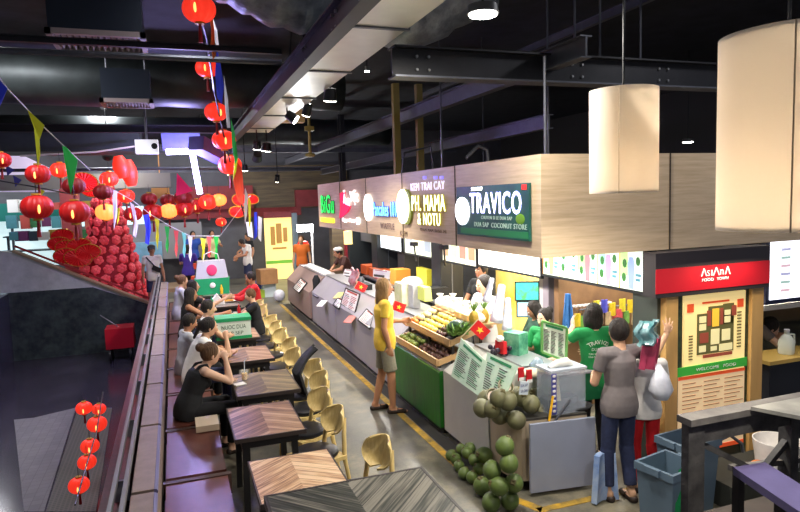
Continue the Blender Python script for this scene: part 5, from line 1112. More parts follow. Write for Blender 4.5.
# ------------------------------------------------------------------ light menus
scr = mat('backlit_white', (250, 250, 244), .4, emit=2.2); frm = mat('frame_black', (22, 24, 30), .4)
def hbox(label, y0, y1, z0, z1, m, frame=True, group=None, x=4.2, em=None):
    r = thing('menu_lightbox', label, 'menu', (x, (y0+y1)/2, z0), group)
    b = BM(); bx(b, x-.03, x+.0, y0, y1, z0, z1); obj('panel', b, m, r)
    if frame: b = BM(); bx(b, x-.04, x, y0, y1, z0-.03, z0); bx(b, x-.04, x, y0-.03, y0, z0-.03, z1); bx(b, x-.04, x, y1, y1+.02, z0-.03, z1); obj('frame', b, frm, r)
    return r
def drink(r, yc, w, z0, z1, k, x):
    """one drink poster on the +X header seen from -X : coloured stripe, glass, leaves"""
    cols = [(150, 214, 120), (176, 220, 190), (196, 120, 130), (190, 150, 190), (150, 170, 220)]; X = x-.032
    def pl(name, m, pts, ox=0):
        b = BM(); prism(b, [(X-ox, yc+u*w, z0+v*(z1-z0)) for u, v in pts], (-.002, 0, 0)); obj(name, b, m, r)
    pl('poster_edge', mat('poster_orange', (244, 170, 60), .5, emit=.7), [(.5, 0), (.46, 0), (.46, 1), (.5, 1)])
    pl('poster_tint', mat('poster_green_%d' % (k % 2), ((190, 232, 150), (160, 226, 196))[k % 2], .5, emit=.75), [(.46, .25), (.1, .3), (.15, 1), (.46, 1)])
    g = mat('drink_%d' % k, cols[k], .5, emit=.6)
    pl('drink_picture', g, [(.08, .02), (-.12, .02), (-.16, .55), (-.1, .7), (.06, .7), (.12, .55)], .003)
    lf = mat('poster_leaf', (50, 120, 50), .5, emit=.35)
    for (a, c) in ((.28, .25), (-.3, .62), (.25, .55)): pl('leaf_picture', lf, [(a+.09*math.cos(t), c+.1*math.sin(t)) for t in [i*PI/4 for i in range(8)]], .004)
    pl('print', mat('poster_text', (90, 150, 170), .5, emit=.5), [(-.2, .3), (-.42, .3), (-.42, .36), (-.2, .36)], .003); pl('print', mat('poster_text', (90, 150, 170)), [(-.2, .2), (-.38, .2), (-.38, .26), (-.2, .26)], .003)
r = hbox('backlit menu with five drink pictures beside the map pillar', 4.78, 6.5, 1.74, 2.2, mat('backlit_mint', (232, 244, 232), .4, emit=.85))
for k in range(5): drink(r, 6.5-.344*(k+.5), .344, 1.74, 2.2, k, 4.2)
hbox('long plain glowing white lightbox between the drink pictures and the striped menu', 6.56, 8.2, 1.7, 2.2, scr)
def strip(label, y0, y1, m, n=0, ms=(), z0=1.66):
    r = hbox(label, y0, y1, z0, 2.16, m)
    rn = random.Random(len(label))
    for k in range(n):
        w = (y1-y0)/n; b = BM(); ya = y0+w*(k+.15); bx(b, 4.163, 4.17, ya, ya+w*.65, z0+.08, 2.1); obj('picture', b, ms[k % len(ms)], r)
strip('dim backlit menu with a row of brownish dishes', 8.28, 9.85, mat('dim_backlit', (214, 214, 196), .5, emit=.7), 5, (mat('dish_brown', (170, 130, 100), .5, emit=.5), mat('dish_red', (176, 110, 96), .5, emit=.5), mat('dish_green', (170, 190, 150), .5, emit=.5)))
strip('backlit menu of three pale pictures below the yellow lettering', 9.95, 11.3, mat('pale_backlit', (226, 232, 206), .5, emit=.9), 3, (mat('dish_grey', (150, 160, 176), .5, emit=.5), mat('dish_cream', (244, 238, 190), .5, emit=.9)))
strip('plain white lightbox under the oval sign', 11.5, 13.3, mat('cool_backlit', (240, 250, 255), .5, emit=1.8))
# ------------------------------------------------------------------ stall signs on the fascia
def on_fascia(bm, y, z, off=.0): bm.transform(frame_xz((2.99-off, y, z), (0, -1, 0), (0, 0, 1))); return bm
def fpt(px, py): q = atx(px, py, 3.0); return q.y, q.z
def letters(root, s, box_, m, ext=.02, side=None, off=0.0, bold=.0, name='lettering'):
    """box_ in pixels x0,y0,x1,y1 on the fascia plane; keeps that extent in world units"""
    x0, y0, x1, y1 = box_; a = fpt(x0, (y0+y1)/2); c = fpt(x1, (y0+y1)/2); t = fpt((x0+x1)/2, y0); u = fpt((x0+x1)/2, y1)
    bm = text_bm(s, abs(a[0]-c[0]), abs(t[1]-u[1]), .004, 1.12, 0); on_fascia(bm, (a[0]+c[0])/2, (t[1]+u[1])/2, off); o = obj(name, bm, m, root)
    if side: bm = text_bm(s, abs(a[0]-c[0])+.015, abs(t[1]-u[1])+.015, .012, 1.12, .03); on_fascia(bm, (a[0]+c[0])/2, (t[1]+u[1])/2, off-.013); obj(name+'_back', bm, side, root)
    return o
def neon(n, c, e): return mat('neon_'+n, c, .4, emit=e)
NW, NG, NY, NB, NR = neon('white', (244, 244, 255), 3.0), neon('green', (30, 225, 90), 1.8), neon('yellow', (244, 226, 60), 1.3), neon('blue', (20, 60, 200), .8), neon('red', (236, 24, 84), .9)
NYC, NYB, NBC, NGB = neon('yellow_core', (255, 252, 190), 3.0), neon('yellow_rim', (168, 158, 20), .5), neon('blue_core', (130, 220, 255), 1.4), neon('green_rim', (10, 70, 34), .2)
backb = mat('sign_side_black', (14, 20, 26), .4)
def disc_sign(root, px, py, rx, rz, m, back=True, name='round_badge'):
    y, z = fpt(px, py); b = BM(); n = 36
    prism(b, [(2.96, y+rx*math.cos(2*PI*i/n), z+rz*math.sin(2*PI*i/n)) for i in range(n)], (.028, 0, 0)); obj(name, b, m, root)
    b = BM(); prism(b, [(2.962, y+rx*1.03*math.cos(2*PI*i/n), z+rz*1.02*math.sin(2*PI*i/n)) for i in range(n)], (.03, 0, 0)); b.free()
# TRAVICO
r = thing('stall_sign', 'green lit stall sign reading TRAVICO with a round white badge', 'sign', (2.99, 5.6, 2.25))
y0, y1 = fpt(459, 210)[0], fpt(532, 210)[0]; b = BM(); bx(b, 2.972, 2.992, y1, y0, 2.28, 2.8); obj('sign_board', b, mat('teal_green_board', (16, 96, 78), .4, rgb2=(20, 60, 66), scale=2.5, emit=.12), r)
letters(r, 'TRAVICO', (472.5, 192, 524, 213.5), NW, side=neon('halo_violet', (120, 130, 220), 1.0), off=.02, bold=.006); letters(r, 'SINH TO DUA SAP', (474, 187, 485, 190.5), NW, off=.02)
letters(r, 'DUA SAP  COCONUT STORE', (477, 223, 530, 228), mat('pale_print', (170, 196, 180), .5, emit=.25), off=.02); letters(r, 'CHUYEN SI LE DUA SAP', (484, 216, 515, 219.5), mat('pale_print', (170, 196, 180)), off=.02)
disc_sign(r, 465, 211, .17, .15, NW)
y, z = fpt(527, 187); b = BM(); bx(b, 2.966, 2.974, y-.04, y+.04, z-.025, z+.025); obj('red_corner_tag', b, mat('red_tag', (226, 50, 40), .5, emit=.4), r)
y, z = fpt(523, 219); b = BM(); ell(b, (2.97, y, z), (.006, .08, .05)); obj('lime_picture', b, mat('lime_print', (110, 160, 40), .5, emit=.1), r, True)
b = BM(); bx(b, 2.968, 2.972, y1+.02, y0-.1, 2.3, 2.36); obj('lower_stripe', b, mat('green_stripe', (40, 140, 80), .5), r)
# MAMA
r = thing('stall_sign', 'yellow glowing stall lettering reading MAMA with a tall oval badge', 'sign', (2.99, 7.2, 2.25))
letters(r, 'KEM TRAI CAY', (413, 182, 447, 190), neon('lilac', (226, 222, 255), 1.4), off=.02, bold=.006); 
for k, px in enumerate((426, 437, 443)): b = BM(); y, z = fpt(px, 177.5); box(b, (2.98, y, z), (.03, .04, .035)); obj('accent', b, neon('violet_accent', (120, 110, 220), 1.5), r)
letters(r, 'PH. MAMA', (414, 195, 447.5, 211), NYC, side=NYB, off=.02, bold=.006); letters(r, '& NOTU', (420, 213, 442.5, 225), NYC, side=NYB, off=.02, bold=.006)
letters(r, 'PHAN MAM BANH MI', (421, 229, 447, 232), mat('faint_brown_print', (120, 96, 70), .6), .006, off=0)
disc_sign(r, 405, 206.5, .24, .235, neon('lemon_white', (250, 255, 214), 1.8)); b = BM(); y, z = fpt(410, 207); n = 36; prism(b, [(2.972, y+.19+.2*math.cos(2*PI*i/n)-.12, z+.24*math.sin(2*PI*i/n)) for i in range(n)], (.02, 0, 0)); obj('badge_side', b, mat('olive_side', (120, 130, 40), .5, emit=.2), r)
letters(r, 'KEM', (401, 231, 408, 236), mat('faint_brown_print', (120, 96, 70)), .004, off=0)
# Pancakes 101
r = thing('stall_sign', 'blue stall lettering Pancakes 101 beside a white oval', 'sign', (2.99, 9.4, 2.3))
letters(r, 'Pancakes 101', (375, 202, 398, 216), NBC, side=NB, off=.02, bold=.004); disc_sign(r, 369.5, 207.5, .2, .215, NW); letters(r, 'WAFFLE', (381, 223, 395, 229), mat('faint_mauve_print', (120, 96, 100), .6), .006)
# An Vat
r = thing('stall_sign', 'white and pink script stall sign above a small white plate', 'sign', (2.99, 10.9, 2.3))
letters(r, 'Ăn', (344, 190, 351, 206), NW, off=.02, bold=.006); letters(r, 'Vặt', (351.5, 190, 360, 205), NW, off=.02, bold=.006)
b = BM(); y, z = fpt(343, 196); pts = [fpt(*p) for p in ((341.5, 193), (346, 192), (345, 203), (351.5, 206), (349, 212), (341, 218), (342, 208))]; prism(b, [(2.965, y_, z_) for y_, z_ in pts], (.025, 0, 0)); obj('pink_swoosh', b, NR, r)
letters(r, 'Appetizer', (344, 218, 357, 223), NW, off=.02, bold=.006); disc_sign(r, 359.3, 221, .06, .06, NW)
# BiGu
r = thing('stall_sign', 'green glowing stall lettering over a yellow bar at the far end', 'sign', (2.99, 12.5, 2.3))
letters(r, 'BiGu', (322.5, 195, 335, 213), NG, side=NGB, off=.02, bold=.01); b = BM(); a = fpt(322.5, 219.5); c = fpt(335, 219.5); bx(b, 2.96, 2.988, c[0], a[0], a[1]-.045, a[1]+.045); obj('yellow_bar', b, NY, r)
# sign arm lamps under the fascia
for k, (px, py, X, lab) in enumerate(((414, 244, 2.95, 'left small black arm lamp under the yellow lettering'), (444, 247, 2.95, 'right small black arm lamp near the striped menu'))):
    q = atx(px, py, X); r = thing('arm_lamp', lab, 'lamp', q); b = BM(); box(b, q, (.07, .12, .05)); obj('lamp_head', b, blk, r); b = BM(); tube(b, [q, q+V(.12, .25, -.25)], .012, 6); obj('arm', b, blk, r)
# ------------------------------------------------------------------ map pillar
r = thing('map_pillar', 'pillar with a lit mall map board under a red and dark sign', 'pillar', (4.9, 4.66, 0))
oak = mat('pillar_oak', (222, 178, 112), .45, rgb2=(204, 158, 94), scale=2, stretch=(4, 4, .6))
def pw(px, py): q = aty(px, py, 4.6); return q.x, q.z
X0, X1 = 4.24, 5.63
b = BM(); bx(b, X0, 5.5, 4.62, 4.95, 0, 2.12); obj('pillar_core', b, mat('pillar_dark', (60, 66, 60), .5), r)
zs0, zs1 = 1.72, 2.13
b = BM(); bx(b, 4.13, 5.52, 4.52, 4.68, zs0, zs1); sg = obj('sign_box', b, mat('charcoal_sign', (52, 46, 50), .5), r)
b = BM(); bx(b, 4.128, 5.522, 4.515, 4.52, 1.76, 1.985); obj('red_band', b, mat('asiana_red', (196, 24, 40), .45, emit=.15), sg)
bmw = mat('sign_white', (250, 235, 230), .5, emit=.5)
# stylised AsiAnA : carets, S, I, N
def caret(bm, x, z, w, h, t=.012): bar(bm, (x-w/2, 4.512, z), (x, 4.512, z+h), t, .006); bar(bm, (x, 4.512, z+h), (x+w/2, 4.512, z), t, .006)
b = BM(); zc = 1.885; xs = [4.68, 4.725, 4.757, 4.79, 4.84, 4.9]
cx0 = pw(699, 273)[0]; 
def X_(t): return cx0+t
caret(b, X_(.02), zc, .06, .075); caret(b, X_(.17), zc, .07, .075); caret(b, X_(.31), zc, .06, .075); bar(b, (X_(.115), 4.512, zc), (X_(.115), 4.512, zc+.055), .012, .006)
addto(b, xf(text_bm('S', None, .055, .004), Matrix.Translation((X_(.075), 4.514, zc+.027)))); addto(b, xf(text_bm('n', None, .05, .004), Matrix.Translation((X_(.24), 4.514, zc+.027))))
obj('lettering', b, bmw, sg)
for k, (s, xa, w_) in enumerate((('FOOD', .06, .14), ('TOWN', .24, .14))): t = text_bm(s, w_, .028, .004, 1, .01); t.transform(Matrix.Translation((X_(xa+.01), 4.514, zc-.035))); obj('lettering', t, bmw, sg)
# oak stiles
for a, c in ((4.28, 4.42), (5.34, 5.49)): b = BM(); bx(b, a, c, 4.55, 4.62, .05, 1.72); obj('oak_stile', b, oak, r, bev=.004)
b = BM(); bx(b, 4.42, 4.5, 4.59, 4.62, .05, 1.72); bx(b, 5.29, 5.34, 4.59, 4.62, .05, 1.72); obj('tile_strip', b, mat('green_mosaic', (70, 90, 60), .4, rgb2=(40, 48, 40), scale=20), r)
warm = mat('map_yellow', (252, 222, 150), .5, emit=.55)
b = BM(); bx(b, 4.52, 5.28, 4.575, 4.6, .62, 1.7); mp_ = obj('map_board', b, warm, r)
def mrect(u0, v0, u1, v1, m, name='map_shape', d=.0):
    b = BM(); w, h = .76, .62; bx(b, 4.52+w*u0, 4.52+w*u1, 4.570-d, 4.576, 1.02+h*v0, 1.02+h*v1); obj(name, b, m, mp_)
mo = mat('map_olive', (110, 106, 60), .6, emit=.1); mr = mat('map_red', (170, 80, 60), .6, emit=.15); my = mat('map_gold', (250, 190, 60), .6, emit=.5); mc = mat('map_cream', (244, 230, 170), .6, emit=.4); mred = mat('map_orange_red', (226, 84, 40), .6, emit=.3)
mrect(.2, .16, .8, .8, mo, d=.001); mrect(.38, .78, .62, .9, mo, d=.001); mrect(.62, .6, .8, .92, mo, d=.001)
for q in ((.23, .66, .34, .76), (.23, .54, .34, .64), (.44, .58, .55, .86), (.42, .3, .56, .54), (.6, .34, .74, .52), (.42, .2, .52, .27), (.56, .18, .78, .29), (.64, .74, .74, .82), (.64, .62, .74, .72), (.23, .2, .34, .3)): mrect(*q, my if q == (.44, .58, .55, .86) else mc, d=.003)
for q in ((.36, .6, .42, .84), (.57, .6, .62, .86), (.24, .34, .38, .5), (.76, .72, .84, .88), (.3, .1, .78, .15)): mrect(*q, mr, d=.003)
mrect(.04, .84, .14, .97, mred, d=.002); mrect(.86, .84, .96, .97, mred, d=.002); mrect(.28, .95, .72, .98, mred, d=.002)
for i in range(12): mrect(.86, .2+.05*i, .93, .22+.05*i, mo, 'map_text', .002)
for i in range(9): mrect(.07, .1+.045*i, .13, .12+.045*i, mo, 'map_text', .002)
b = BM(); bar_up(b, (4.42, 4.566, .98), (5.3, 4.566, .99), .012, .085); bn = obj('green_banner', b, mat('banner_green', (60, 170, 60), .5, emit=.2), r)
t = text_bm('WELCOME   FOOD', .5, .03, .002); t.transform(Matrix.Translation((4.9, 4.556, .985))); obj('lettering', t, whitec, bn)
b = BM(); bx(b, 4.45, 5.28, 4.57, 4.576, .16, .93); pb = obj('price_board', b, mat('price_cream', (240, 206, 160), .5, emit=.35), r)
b = BM(); bx(b, 4.45, 5.28, 4.565, 4.572, .9, .93); bx(b, 4.45, 5.28, 4.565, 4.572, .16, .2); obj('red_border', b, mred, pb)
b = BM()
for c in range(3):
    for i in range(16): bx(b, 4.5+.26*c, 4.5+.26*c+.16+.04*((i*7+c) % 3), 4.566, 4.571, .25+.04*i, .258+.04*i)
obj('price_text', b, mat('price_ink', (176, 130, 90), .6), pb)
r.location.x -= .05; mp_.parent = r
# ------------------------------------------------------------------ right: bright menu screen and counter
r = thing('menu_screen', 'tall bright menu screen in a dark blue frame at the right edge', 'screen', (6.3, 5.0, 1.35))
a, c = aty(767, 240, 5.0), aty(812, 325, 5.0); b = BM(); bx(b, a.x, a.x+1.0, 5.0, 5.06, 1.42, 2.12); obj('frame', b, mat('navy_frame', (20, 24, 66), .4), r)
b = BM(); bx(b, a.x+.05, a.x+.95, 4.99, 5.0, 1.47, 2.14); s_ = obj('screen', b, mat('screen_white', (244, 246, 255), .4, emit=2.0), r)
for k in range(6): b = BM(); bx(b, a.x+.2, a.x+.34, 4.985, 4.99, 1.55+.09*k, 1.58+.09*k); obj('print', b, mat('screen_print_%d' % (k % 3), ((226, 190, 200), (170, 200, 190), (180, 180, 214))[k % 3], .5, emit=.8), s_)
r = thing('counter', 'dark service counter with a wooden top below the bright menu screen', 'counter', (6.7, 5.0, 0)); b = BM(); bx(b, 5.75, 8, 4.72, 5.0, 0, .86); obj('counter_body', b, mat('navy_panel', (28, 30, 40), .5), r); b = BM(); bx(b, 5.7, 8, 4.68, 5.05, .86, .9); obj('worktop', b, mat('yellow_oak_top', (200, 164, 84), .4), r)
b = BM(); bx(b, 5.75, 8, 4.98, 5.5, 1.36, 1.4); solo('shelf', b, mat('white_shelf', (196, 190, 180), .5), 'pale shelf under the bright menu screen', 'shelf')
b = BM(); prism(b, [(5.85, 5.3, 1.3), (8, 5.3, 1.3), (8, 5.75, .98), (5.85, 5.75, 1.1)], (0, 0, -.03)); solo('glass_hood', b, mat('brown_board', (110, 90, 70), .5), 'slanting brown board behind the milk jug', 'board')
p = aty(786, 360, 4.85); r = thing('milk_jug', 'translucent white plastic jug on the right counter', 'jug', (p.x, 4.85, .9)); b = BM(); lathe(b, [(0, 0), (.075, 0), (.08, .02), (.08, .14), (.05, .19), (.025, .21), (.025, .24), (0, .24)], (p.x, 4.85, .902), 20); obj('jug_body', b, mat('milky_pe', (226, 230, 214), .4), r, True)
b = BM(); tube(b, [(p.x+.03, 4.85, 1.11), (p.x+.11, 4.85, 1.1), (p.x+.12, 4.85, 1.0), (p.x+.075, 4.85, .97)], .01, 8); obj('handle', b, mat('milky_pe', (226, 230, 214)), r, True); b = BM(); cone(b, (p.x, 4.85, 1.142), (p.x, 4.85, 1.165), .028, .028, 16); obj('screw_cap', b, whitec, r, True)
# ------------------------------------------------------------------ shelf goods inside the coconut stall
def ih(px, py, Y): return aty(px, py, Y)
SY = 6.48
r = thing('wall_shelf', 'dark wall shelf of jars above the green T-shirt person', 'shelf', ih(590, 313, SY)); x0, x1 = ih(574, 313, SY).x, ih(598, 313, SY).x
for z in (ih(585, 313, SY).z,): b = BM(); bx(b, x0-.1, x1+.15, SY-.12, SY+.06, z-.02, z); obj('shelf_board', b, rd, r)
zb = ih(585, 313, SY).z
jar = thing('jar', 'small glass jar with a pale lid on the dark wall shelf', 'jar', (0, 0, 0), 'jars on the dark wall shelf'); b = BM(); lathe(b, [(0, 0), (.035, 0), (.035, .09), (.028, .1), (0, .1)], (0, 0, 0), 14); obj('jar_body', b, mat('brown_glass', (120, 90, 66), .2), jar, True); b = BM(); lathe(b, [(0, .1), (.03, .1), (.03, .12), (0, .12)], (0, 0, 0), 14); obj('lid', b, whitec, jar, True)
for i in range(10):
    loc = (x0-.02+i*.075*(x1-x0+.1)/.6, SY-.05, zb+.001)
    if i == 0: place(jar, loc)
    else: dup(jar, loc)
pcols = [((222, 206, 60), 'lime yellow'), ((90, 90, 200), 'violet blue'), ((236, 200, 50), 'bright yellow'), ((216, 90, 96), 'pinkish red'), ((120, 170, 80), 'leaf green'), ((200, 170, 130), 'beige'), ((60, 70, 200), 'cobalt blue'), ((170, 140, 110), 'tan')]
b = BM(); xr0, xr1 = ih(572, 305, SY).x, ih(662, 305, SY).x; zr = ih(620, 303, SY).z; tube(b, [(xr0, SY-.15, zr+.0), (xr1, SY-.15, zr)], .01, 6); solo('hanging_rail', b, steel2, 'thin rail from which coloured packets hang', 'rail')
for i, (px, py, k) in enumerate(((596, 307, 0), (604, 306, 1), (612, 309, 2), (619, 315, 3), (626, 317, 4), (634, 318, 5), (641, 306, 6), (649, 316, 7), (608, 318, 5), (600, 318, 7), (590, 320, 1), (583, 322, 4), (615, 322, 3), (630, 306, 2), (622, 305, 0), (655, 306, 1), (638, 306, 4), (577, 320, 2))):
    q = ih(px, py, SY-.15); c, nm = pcols[k]
    if i >= 8: nm = ('second beige', 'second tan', 'low left violet', 'low left green', 'low middle red', 'upper middle yellow', 'upper middle lime', 'rightmost violet', 'upper right green', 'far left yellow')[i-8]
    r = thing('hanging_packet', '%s hanging snack packet on the stall rail' % nm, 'packet', q-V(0, 0, .1)); b = BM()
    def fn(u, v, q=q): return q + V((u-.5)*.085, -.02+.02*abs(2*u-1), (v-.5)*(.16 if k != 6 else .26))
    grid_sheet(b, fn, 4, 3, .02); obj('packet', b, mat('packet_'+nm.replace(' ', '_'), c, .4, var=.15, scale=20), r, True)
    b = BM(); tube(b, [q+V(0, 0, .08), V(q.x, q.y, zr)], .003, 5); obj('hook', b, steel2, r)
# blue apron hanging
q = ih(568, 311, 6.3)
def fn(u, v): w = .05+.12*(1-v); return V(q.x+(u-.5)*w, 6.3+.02*math.sin(u*12), q.z+(v-.5)*.42)
b = BM(); grid_sheet(b, fn, 12, 6, .01); solo('hanging_apron', b, mat('sky_blue_cloth', (70, 130, 200), .7, var=.15, scale=8), 'blue cloth hanging beside the wall shelf of jars', 'cloth', smooth=True)
# monitors
mp1 = mat('gray_pillar_paint', (150, 140, 150), .5)
x_ = ih(546, 300, 6.9); b = BM(); bx(b, x_.x-.06, x_.x+.14, 6.75, 6.88, 0, 2.2); solo('stall_post', b, mp1, 'grey post beside the two small monitors', 'post')
def monitor(label, p, w, h, rot, m):
    r = thing('monitor', label, 'monitor', p-V(0, 0, h/2)); R = Matrix.Rotation(rot, 3, 'Z'); b = BM(); box(b, p, (w, .04, h), R); obj('housing', b, blk, r)
    b = BM(); box(b, p - R @ V(0, .022, 0), (w-.03, .004, h-.03), R); obj('screen', b, m, r)
monitor('upper monitor showing a green and blue landscape', ih(527, 291, 6.7), .3, .24, -.5, mat('landscape_screen', (60, 180, 220), .4, rgb2=(80, 200, 90), scale=13, emit=1.1))
monitor('lower monitor showing pale blue', ih(528, 309, 6.65), .28, .2, -.5, mat('paleblue_screen', (170, 214, 236), .4, emit=1.2))
# black fridge columns etc in middle of stalls
for k, (pa, pb_, Y, lab, m_) in enumerate(((441, 463, 9.5, 'tall black cabinet left of the grey tiled wall', mat('black_cabinet', (16, 20, 26), .35)), (378, 400, 12.8, 'dark cabinet behind the orange boxes', mat('charcoal_cabinet', (40, 44, 48), .5)), (405, 432, 11.5, 'dark shelving unit behind the yellow packets', mat('charcoal_shelving', (34, 34, 36), .5)))):
    xa, xb = ih(pa, 275, Y).x, ih(pb_, 275, Y).x; r = thing('cabinet', lab, 'cabinet', ((xa+xb)/2, Y, 0)); b = BM(); bx(b, xa, xb, Y, Y+.4, 0, 2.2); obj('cabinet_body', b, m_, r)
    b = BM(); bx(b, (xa+xb)/2-.008, (xa+xb)/2+.008, Y-.01, Y, .1, 2.15); obj('door_gap', b, steel2, r)
# assorted counter goods in mid stalls
def cbox(name, label, px, py, Y, s, m, cat='box', rot=0, bev=.005):
    q = ih(px, py, Y); b = BM(); box(b, q, s, rot); return solo(name, b, m, label, cat, bev=bev)
org = mat('orange_box', (224, 100, 40), .5); yp = mat('yellow_pack', (200, 190, 50), .5)
r_ = thing('work_table', 'steel side counter inside the middle stalls carrying boxes', 'table', (4.6, 10.5, 0)); b = BM(); bx(b, 3.85, 4.35, 8.75, 13.2, 1.0, 1.03); obj('tabletop', b, steel2, r_)
for y in (8.8, 10.5, 13.0): b = BM(); bx(b, 3.9, 4.3, y, y+.05, 0, 1.0); obj('leg', b, steel2, r_)
def onx(name, label, px, X, zb, s, m, cat='box', rot=0):
    q = atx(px, 270, X); b = BM(); box(b, (X, q.y, zb+s[2]/2+.001), s, rot); return solo(name, b, m, label, cat, bev=.006)
onx('carton', 'left orange box on the middle side counter', 370, 4.1, 1.03, (.3, .45, .2), org); onx('carton', 'right orange box on the middle side counter', 379, 4.1, 1.03, (.3, .5, .18), org)
onx('carton', 'orange topped tub on the middle side counter', 400, 4.1, 1.03, (.3, .35, .3), mat('tub_orange', (236, 160, 60), .5)); onx('carton', 'yellow packet leaning at the side counter end', 424, 4.2, 1.03, (.1, .5, .4), yp)
b = BM(); q = atx(413, 278, 4.05); ell(b, (4.05, q.y, 1.15), (.22, .3, .12)); solo('plastic_bag', b, wb_, 'puffy white plastic bag on the middle side counter', 'bag', smooth=True)
onx('carton', 'dark espresso style box at the side counter near end', 436, 4.05, 1.03, (.3, .3, .18), blk); onx('carton', 'blue flat tray on the middle side counter', 407, 3.9, 1.03, (.12, .3, .04), mat('blue_tray', (40, 60, 190), .5))
ch = mat('check_bag_green', (196, 206, 140), .5, rgb2=(222, 218, 200), scale=7)
for i, (px, X, w, lab) in enumerate(((402, 3.2, .34, 'large pale patterned shopping bag to the right of the person in yellow'), (414, 3.3, .22, 'grey printed bag on the counter beside the starred flag'), (425, 3.35, .26, 'yellow green packet standing behind the fruit rack'))):
    q = atx(px, 300, X); b = BM(); x = X; y = q.y
    prism(b, [(x-.06, y-w/2, 1.08 if i < 2 else 1.225), (x+.06, y-w/2, 1.08 if i < 2 else 1.225), (x+.05, y-w/2+.02, 1.42), (x-.05, y-w/2+.02, 1.42)], (0, w, 0)); solo('shopping_bag', b, (ch, lgrey, mat('lime_pack', (206, 220, 110), .5))[i], lab, 'bag', bev=.01)
b = BM(); bx(b, 3.1, 3.38, 13.8, 15.8, 1.022, 1.05); solo('cloth', b, whitec, 'white cloth and wrappers covering the far counter top', 'cloth')
b = BM(); q = atx(352, 283, 3.3); lathe(b, [(0, 0), (.07, 0), (.07, .1), (.05, .13), (0, .13)], (3.35, 11.6, 1.075), 16); solo('pot', b, steel2, 'small steel pot on the counter beyond the gap', 'pot', smooth=True)
b = BM(); box(b, (3.2, 10.9, 1.12), (.2, .4, .1)); solo('cash_machine', b, blk, 'black register box behind the lilac tablet', 'register', bev=.01)
b = BM(); lathe(b, [(0, 0), (.1, 0), (.08, .25), (.09, .4), (.04, .5), (0, .5)], (2.9, 13.585, .56), 14); solo('black_bag', b, blackc, 'black bag hanging in the gap between the far counters', 'bag', smooth=True)
b = BM(); bx(b, 2.8, 3.1, 13.48, 13.69, 0, .559); solo('stool', b, steel2, 'low grey stand in the gap between the far counters', 'stand')
for k, y in enumerate((8.05,)):
    b = BM(); lathe(b, [(0, 0), (.04, 0), (.04, .12), (.015, .17), (.015, .2), (0, .2)], (3.3, 8.6, 1.072), 12); solo('bottle', b, redc, 'red bottle on the counter behind the person in yellow', 'bottle', smooth=True)
# wood column and red column near far sign
b = BM(); q = ih(340, 255, 15.0); bx(b, q.x-.18, q.x+.18, 15, 15.3, 0, 2.3); solo('wood_post', b, wb, 'wooden post behind the worker in the white cap', 'post')
q = ih(349, 255, 14.8); b = BM(); bx(b, q.x-.07, q.x+.12, 14.8, 15, 0, 2.2); solo('red_post', b, mat('dark_red_post', (140, 30, 44), .5), 'dark red post right of the wooden post', 'post')
q = ih(363, 255, 14.5); b = BM(); bx(b, q.x-.3, q.x+.5, 14.6, 14.8, 0, 2.3); solo('dark_panel', b, mat('blackish_panel', (30, 38, 42), .5), 'dark panel right of the dark red post', 'panel')
b = BM(); q = ih(347, 236, 13.6); bx(b, q.x-.05, q.x+.12, 13.6, 13.7, 1.7, 2.0); solo('small_lamp', b, mat('small_warm_sign', (250, 230, 150), .5, emit=1.5), 'small warm glowing block under the far green lettering', 'lamp')
# far end map board and lamp
r = thing('map_board', 'bright yellow mall map board at the far end of the aisle', 'map', (3.4, 22, 0)); b = BM(); a = ih(264, 218, 22); c = ih(292, 218, 22); bx(b, a.x, c.x, 22, 22.1, .0, 2.15); obj('board', b, mat('far_map_yellow', (250, 226, 140), .5, emit=.8), r)
b = BM()
for u0, v0, u1, v1 in ((.2, 1.2, .36, 1.85), (.4, 1.25, .6, 1.95), (.65, 1.3, .8, 1.8), (.25, 1.05, .75, 1.12)): bx(b, a.x+(c.x-a.x)*u0, a.x+(c.x-a.x)*u1, 21.98, 22, v0, v1)
obj('map_shape', b, mat('far_map_brown', (190, 140, 60), .5, emit=.3), r); b = BM(); bx(b, a.x, c.x, 21.98, 22, .55, .66); obj('green_band', b, mat('far_map_green', (120, 190, 60), .5, emit=.4), r); b = BM(); bx(b, a.x-.02, c.x+.02, 21.9, 22.1, 2.15, 2.35); obj('red_header', b, rb, r)
b = BM(); q = ih(297, 250, 21.8); bx(b, q.x-.12, q.x+.05, 21.8, 22, 0, 2.3); solo('grey_post', b, mat('bluish_grey_post', (110, 130, 140), .5), 'bluish grey post right of the far map board', 'post')
p = ih(305, 228, 20); r = thing('flood_lamp', 'glaring white lamp on a pole right of the far map board', 'lamp', V(p.x+.1, 20, 0)); b = BM(); box(b, p, (.5, .1, .22)); obj('lamp_head', b, mat('glare_white', (250, 250, 255), .4, emit=14), r, bev=.05); b = BM(); tube(b, [V(p.x+.22, 20, 0), V(p.x+.22, 20, p.z)], .03, 8); obj('pole', b, whitec, r)
l = bpy.data.lights.new('flood', 'POINT'); l.energy = 150; l.shadow_soft_size = .2; l.color = (.95, .97, 1); o = bpy.data.objects.new('flood', l); COL.objects.link(o); o.location = p + V(0, -.25, 0)
b = BM(); q = ih(303, 245, 19.5); lathe(b, [(0, 0), (.14, .04), (.2, .14), (.14, .25), (0, .28)], (q.x, 19.5, q.z-.14), 16); solo('red_lantern', b, mat('lit_red_cloth', (230, 50, 30), .5, emit=.5), 'small red lantern left of the lamp pole', 'lantern', smooth=True)
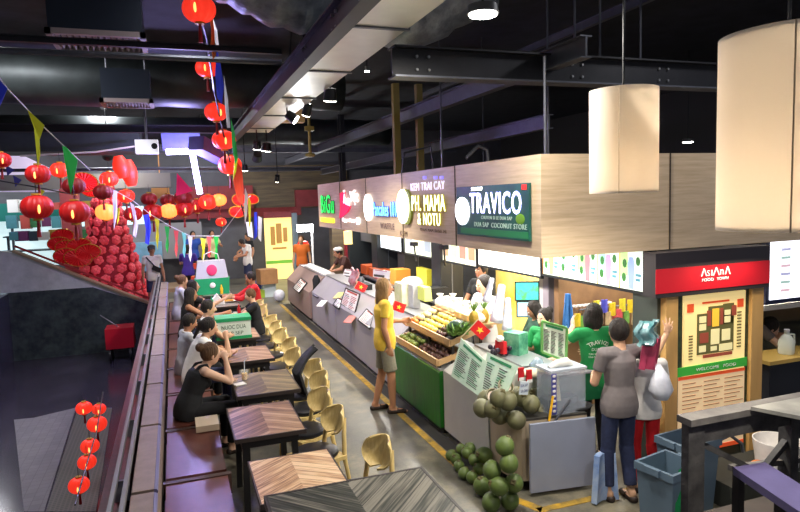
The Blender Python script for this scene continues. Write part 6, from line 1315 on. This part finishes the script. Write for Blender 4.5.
# boxes at far end floor
crd = mat('cardboard', (166, 122, 80), .8, var=.1, scale=6)
def fbox(label, px, py, s, m, rot=0, z=0, name='carton'):
    q = atz(px, py, 0); b = BM(); box(b, (q.x, q.y+s[1]/2, z+s[2]/2), s, rot); solo(name, b, m, label, 'box', bev=.008)
fbox('white storage box at the end of the aisle floor', 270, 297, (.36, .3, .38), mat('white_storage', (206, 220, 222), .5)); fbox('open cardboard box on top of the white storage box', 269, 298, (.5, .4, .42), crd, .2, .39)
fbox('blue crate left of the white storage box', 258, 296, (.4, .3, .4), mat('blue_crate', (60, 80, 150), .5)); fbox('lime green basket in front of the blue crate', 259, 298, (.34, .25, .22), mat('lime_basket', (160, 190, 60), .5), 0, 0, 'basket')
b = BM(); q = atz(281, 296, .2); ell(b, (q.x, q.y+.3, .17), (.16, .15, .17)); solo('plastic_bag', b, wb_, 'white bag slumped beside the white storage box', 'bag', smooth=True)
# ------------------------------------------------------------------ bins and foreground right
bing = mat('blue_grey_plastic', (92, 112, 130), .45, var=.05, scale=4)
def bin_(label, cx, cy, w, d, h, rot):
    r = thing('waste_bin', label, 'bin', (cx, cy, 0)); b = BM(); R = Matrix.Rotation(rot, 3, 'Z')
    def ring(s, z): return [b.verts.new(V(cx, cy, z) + R @ V(sx*w/2*s, sy*d/2*s, 0)) for sx, sy in ((-1, -1), (1, -1), (1, 1), (-1, 1))]
    L = [ring(.82, 0), ring(1, h-.06), ring(1.08, h-.06), ring(1.08, h), ring(.95, h), ring(.78, .02)]
    for P, Q in zip(L, L[1:]):
        for k in range(4): b.faces.new((P[k], P[(k+1) % 4], Q[(k+1) % 4], Q[k]))
    b.faces.new(L[0][::-1]); b.faces.new(L[-1]); obj('bin_body', b, bing, r, bev=.012)
    for s in (-1, 1): b = BM(); c_ = V(cx, cy, h-.02) + R @ V(s*w*.56, 0, 0); box(b, c_, (.03, d*.4, .05), R); obj('handle', b, bing, r, bev=.008)
    return r
bin_('nearer blue-grey waste bin beside the jeans, with a green bag at its side', 3.5, 3.72, .36, .32, .6, .2)
bin_('farther blue-grey waste bin in front of the map pillar', 3.98, 4.02, .4, .3, .62, .1)
gb = mat('green_film', (20, 130, 70), .25, bump=.6, scale=10, var=.3)
b = BM(); P = atz(672, 500, .35); ell(b, (P.x+.05, P.y-.02, .26), (.13, .1, .26), None, 18, 14); ell(b, (P.x+.12, P.y, .52), (.05, .04, .06))
rn = random.Random(5)
for v in b.verts: v.co += V(rn.uniform(-1, 1), rn.uniform(-1, 1), rn.uniform(-1, 1))*.012
solo('plastic_bag', b, gb, 'shiny green plastic bag beside the nearer waste bin', 'bag', smooth='all')
b = BM(); q = atz(614, 495, .12); 
def fn(u, v): w = .13*(1-.25*v); return V(q.x+(u-.5)*w*2, q.y+.1+.05*math.sin(u*PI), .02+v*.42)
b = BM(); grid_sheet(b, fn, 8, 8, .05); solo('plastic_bag', b, mat('pale_blue_film', (190, 206, 226), .3, rgb2=(90, 130, 200), scale=5, bump=.5), 'white and blue plastic bag on the floor at the feet of the jeans', 'bag', smooth=True)
b = BM(); q = aty(661, 380, 4.1); P = [V(q.x-.03, 4.1, q.z+.14), V(q.x-.01, 4.1, q.z+.03), V(q.x, 4.1, q.z-.08), V(q.x, 4.1, q.z-.16)]; tube(b, P, [.015, .07, .1, .06], 14); solo('plastic_bag', b, wb_, 'white plastic bag hanging by the raised arm', 'bag', smooth='all')
b = BM(); q = aty(648, 333, 4.12)
def fn(u, v): return V(q.x+(u-.5)*.2+.03*math.sin(v*8), 4.12+.03*math.sin(u*9), q.z+(v-.5)*.2)
grid_sheet(b, fn, 12, 8, .03); solo('plastic_bag', b, mat('teal_film', (70, 140, 146), .2, rgb2=(170, 200, 206), scale=7, bump=.5), 'teal shiny plastic bag by the raised hand', 'bag', smooth=True)
b = BM(); q = aty(652, 353, 4.16)
def fn(u, v): return V(q.x+(u-.5)*.16+.05*(v-.5), 4.16+.03*math.sin(u*9), q.z+(v-.5)*.26)
grid_sheet(b, fn, 12, 8, .05); solo('plastic_bag', b, mat('pink_film', (176, 60, 90), .3, rgb2=(140, 50, 80), scale=7, bump=.3), 'pink printed bag below the teal bag', 'bag', smooth=True)
# weathered balustrade + table on the deck, foreground right
ww = mat('weathered_timber', (84, 82, 80), .7, rgb2=(40, 38, 40), scale=3, stretch=(3, 3, 3), bump=.4); ww2 = mat('weathered_timber_edge', (116, 112, 106), .6, rgb2=(64, 60, 60), scale=4, bump=.3)
Yb = 2.45
def Q(px, py, Y=Yb): return aty(px, py, Y)
r = thing('wooden_frame', 'weathered timber high table frame in the lower right corner', 'table', (Q(695, 450).x, Yb, .8))
pz = Q(695, 421).z; px0, px1 = Q(689, 430).x, Q(705, 430).x
b = BM(); bx(b, px0, px1, Yb, Yb+.05, .8, pz-.02); obj('post', b, ww, r, bev=.004)
b = BM(); bx(b, px0-.005, 3.4, Yb-.02, Yb+.08, pz-.02, pz+.015); obj('top_rail', b, ww2, r, bev=.004)
b = BM(); bx(b, px1, 3.4, Yb+.01, Yb+.06, pz-.13, pz-.02); obj('apron', b, ww, r)
b = BM(); bar(b, V(px1, Yb+.04, pz-.14), Q(750, 468, Yb+.04), .035, .03); obj('brace', b, ww, r)
b = BM(); bar(b, Q(790, 436, Yb+.04), Q(766, 466, Yb+.04), .035, .03); obj('brace', b, ww, r)
b = BM(); x9 = Q(791, 450).x; bx(b, x9, x9+.06, Yb, Yb+.08, .8, pz-.02); obj('post', b, ww, r)
b = BM(); prism(b, [(px1+.28, Yb-.03, pz+.016), (3.4, Yb-.03, pz+.016), (3.4, Yb-.6, pz+.016), (px1+.55, Yb-.6, pz+.016)], (0, 0, .02)); obj('tabletop', b, mat('grey_veined_top', (150, 148, 140), .3, rgb2=(96, 96, 92), scale=5), r)
b = BM(); bar(b, Q(730, 468, Yb+.06), Q(812, 458, Yb+.06), .03, .03); obj('stretcher', b, ww2, r)
r = thing('bench', 'bench seat with violet sheen under the timber frame', 'bench', (Q(765, 490, 2.6).x, 2.6, .8)); b = BM(); s0 = atz(733, 467, 1.3); prism(b, [atz(733, 467, 1.3), atz(765, 462, 1.3), atz(800, 484, 1.3), atz(835, 520, 1.3), atz(800, 512, 1.3)], (0, 0, -.04)); obj('seat', b, mat('violet_lit_vinyl', (84, 78, 116), .35, var=.15, scale=6), r)  # purple light on the seat is painted into the vinyl colour
for px, py in ((742, 472), (785, 498)): q = atz(px, py, 1.26); b = BM(); bx(b, q.x-.02, q.x+.02, q.y, q.y+.04, .8, 1.258); obj('leg', b, tleg, r)
# stuff seen between: tub and rail beyond
p = atz(772, 470, .9); 
q = aty(777, 448, 4.0); r = thing('bucket', 'white round tub behind the timber frame', 'bucket', (q.x, 4.0, .6)); b = BM(); lathe(b, [(0, 0), (.17, 0), (.2, .22), (.19, .22), (.16, .015), (0, .015)], (q.x, 4.0, q.z-.14), 24); obj('bucket_body', b, whitec, r, True); zt_ = q.z-.14
b = BM(); bx(b, q.x-.75, q.x+.9, 3.8, 4.3, 0, zt_-.001); solo('cabinet', b, mat('dark_olive_cabinet', (46, 48, 44), .6), 'low dark cabinet behind the timber frame at lower right', 'cabinet')
b = BM(); q2 = aty(757, 458, 3.95); ell(b, (q2.x, 3.95, zt_+.05), (.07, .05, .05)); solo('orange_peel_heap', b, apple, 'small orange item next to the white tub', 'item', smooth=True)
b = BM(); a_ = aty(716, 448, 4.0); c_ = aty(743, 452, 4.0); tube(b, [a_, a_+V(.02, 0, .06), V((a_.x+c_.x)/2, 4.0, a_.z+.09), c_+V(-.02, 0, .08), c_], .015, 8); solo('tub_handle', b, steel2, 'curved steel handle in front of the price board', 'handle', smooth=True)
# ------------------------------------------------------------------ lanterns, flags, tree (far left)
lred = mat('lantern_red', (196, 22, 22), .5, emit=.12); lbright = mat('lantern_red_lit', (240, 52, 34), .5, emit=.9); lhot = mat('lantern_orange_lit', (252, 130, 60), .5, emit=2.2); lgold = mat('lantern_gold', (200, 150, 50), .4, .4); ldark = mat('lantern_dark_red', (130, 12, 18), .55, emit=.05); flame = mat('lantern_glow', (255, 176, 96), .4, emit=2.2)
LP = {}
def lantern_proto(key, m, sx=1.0, glow_=True):
    r = thing('red_lantern', 'x', 'lantern', (0, 0, 0)); b = BM(); prof = [(.05, -.8), (.3, -.74)]
    for i in range(1, 12): t = PI*i/12; prof.append((.25+.75*math.sin(t), -.8*math.cos(t)*.95))
    prof += [(.3, .74), (.05, .8)]
    lathe(b, [(a*sx, z) for a, z in prof], (0, 0, 0), 48, .1, 4); obj('lantern_body', b, m, r, 'all')
    b = BM(); lathe(b, [(0, .78), (.3*sx, .78), (.3*sx, .9), (0, .9)], (0, 0, 0), 16); lathe(b, [(0, -.9), (.3*sx, -.9), (.3*sx, -.78), (0, -.78)], (0, 0, 0), 16); obj('end_ring', b, lgold, r)
    b = BM(); cone(b, (0, 0, -.9), (0, 0, -1.05), .1, .07, 8); cone(b, (0, 0, -1.05), (0, 0, -2.0), .09, .14, 10); obj('tassel', b, ldark, r)
    b = BM(); tube(b, [(0, 0, .88), (0, 0, 1.9)], .03, 5); obj('cord', b, blk, r)
    if glow_: b = BM(); ell(b, (0, -.9*sx, -.15), (.09, .14, .3)); obj('glow_spot', b, flame, r, True)
    LP[key] = [r, True]
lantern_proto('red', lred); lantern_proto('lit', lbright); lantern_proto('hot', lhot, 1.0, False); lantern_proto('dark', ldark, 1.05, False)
def lantern(key, label, px, py, Y, rp, rot=0):
    q = aty(px, py, Y); s = rp*Y/FX*1.02
    r, fst = LP[key]
    if fst: LP[key][1] = False; r['label'] = label; place(r, q, rot, s)
    else: dup(r, q, rot, label, None, s)
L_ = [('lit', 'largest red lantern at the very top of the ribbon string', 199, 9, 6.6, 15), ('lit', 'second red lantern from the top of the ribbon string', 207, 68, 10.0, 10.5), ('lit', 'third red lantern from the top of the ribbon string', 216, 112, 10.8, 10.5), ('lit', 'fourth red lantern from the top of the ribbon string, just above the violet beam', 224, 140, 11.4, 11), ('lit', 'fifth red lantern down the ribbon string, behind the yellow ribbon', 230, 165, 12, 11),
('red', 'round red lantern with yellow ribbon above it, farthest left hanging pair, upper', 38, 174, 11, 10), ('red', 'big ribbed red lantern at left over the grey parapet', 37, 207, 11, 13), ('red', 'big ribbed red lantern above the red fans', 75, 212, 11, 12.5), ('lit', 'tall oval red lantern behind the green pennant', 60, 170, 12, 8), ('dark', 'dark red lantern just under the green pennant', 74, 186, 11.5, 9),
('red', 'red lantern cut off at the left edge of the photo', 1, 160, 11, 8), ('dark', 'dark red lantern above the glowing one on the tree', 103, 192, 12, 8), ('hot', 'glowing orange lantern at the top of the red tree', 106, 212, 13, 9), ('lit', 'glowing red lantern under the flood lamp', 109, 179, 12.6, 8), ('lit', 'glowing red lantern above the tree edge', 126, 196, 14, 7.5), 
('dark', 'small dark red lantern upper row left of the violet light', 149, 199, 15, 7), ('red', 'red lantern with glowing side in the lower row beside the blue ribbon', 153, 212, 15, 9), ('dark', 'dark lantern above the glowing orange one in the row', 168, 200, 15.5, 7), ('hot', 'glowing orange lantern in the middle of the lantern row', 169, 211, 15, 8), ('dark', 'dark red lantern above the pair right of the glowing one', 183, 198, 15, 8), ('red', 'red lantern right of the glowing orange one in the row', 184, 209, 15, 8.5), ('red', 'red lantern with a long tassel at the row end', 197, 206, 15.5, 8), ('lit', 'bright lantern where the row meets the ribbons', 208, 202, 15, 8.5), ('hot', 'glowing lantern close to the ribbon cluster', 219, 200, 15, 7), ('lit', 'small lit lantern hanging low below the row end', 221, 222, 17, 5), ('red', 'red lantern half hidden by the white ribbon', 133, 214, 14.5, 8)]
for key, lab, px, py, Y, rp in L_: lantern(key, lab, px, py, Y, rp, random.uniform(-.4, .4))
for i, (px, py, dy) in enumerate(((84, 408, 0), (99, 409, 0), (97, 424, 0), (90, 446, 0), (87, 462, 0), (79, 485, 0))):
    q = atz(px, py, -.1); lantern('lit', 'red lantern hanging low beside the railing wall, %s' % ('leftmost of the topmost pair', 'rightmost and topmost', 'just below the topmost pair', 'fourth down', 'fifth down', 'lowest of the string')[i], px, py, q.y, (7, 6, 8.5, 8, 8, 9)[i])
b = BM(); tube(b, [atz(103, 392, .1), atz(97, 430, .1), atz(88, 460, .1), atz(75, 505, .1)], .008, 5); solo('lantern_cord', b, blk, 'black cord carrying the low lanterns beside the railing wall', 'cord')
b = BM(); tube(b, [aty(193, -10, 6.3), aty(206, 35, 8), aty(214, 90, 10), aty(222, 128, 11), aty(232, 170, 12), aty(244, 215, 13.5)], .015, 5); solo('lantern_cord', b, blk, 'cord of the long lantern and ribbon string', 'cord')
# long red cylinder lanterns and red paper cluster
for i, (p0, p1, rad, Y, lab) in enumerate((((118, 156), (124, 178), .14, 13, 'left of two long tilted red paper lanterns under the projector'), ((127, 160), (132, 186), .14, 13.2, 'right of two long tilted red paper lanterns under the projector'))):
    b = BM(); a, c = aty(*p0, Y), aty(*p1, Y); P = [a.lerp(c, t/10) for t in range(11)]; tube(b, P, [rad*(.45+.55*math.sin(PI*(t+.6)/11.2))*(1+.05*(t % 2)) for t in range(11)], 20); solo('paper_lantern', b, lbright, lab, 'lantern', smooth=True)
def fan(label, px, py, Y, rad, tilt, m=None, name='paper_fan'):
    c = aty(px, py, Y); r = thing(name, label, 'fan', c-V(0, 0, rad)); R = Matrix.Rotation(tilt[1], 3, 'Y') @ Matrix.Rotation(tilt[0], 3, 'X'); b = BM(); n = 40
    ctr = b.verts.new(c + R @ V(0, -.03, 0)); ctr2 = b.verts.new(c + R @ V(0, .0, 0)); A = []; B_ = []
    for k in range(n):
        a = 2*PI*k/n; o_ = .02 if k % 2 else -.02; A.append(b.verts.new(c + R @ V(rad*math.cos(a), o_-.006, rad*.72*math.sin(a)))); B_.append(b.verts.new(c + R @ V(rad*math.cos(a), o_+.006, rad*.72*math.sin(a))))
    for k in range(n): j = (k+1) % n; b.faces.new((ctr, A[k], A[j])); b.faces.new((ctr2, B_[j], B_[k])); b.faces.new((A[k], B_[k], B_[j], A[j]))
    obj('pleats', b, m or mat('fan_red', (206, 26, 34), .5, emit=.1), r)
    b = BM(); tube(b, [c + R @ V((rad+.01)*math.cos(2*PI*k/n), -.0, (rad+.01)*.72*math.sin(2*PI*k/n)) for k in range(n)], .012, 5, True); obj('gold_edge', b, lgold, r)
    return r
for i, (px, py, rp) in enumerate(((62, 236, 9), (59, 244, 9), (68, 248, 10), (79, 246, 10), (66, 256, 10), (78, 258, 11), (88, 252, 10))):
    fan('red paper fan with gold rim, %s of the overlapping pile behind the parapet' % ('topmost', 'leftmost', 'middle left', 'upper middle', 'lower left', 'lowest', 'rightmost')[i], px, py, 17.2-.05*i, rp*17/FX, (.35, .1*(i % 3-1)))
for i, (px, py, rp, Y) in enumerate(((84, 182, 11, 13), (91, 190, 8, 13.3), (241, 200, 8, 14.5), (237, 212, 7, 14.3), (252, 199, 6, 14.6))):
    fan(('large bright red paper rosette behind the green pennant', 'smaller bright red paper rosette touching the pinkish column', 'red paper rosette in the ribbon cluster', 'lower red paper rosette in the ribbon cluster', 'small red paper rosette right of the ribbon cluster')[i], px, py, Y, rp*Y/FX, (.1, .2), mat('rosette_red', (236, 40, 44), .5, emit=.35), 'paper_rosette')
# red tree of blossoms
tc = atz(112, 330, 0); r = thing('blossom_tree', 'tall cone shaped tree made of red paper blossoms behind the parapet', 'tree', (-1.75, 17.9, 0)); cx, cy = aty(112, 280, 17.9).x, 17.9
b = BM(); lathe(b, [(0, 0), (.95, 0), (.95, .1), (.8, .4), (.42, 2.2), (.2, 3.3), (0, 3.35)], (cx, cy, 0), 24); obj('cone_frame', b, mat('tree_core', (150, 14, 32), .7), r, True)
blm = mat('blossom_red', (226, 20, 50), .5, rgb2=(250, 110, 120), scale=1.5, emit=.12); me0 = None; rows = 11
for k in range(rows):
    z = .42+k*.24; rad = (.95-.53*min(z/2.2, 1)) if z < 2.2 else .42-.2*(z-2.2)/1.1; rad += .02; n = max(5, int(2*PI*rad/.34)+2)
    for j in range(n):
        a = 2*PI*j/n+(k % 2)*PI/n
        if math.sin(a) > .45: continue
        if me0 is None:
            b = BM()
            for q in range(6):
                t = 2*PI*q/6; R = Matrix.Rotation(t, 3, 'Y'); ell(b, R @ V(.06, -.02, 0), (.07, .05, .06), R, 10, 6)
            ell(b, (0, -.05, 0), .045, None, 8, 6); o = obj('blossom', b, blm, r, 'all'); me0 = o
        else:
            o = me0.copy(); COL.objects.link(o)
        o.location = V(cx+rad*math.cos(a), cy+rad*math.sin(a), z) - WP[r.name]; o.rotation_euler = (.3, random.uniform(0, 6), a+PI/2)
# pennants and ribbons
def pennant(label, pts, Y, m, t=.006, name='pennant'):
    P = [aty(x, y, Y) for x, y in pts]; 
    b = BM(); prism(b, P, (.0, t, 0)); 
    for v in b.verts: v.co.y += .03*math.sin(v.co.z*14+v.co.x*9)
    return solo(name, b, m, label, 'pennant')
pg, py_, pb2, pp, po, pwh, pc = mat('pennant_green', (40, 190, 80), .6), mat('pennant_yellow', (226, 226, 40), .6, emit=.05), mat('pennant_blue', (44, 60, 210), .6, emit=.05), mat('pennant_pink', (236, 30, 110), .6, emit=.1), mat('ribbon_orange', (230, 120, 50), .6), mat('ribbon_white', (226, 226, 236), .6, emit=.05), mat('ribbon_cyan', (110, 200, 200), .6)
pennant('green pennant hanging among the lanterns at the left', [(62, 144), (67, 148), (78, 160), (77, 167), (73, 185), (71, 195), (69, 185), (65, 165)], 9.5, pg)
pennant('yellow pennant twisting down from the string at the left', [(27, 109), (44, 125), (40, 140), (40, 155), (38, 168), (36, 150), (34, 128)], 9, py_)
pennant('blue pennant at the upper left edge', [(-2, 78), (8, 89), (-1, 108), (-4, 108)], 8, pb2)
pennant('pink triangular pennant beside the violet LED light bar', [(177, 173), (193, 191), (176, 196)], 12, pp)
pennant('upper small dark blue pennant at the far left', [(6, 165), (15, 170), (7, 176)], 13, mat('pennant_indigo', (50, 50, 130), .6)); pennant('lower small dark blue pennant at the far left', [(13, 175), (22, 180), (15, 187)], 13, mat('pennant_indigo', (50, 50, 130)))
pennant('small yellow green pennant on the teal awning', [(37, 188), (45, 191), (40, 197)], 14, py_)
pennant('long blue ribbon hanging between the lantern rows', [(143, 215), (149, 214), (151, 228), (149, 245), (145, 243), (146, 230)], 13.5, pb2, name='ribbon')
pennant('long white ribbon hanging left of the long blue ribbon', [(130, 202), (134, 205), (138, 225), (136, 238), (133, 235), (134, 222)], 13.5, pwh, name='ribbon')
pennant('grey white ribbon hanging over the glowing tree lantern', [(112, 190), (117, 191), (117, 215), (114, 230), (113, 212)], 12.5, pwh, name='ribbon')
pennant('yellow ribbon right of the grey white ribbon', [(117, 208), (120, 208), (119, 220), (117, 225)], 12.6, py_, name='ribbon')
for i, (x, y0, y1, m, lab) in enumerate(((157, 218, 250, py_, 'long yellow ribbon hanging right of the long blue ribbon'), (167, 226, 254, pg, 'light green ribbon over the white T-shirt person'), (176, 230, 258, mat('ribbon_coral', (226, 90, 90), .6), 'coral ribbon hanging over the purple shirt'), (184, 232, 258, pc, 'pale cyan ribbon next to the coral ribbon'), (190, 236, 262, pwh, 'thin white ribbon in front of the far platform'), (203, 238, 262, py_, 'lime yellow ribbon in front of the far platform'), (209, 236, 258, mat('ribbon_coral', (226, 90, 90)), 'second coral ribbon in front of the far platform'), (216, 236, 262, pg, 'green ribbon in front of the right platform person'))):
    pennant(lab, [(x-2.5, y0), (x+2.5, y0+1), (x+1.5, y0+12), (x+2, y0+18), (x+.5, y1), (x-1.5, y0+20), (x-.5, y0+12)], 14.5, m, name='ribbon')
for i, (pts, m, lab, Y) in enumerate((([(210, 0), (213, 14), (214, 30), (216, 55), (213, 60), (211, 45), (211, 28), (208, 14)], po, 'orange ribbon at the top of the lantern string', 7.0), ([(217, 47), (220, 60), (224, 85), (222, 105), (217, 98), (215, 75)], pb2, 'large blue ribbon on the lantern string', 8.5), ([(212, 14), (217, 30), (219, 47), (216, 47), (213, 30)], pwh, 'thin white ribbon above the large blue one', 7.2), ([(224, 75), (228, 100), (230, 128), (227, 128), (225, 105)], pwh, 'narrow white ribbon below the large blue one', 9.6),
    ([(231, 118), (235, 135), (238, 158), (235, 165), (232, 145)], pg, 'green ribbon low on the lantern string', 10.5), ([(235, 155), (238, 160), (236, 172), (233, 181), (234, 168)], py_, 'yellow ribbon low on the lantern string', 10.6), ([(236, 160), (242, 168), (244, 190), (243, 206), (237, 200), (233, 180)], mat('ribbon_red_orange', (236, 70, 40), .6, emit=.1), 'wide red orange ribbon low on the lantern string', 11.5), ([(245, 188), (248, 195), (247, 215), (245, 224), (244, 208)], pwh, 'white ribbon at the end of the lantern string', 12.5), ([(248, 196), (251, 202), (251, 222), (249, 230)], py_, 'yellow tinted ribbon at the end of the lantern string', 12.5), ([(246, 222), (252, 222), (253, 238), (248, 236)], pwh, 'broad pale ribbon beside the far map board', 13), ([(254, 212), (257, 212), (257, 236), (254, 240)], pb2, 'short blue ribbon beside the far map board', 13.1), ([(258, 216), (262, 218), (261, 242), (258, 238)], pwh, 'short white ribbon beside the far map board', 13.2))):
    pennant(lab, pts, Y, m, name='ribbon')
b = BM(); tube(b, [aty(-5, 72, 8), aty(8, 89, 8.3), aty(27, 109, 9), aty(45, 128, 9.2), aty(64, 146, 9.5), aty(90, 170, 11)], .008, 5); solo('bunting_cord', b, pwh, 'thin pale cord carrying the pennants at the left', 'cord')
b = BM(); tube(b, [aty(-5, 180, 12), aty(30, 186, 12.5), aty(70, 194, 13.5)], .012, 5); solo('bunting_cord', b, blk, 'dark cord crossing the shop front at the far left', 'cord')
b = BM(); tube(b, [aty(20, 156, 13), aty(95, 152, 13), aty(137, 146, 13)], .018, 6); solo('ceiling_pipe', b, mat('pale_pipe', (200, 196, 180), .5), 'pale thin pipe running to the projector', 'pipe')
b = BM(); tube(b, [aty(110, 188, 13.5), aty(132, 200, 13.5), aty(150, 214, 13.6), aty(170, 226, 14.5), aty(190, 236, 14.5), aty(220, 236, 14.5), aty(250, 196, 13)], .008, 5); solo('bunting_cord', b, pwh, 'sagging cord carrying the row of coloured ribbons', 'cord')
# background shop clutter at far left and people-high stalls
rn = random.Random(11)
cl = [(200, 90, 80), (90, 160, 170), (230, 220, 210), (60, 80, 90), (180, 150, 60), (120, 60, 110), (70, 140, 90), (240, 240, 235)]; cn = ['red', 'turquoise', 'cream', 'slate', 'ochre', 'plum', 'green', 'white']
for i in range(26):
    px = 14+ (i % 9)*10.5 + rn.uniform(-2, 2); row = i//9; Y = 21.8-.6*row; pyb = (206, 222, 236)[row]; q = aty(px, pyb, Y); k = rn.randrange(8); s = (rn.uniform(.22, .36), .2, rn.uniform(.2, .42))
    b = BM(); box(b, (q.x, Y, q.z), s, rn.uniform(-.3, .3)); solo('display_box', b, mat('goods_'+cn[k], cl[k], .5, emit=.05), 'boxed goods on display in the bright shop at the far left', 'goods', 'boxed goods in the far left shop', bev=.02)
for row, z in enumerate((aty(50, 212, 21.8).z, aty(50, 228, 21.2).z, aty(50, 242, 20.6).z)):
    b = BM(); x0, x1 = aty(8, 210, 21.8).x, aty(112, 210, 21.8).x; bx(b, x0, x1, 21.5-.6*row, 22.0-.6*row, z-.23, z-.19)
    for x in (x0+.1, x1-.1): bx(b, x-.03, x+.03, 21.6-.6*row, 21.7-.6*row, 0, z-.23)
    solo('display_shelf', b, steel2, ('highest', 'middle', 'lowest')[row]+' display shelf of the bright shop at the far left', 'shelf')
# red striped steps platform
r = thing('steps', 'red and cream striped steps behind the purple shirt', 'steps', (.9, 19.6, 0)); 
for k in range(5): b = BM(); bx(b, aty(184, 260, 19.5).x, aty(200, 260, 19.5).x+.05, 19.3+.18*k, 19.5+.18*k, 0.0 if k == 0 else .18*k, .18*(k+1)-.002); obj('step', b, (mat('step_red', (206, 70, 44), .6), mat('step_cream', (220, 180, 130), .6))[k % 2], r)
b = BM(); bx(b, aty(150, 260, 20.6).x, aty(222, 260, 20.6).x, 20.6, 22.2, 0, .12); solo('platform', b, mat('tan_platform', (170, 140, 110), .6), 'low tan platform at the far end where two people stand', 'platform')
b = BM(); q = aty(108, 322, 15); r = thing('cart', 'red box cart standing in the sunken court against the marble wall', 'cart', (aty(120, 330, 15.6).x, 15.6, -.8)); x0, x1 = aty(106, 330, 15.6).x, aty(134, 330, 15.6).x; b = BM(); bx(b, x0, x1, 15.3, 15.9, -.5, -.04); obj('cart_body', b, mat('cart_red', (170, 12, 34), .4), r, bev=.03)
for x in (x0+.08, x1-.08):
    for y in (15.38, 15.82): b = BM(); cone(b, (x-.02, y, -.65), (x+.02, y, -.65), .15, .15, 16); obj('wheel', b, blk, r, True)
b = BM(); tube(b, [(x0+.25, 15.6, -.04), (x0-.1, 15.6, .25)], .012, 6); obj('handle', b, steel2, r); b = BM(); tube(b, [(x1+.02, 15.6, -.3), (x1+.18, 15.6, -.1), (x1+.2, 15.6, -.55)], .015, 6); obj('side_bar', b, blk, r)
# ------------------------------------------------------------------ lights
def area(loc, sx, sy, e, col=(1, .95, .86), rot=(0, 0, 0), name='stall_and_fill_light'):
    l = bpy.data.lights.new(name, 'AREA'); l.shape = 'RECTANGLE'; l.size = sx; l.size_y = sy; l.energy = e; l.color = col; o = bpy.data.objects.new(name, l); COL.objects.link(o); o.location = loc; o.rotation_euler = rot; return o
tubem = mat('tube_lamp', (255, 250, 240), .4, emit=8)
for k, (x, y, L, e, lab) in enumerate(((3.5, 5.7, 1.2, 34, 'fluorescent tube over the coconut stall'), (3.5, 7.2, 1.2, 60, 'fluorescent tube over the fruit rack'), (3.5, 9.1, 1.4, 45, 'fluorescent tube over the grey counter behind the person in yellow'), (3.5, 11.2, 1.4, 45, 'fluorescent tube over the far grey counters'), (3.8, 14.4, 1.4, 40, 'fluorescent tube over the farthest counter'), (4.9, 6.0, 1.0, 30, 'fluorescent tube over the wall shelf'), (4.8, 8.4, 1.2, 110, 'fluorescent tube inside the yellow walled kitchen'), (6.3, 5.6, .8, 40, 'fluorescent tube over the right counter'))):
    z = 2.2 if y < 13.5 else 2.6
    r = thing('tube_light', lab, 'lamp', (x, y, z-.05)); b = BM(); bx(b, x-.03, x+.03, y-L/2, y+L/2, z-.01, z+.02); obj('housing', b, whitec, r); b = BM(); tube(b, [(x, y-L/2+.02, z-.03), (x, y+L/2-.02, z-.03)], .014, 8); obj('tube', b, tubem, r, True)
    if y > 13.5: b = BM(); tube(b, [(x, y, z), (x, y, 5.3)], .008, 5); obj('wire', b, blk, r)
    area((x, y, z-.05), .12, L, e, (1, .96, .88))
# ceiling fill lamps added to brighten the dark court, tables and far hall
for k, (x, y, z, e, lab) in enumerate(((-2.2, 9.5, 5.2, 130, 'added fill lamp over the sunken court'), (-1.5, 17.5, 5.2, 150, 'added fill lamp over the red tree'), (1.0, 20.0, 5.2, 160, 'added fill lamp over the far platform'), (.4, 6.5, 5.2, 90, 'added fill lamp over the near tables'), (.6, 12.5, 5.2, 90, 'added fill lamp over the middle tables'), (-5.5, 20.5, 5.2, 160, 'added fill lamp over the bright shop'), (5.5, 3.6, 5.2, 60, 'added fill lamp behind the oak fascia corner'))):
    b = BM(); bx(b, x-.06, x+.06, y-.6, y+.6, z+.0, z+.1); solo('added_fill_lamp', b, mat('fill_lamp_housing', (120, 120, 120), .5), lab, 'lamp')
    area((x, y, z-.01), .5, 1.2, e, (.95, .95, 1))
area((4.85, 4.35, 2.1), .8, .1, 9, (1, .85, .6), (math.radians(-25), 0, 0), 'map_light')
W_ = bpy.data.worlds.new('world'); SC.world = W_; W_.use_nodes = True; W_.node_tree.nodes['Background'].inputs[0].default_value = (.55, .6, .75, 1); W_.node_tree.nodes['Background'].inputs[1].default_value = .25
SC.view_settings.view_transform = 'Standard'; SC.view_settings.look = 'None'; SC.view_settings.gamma = 1; SC.view_settings.exposure = .08; SC.view_settings.use_curve_mapping = False
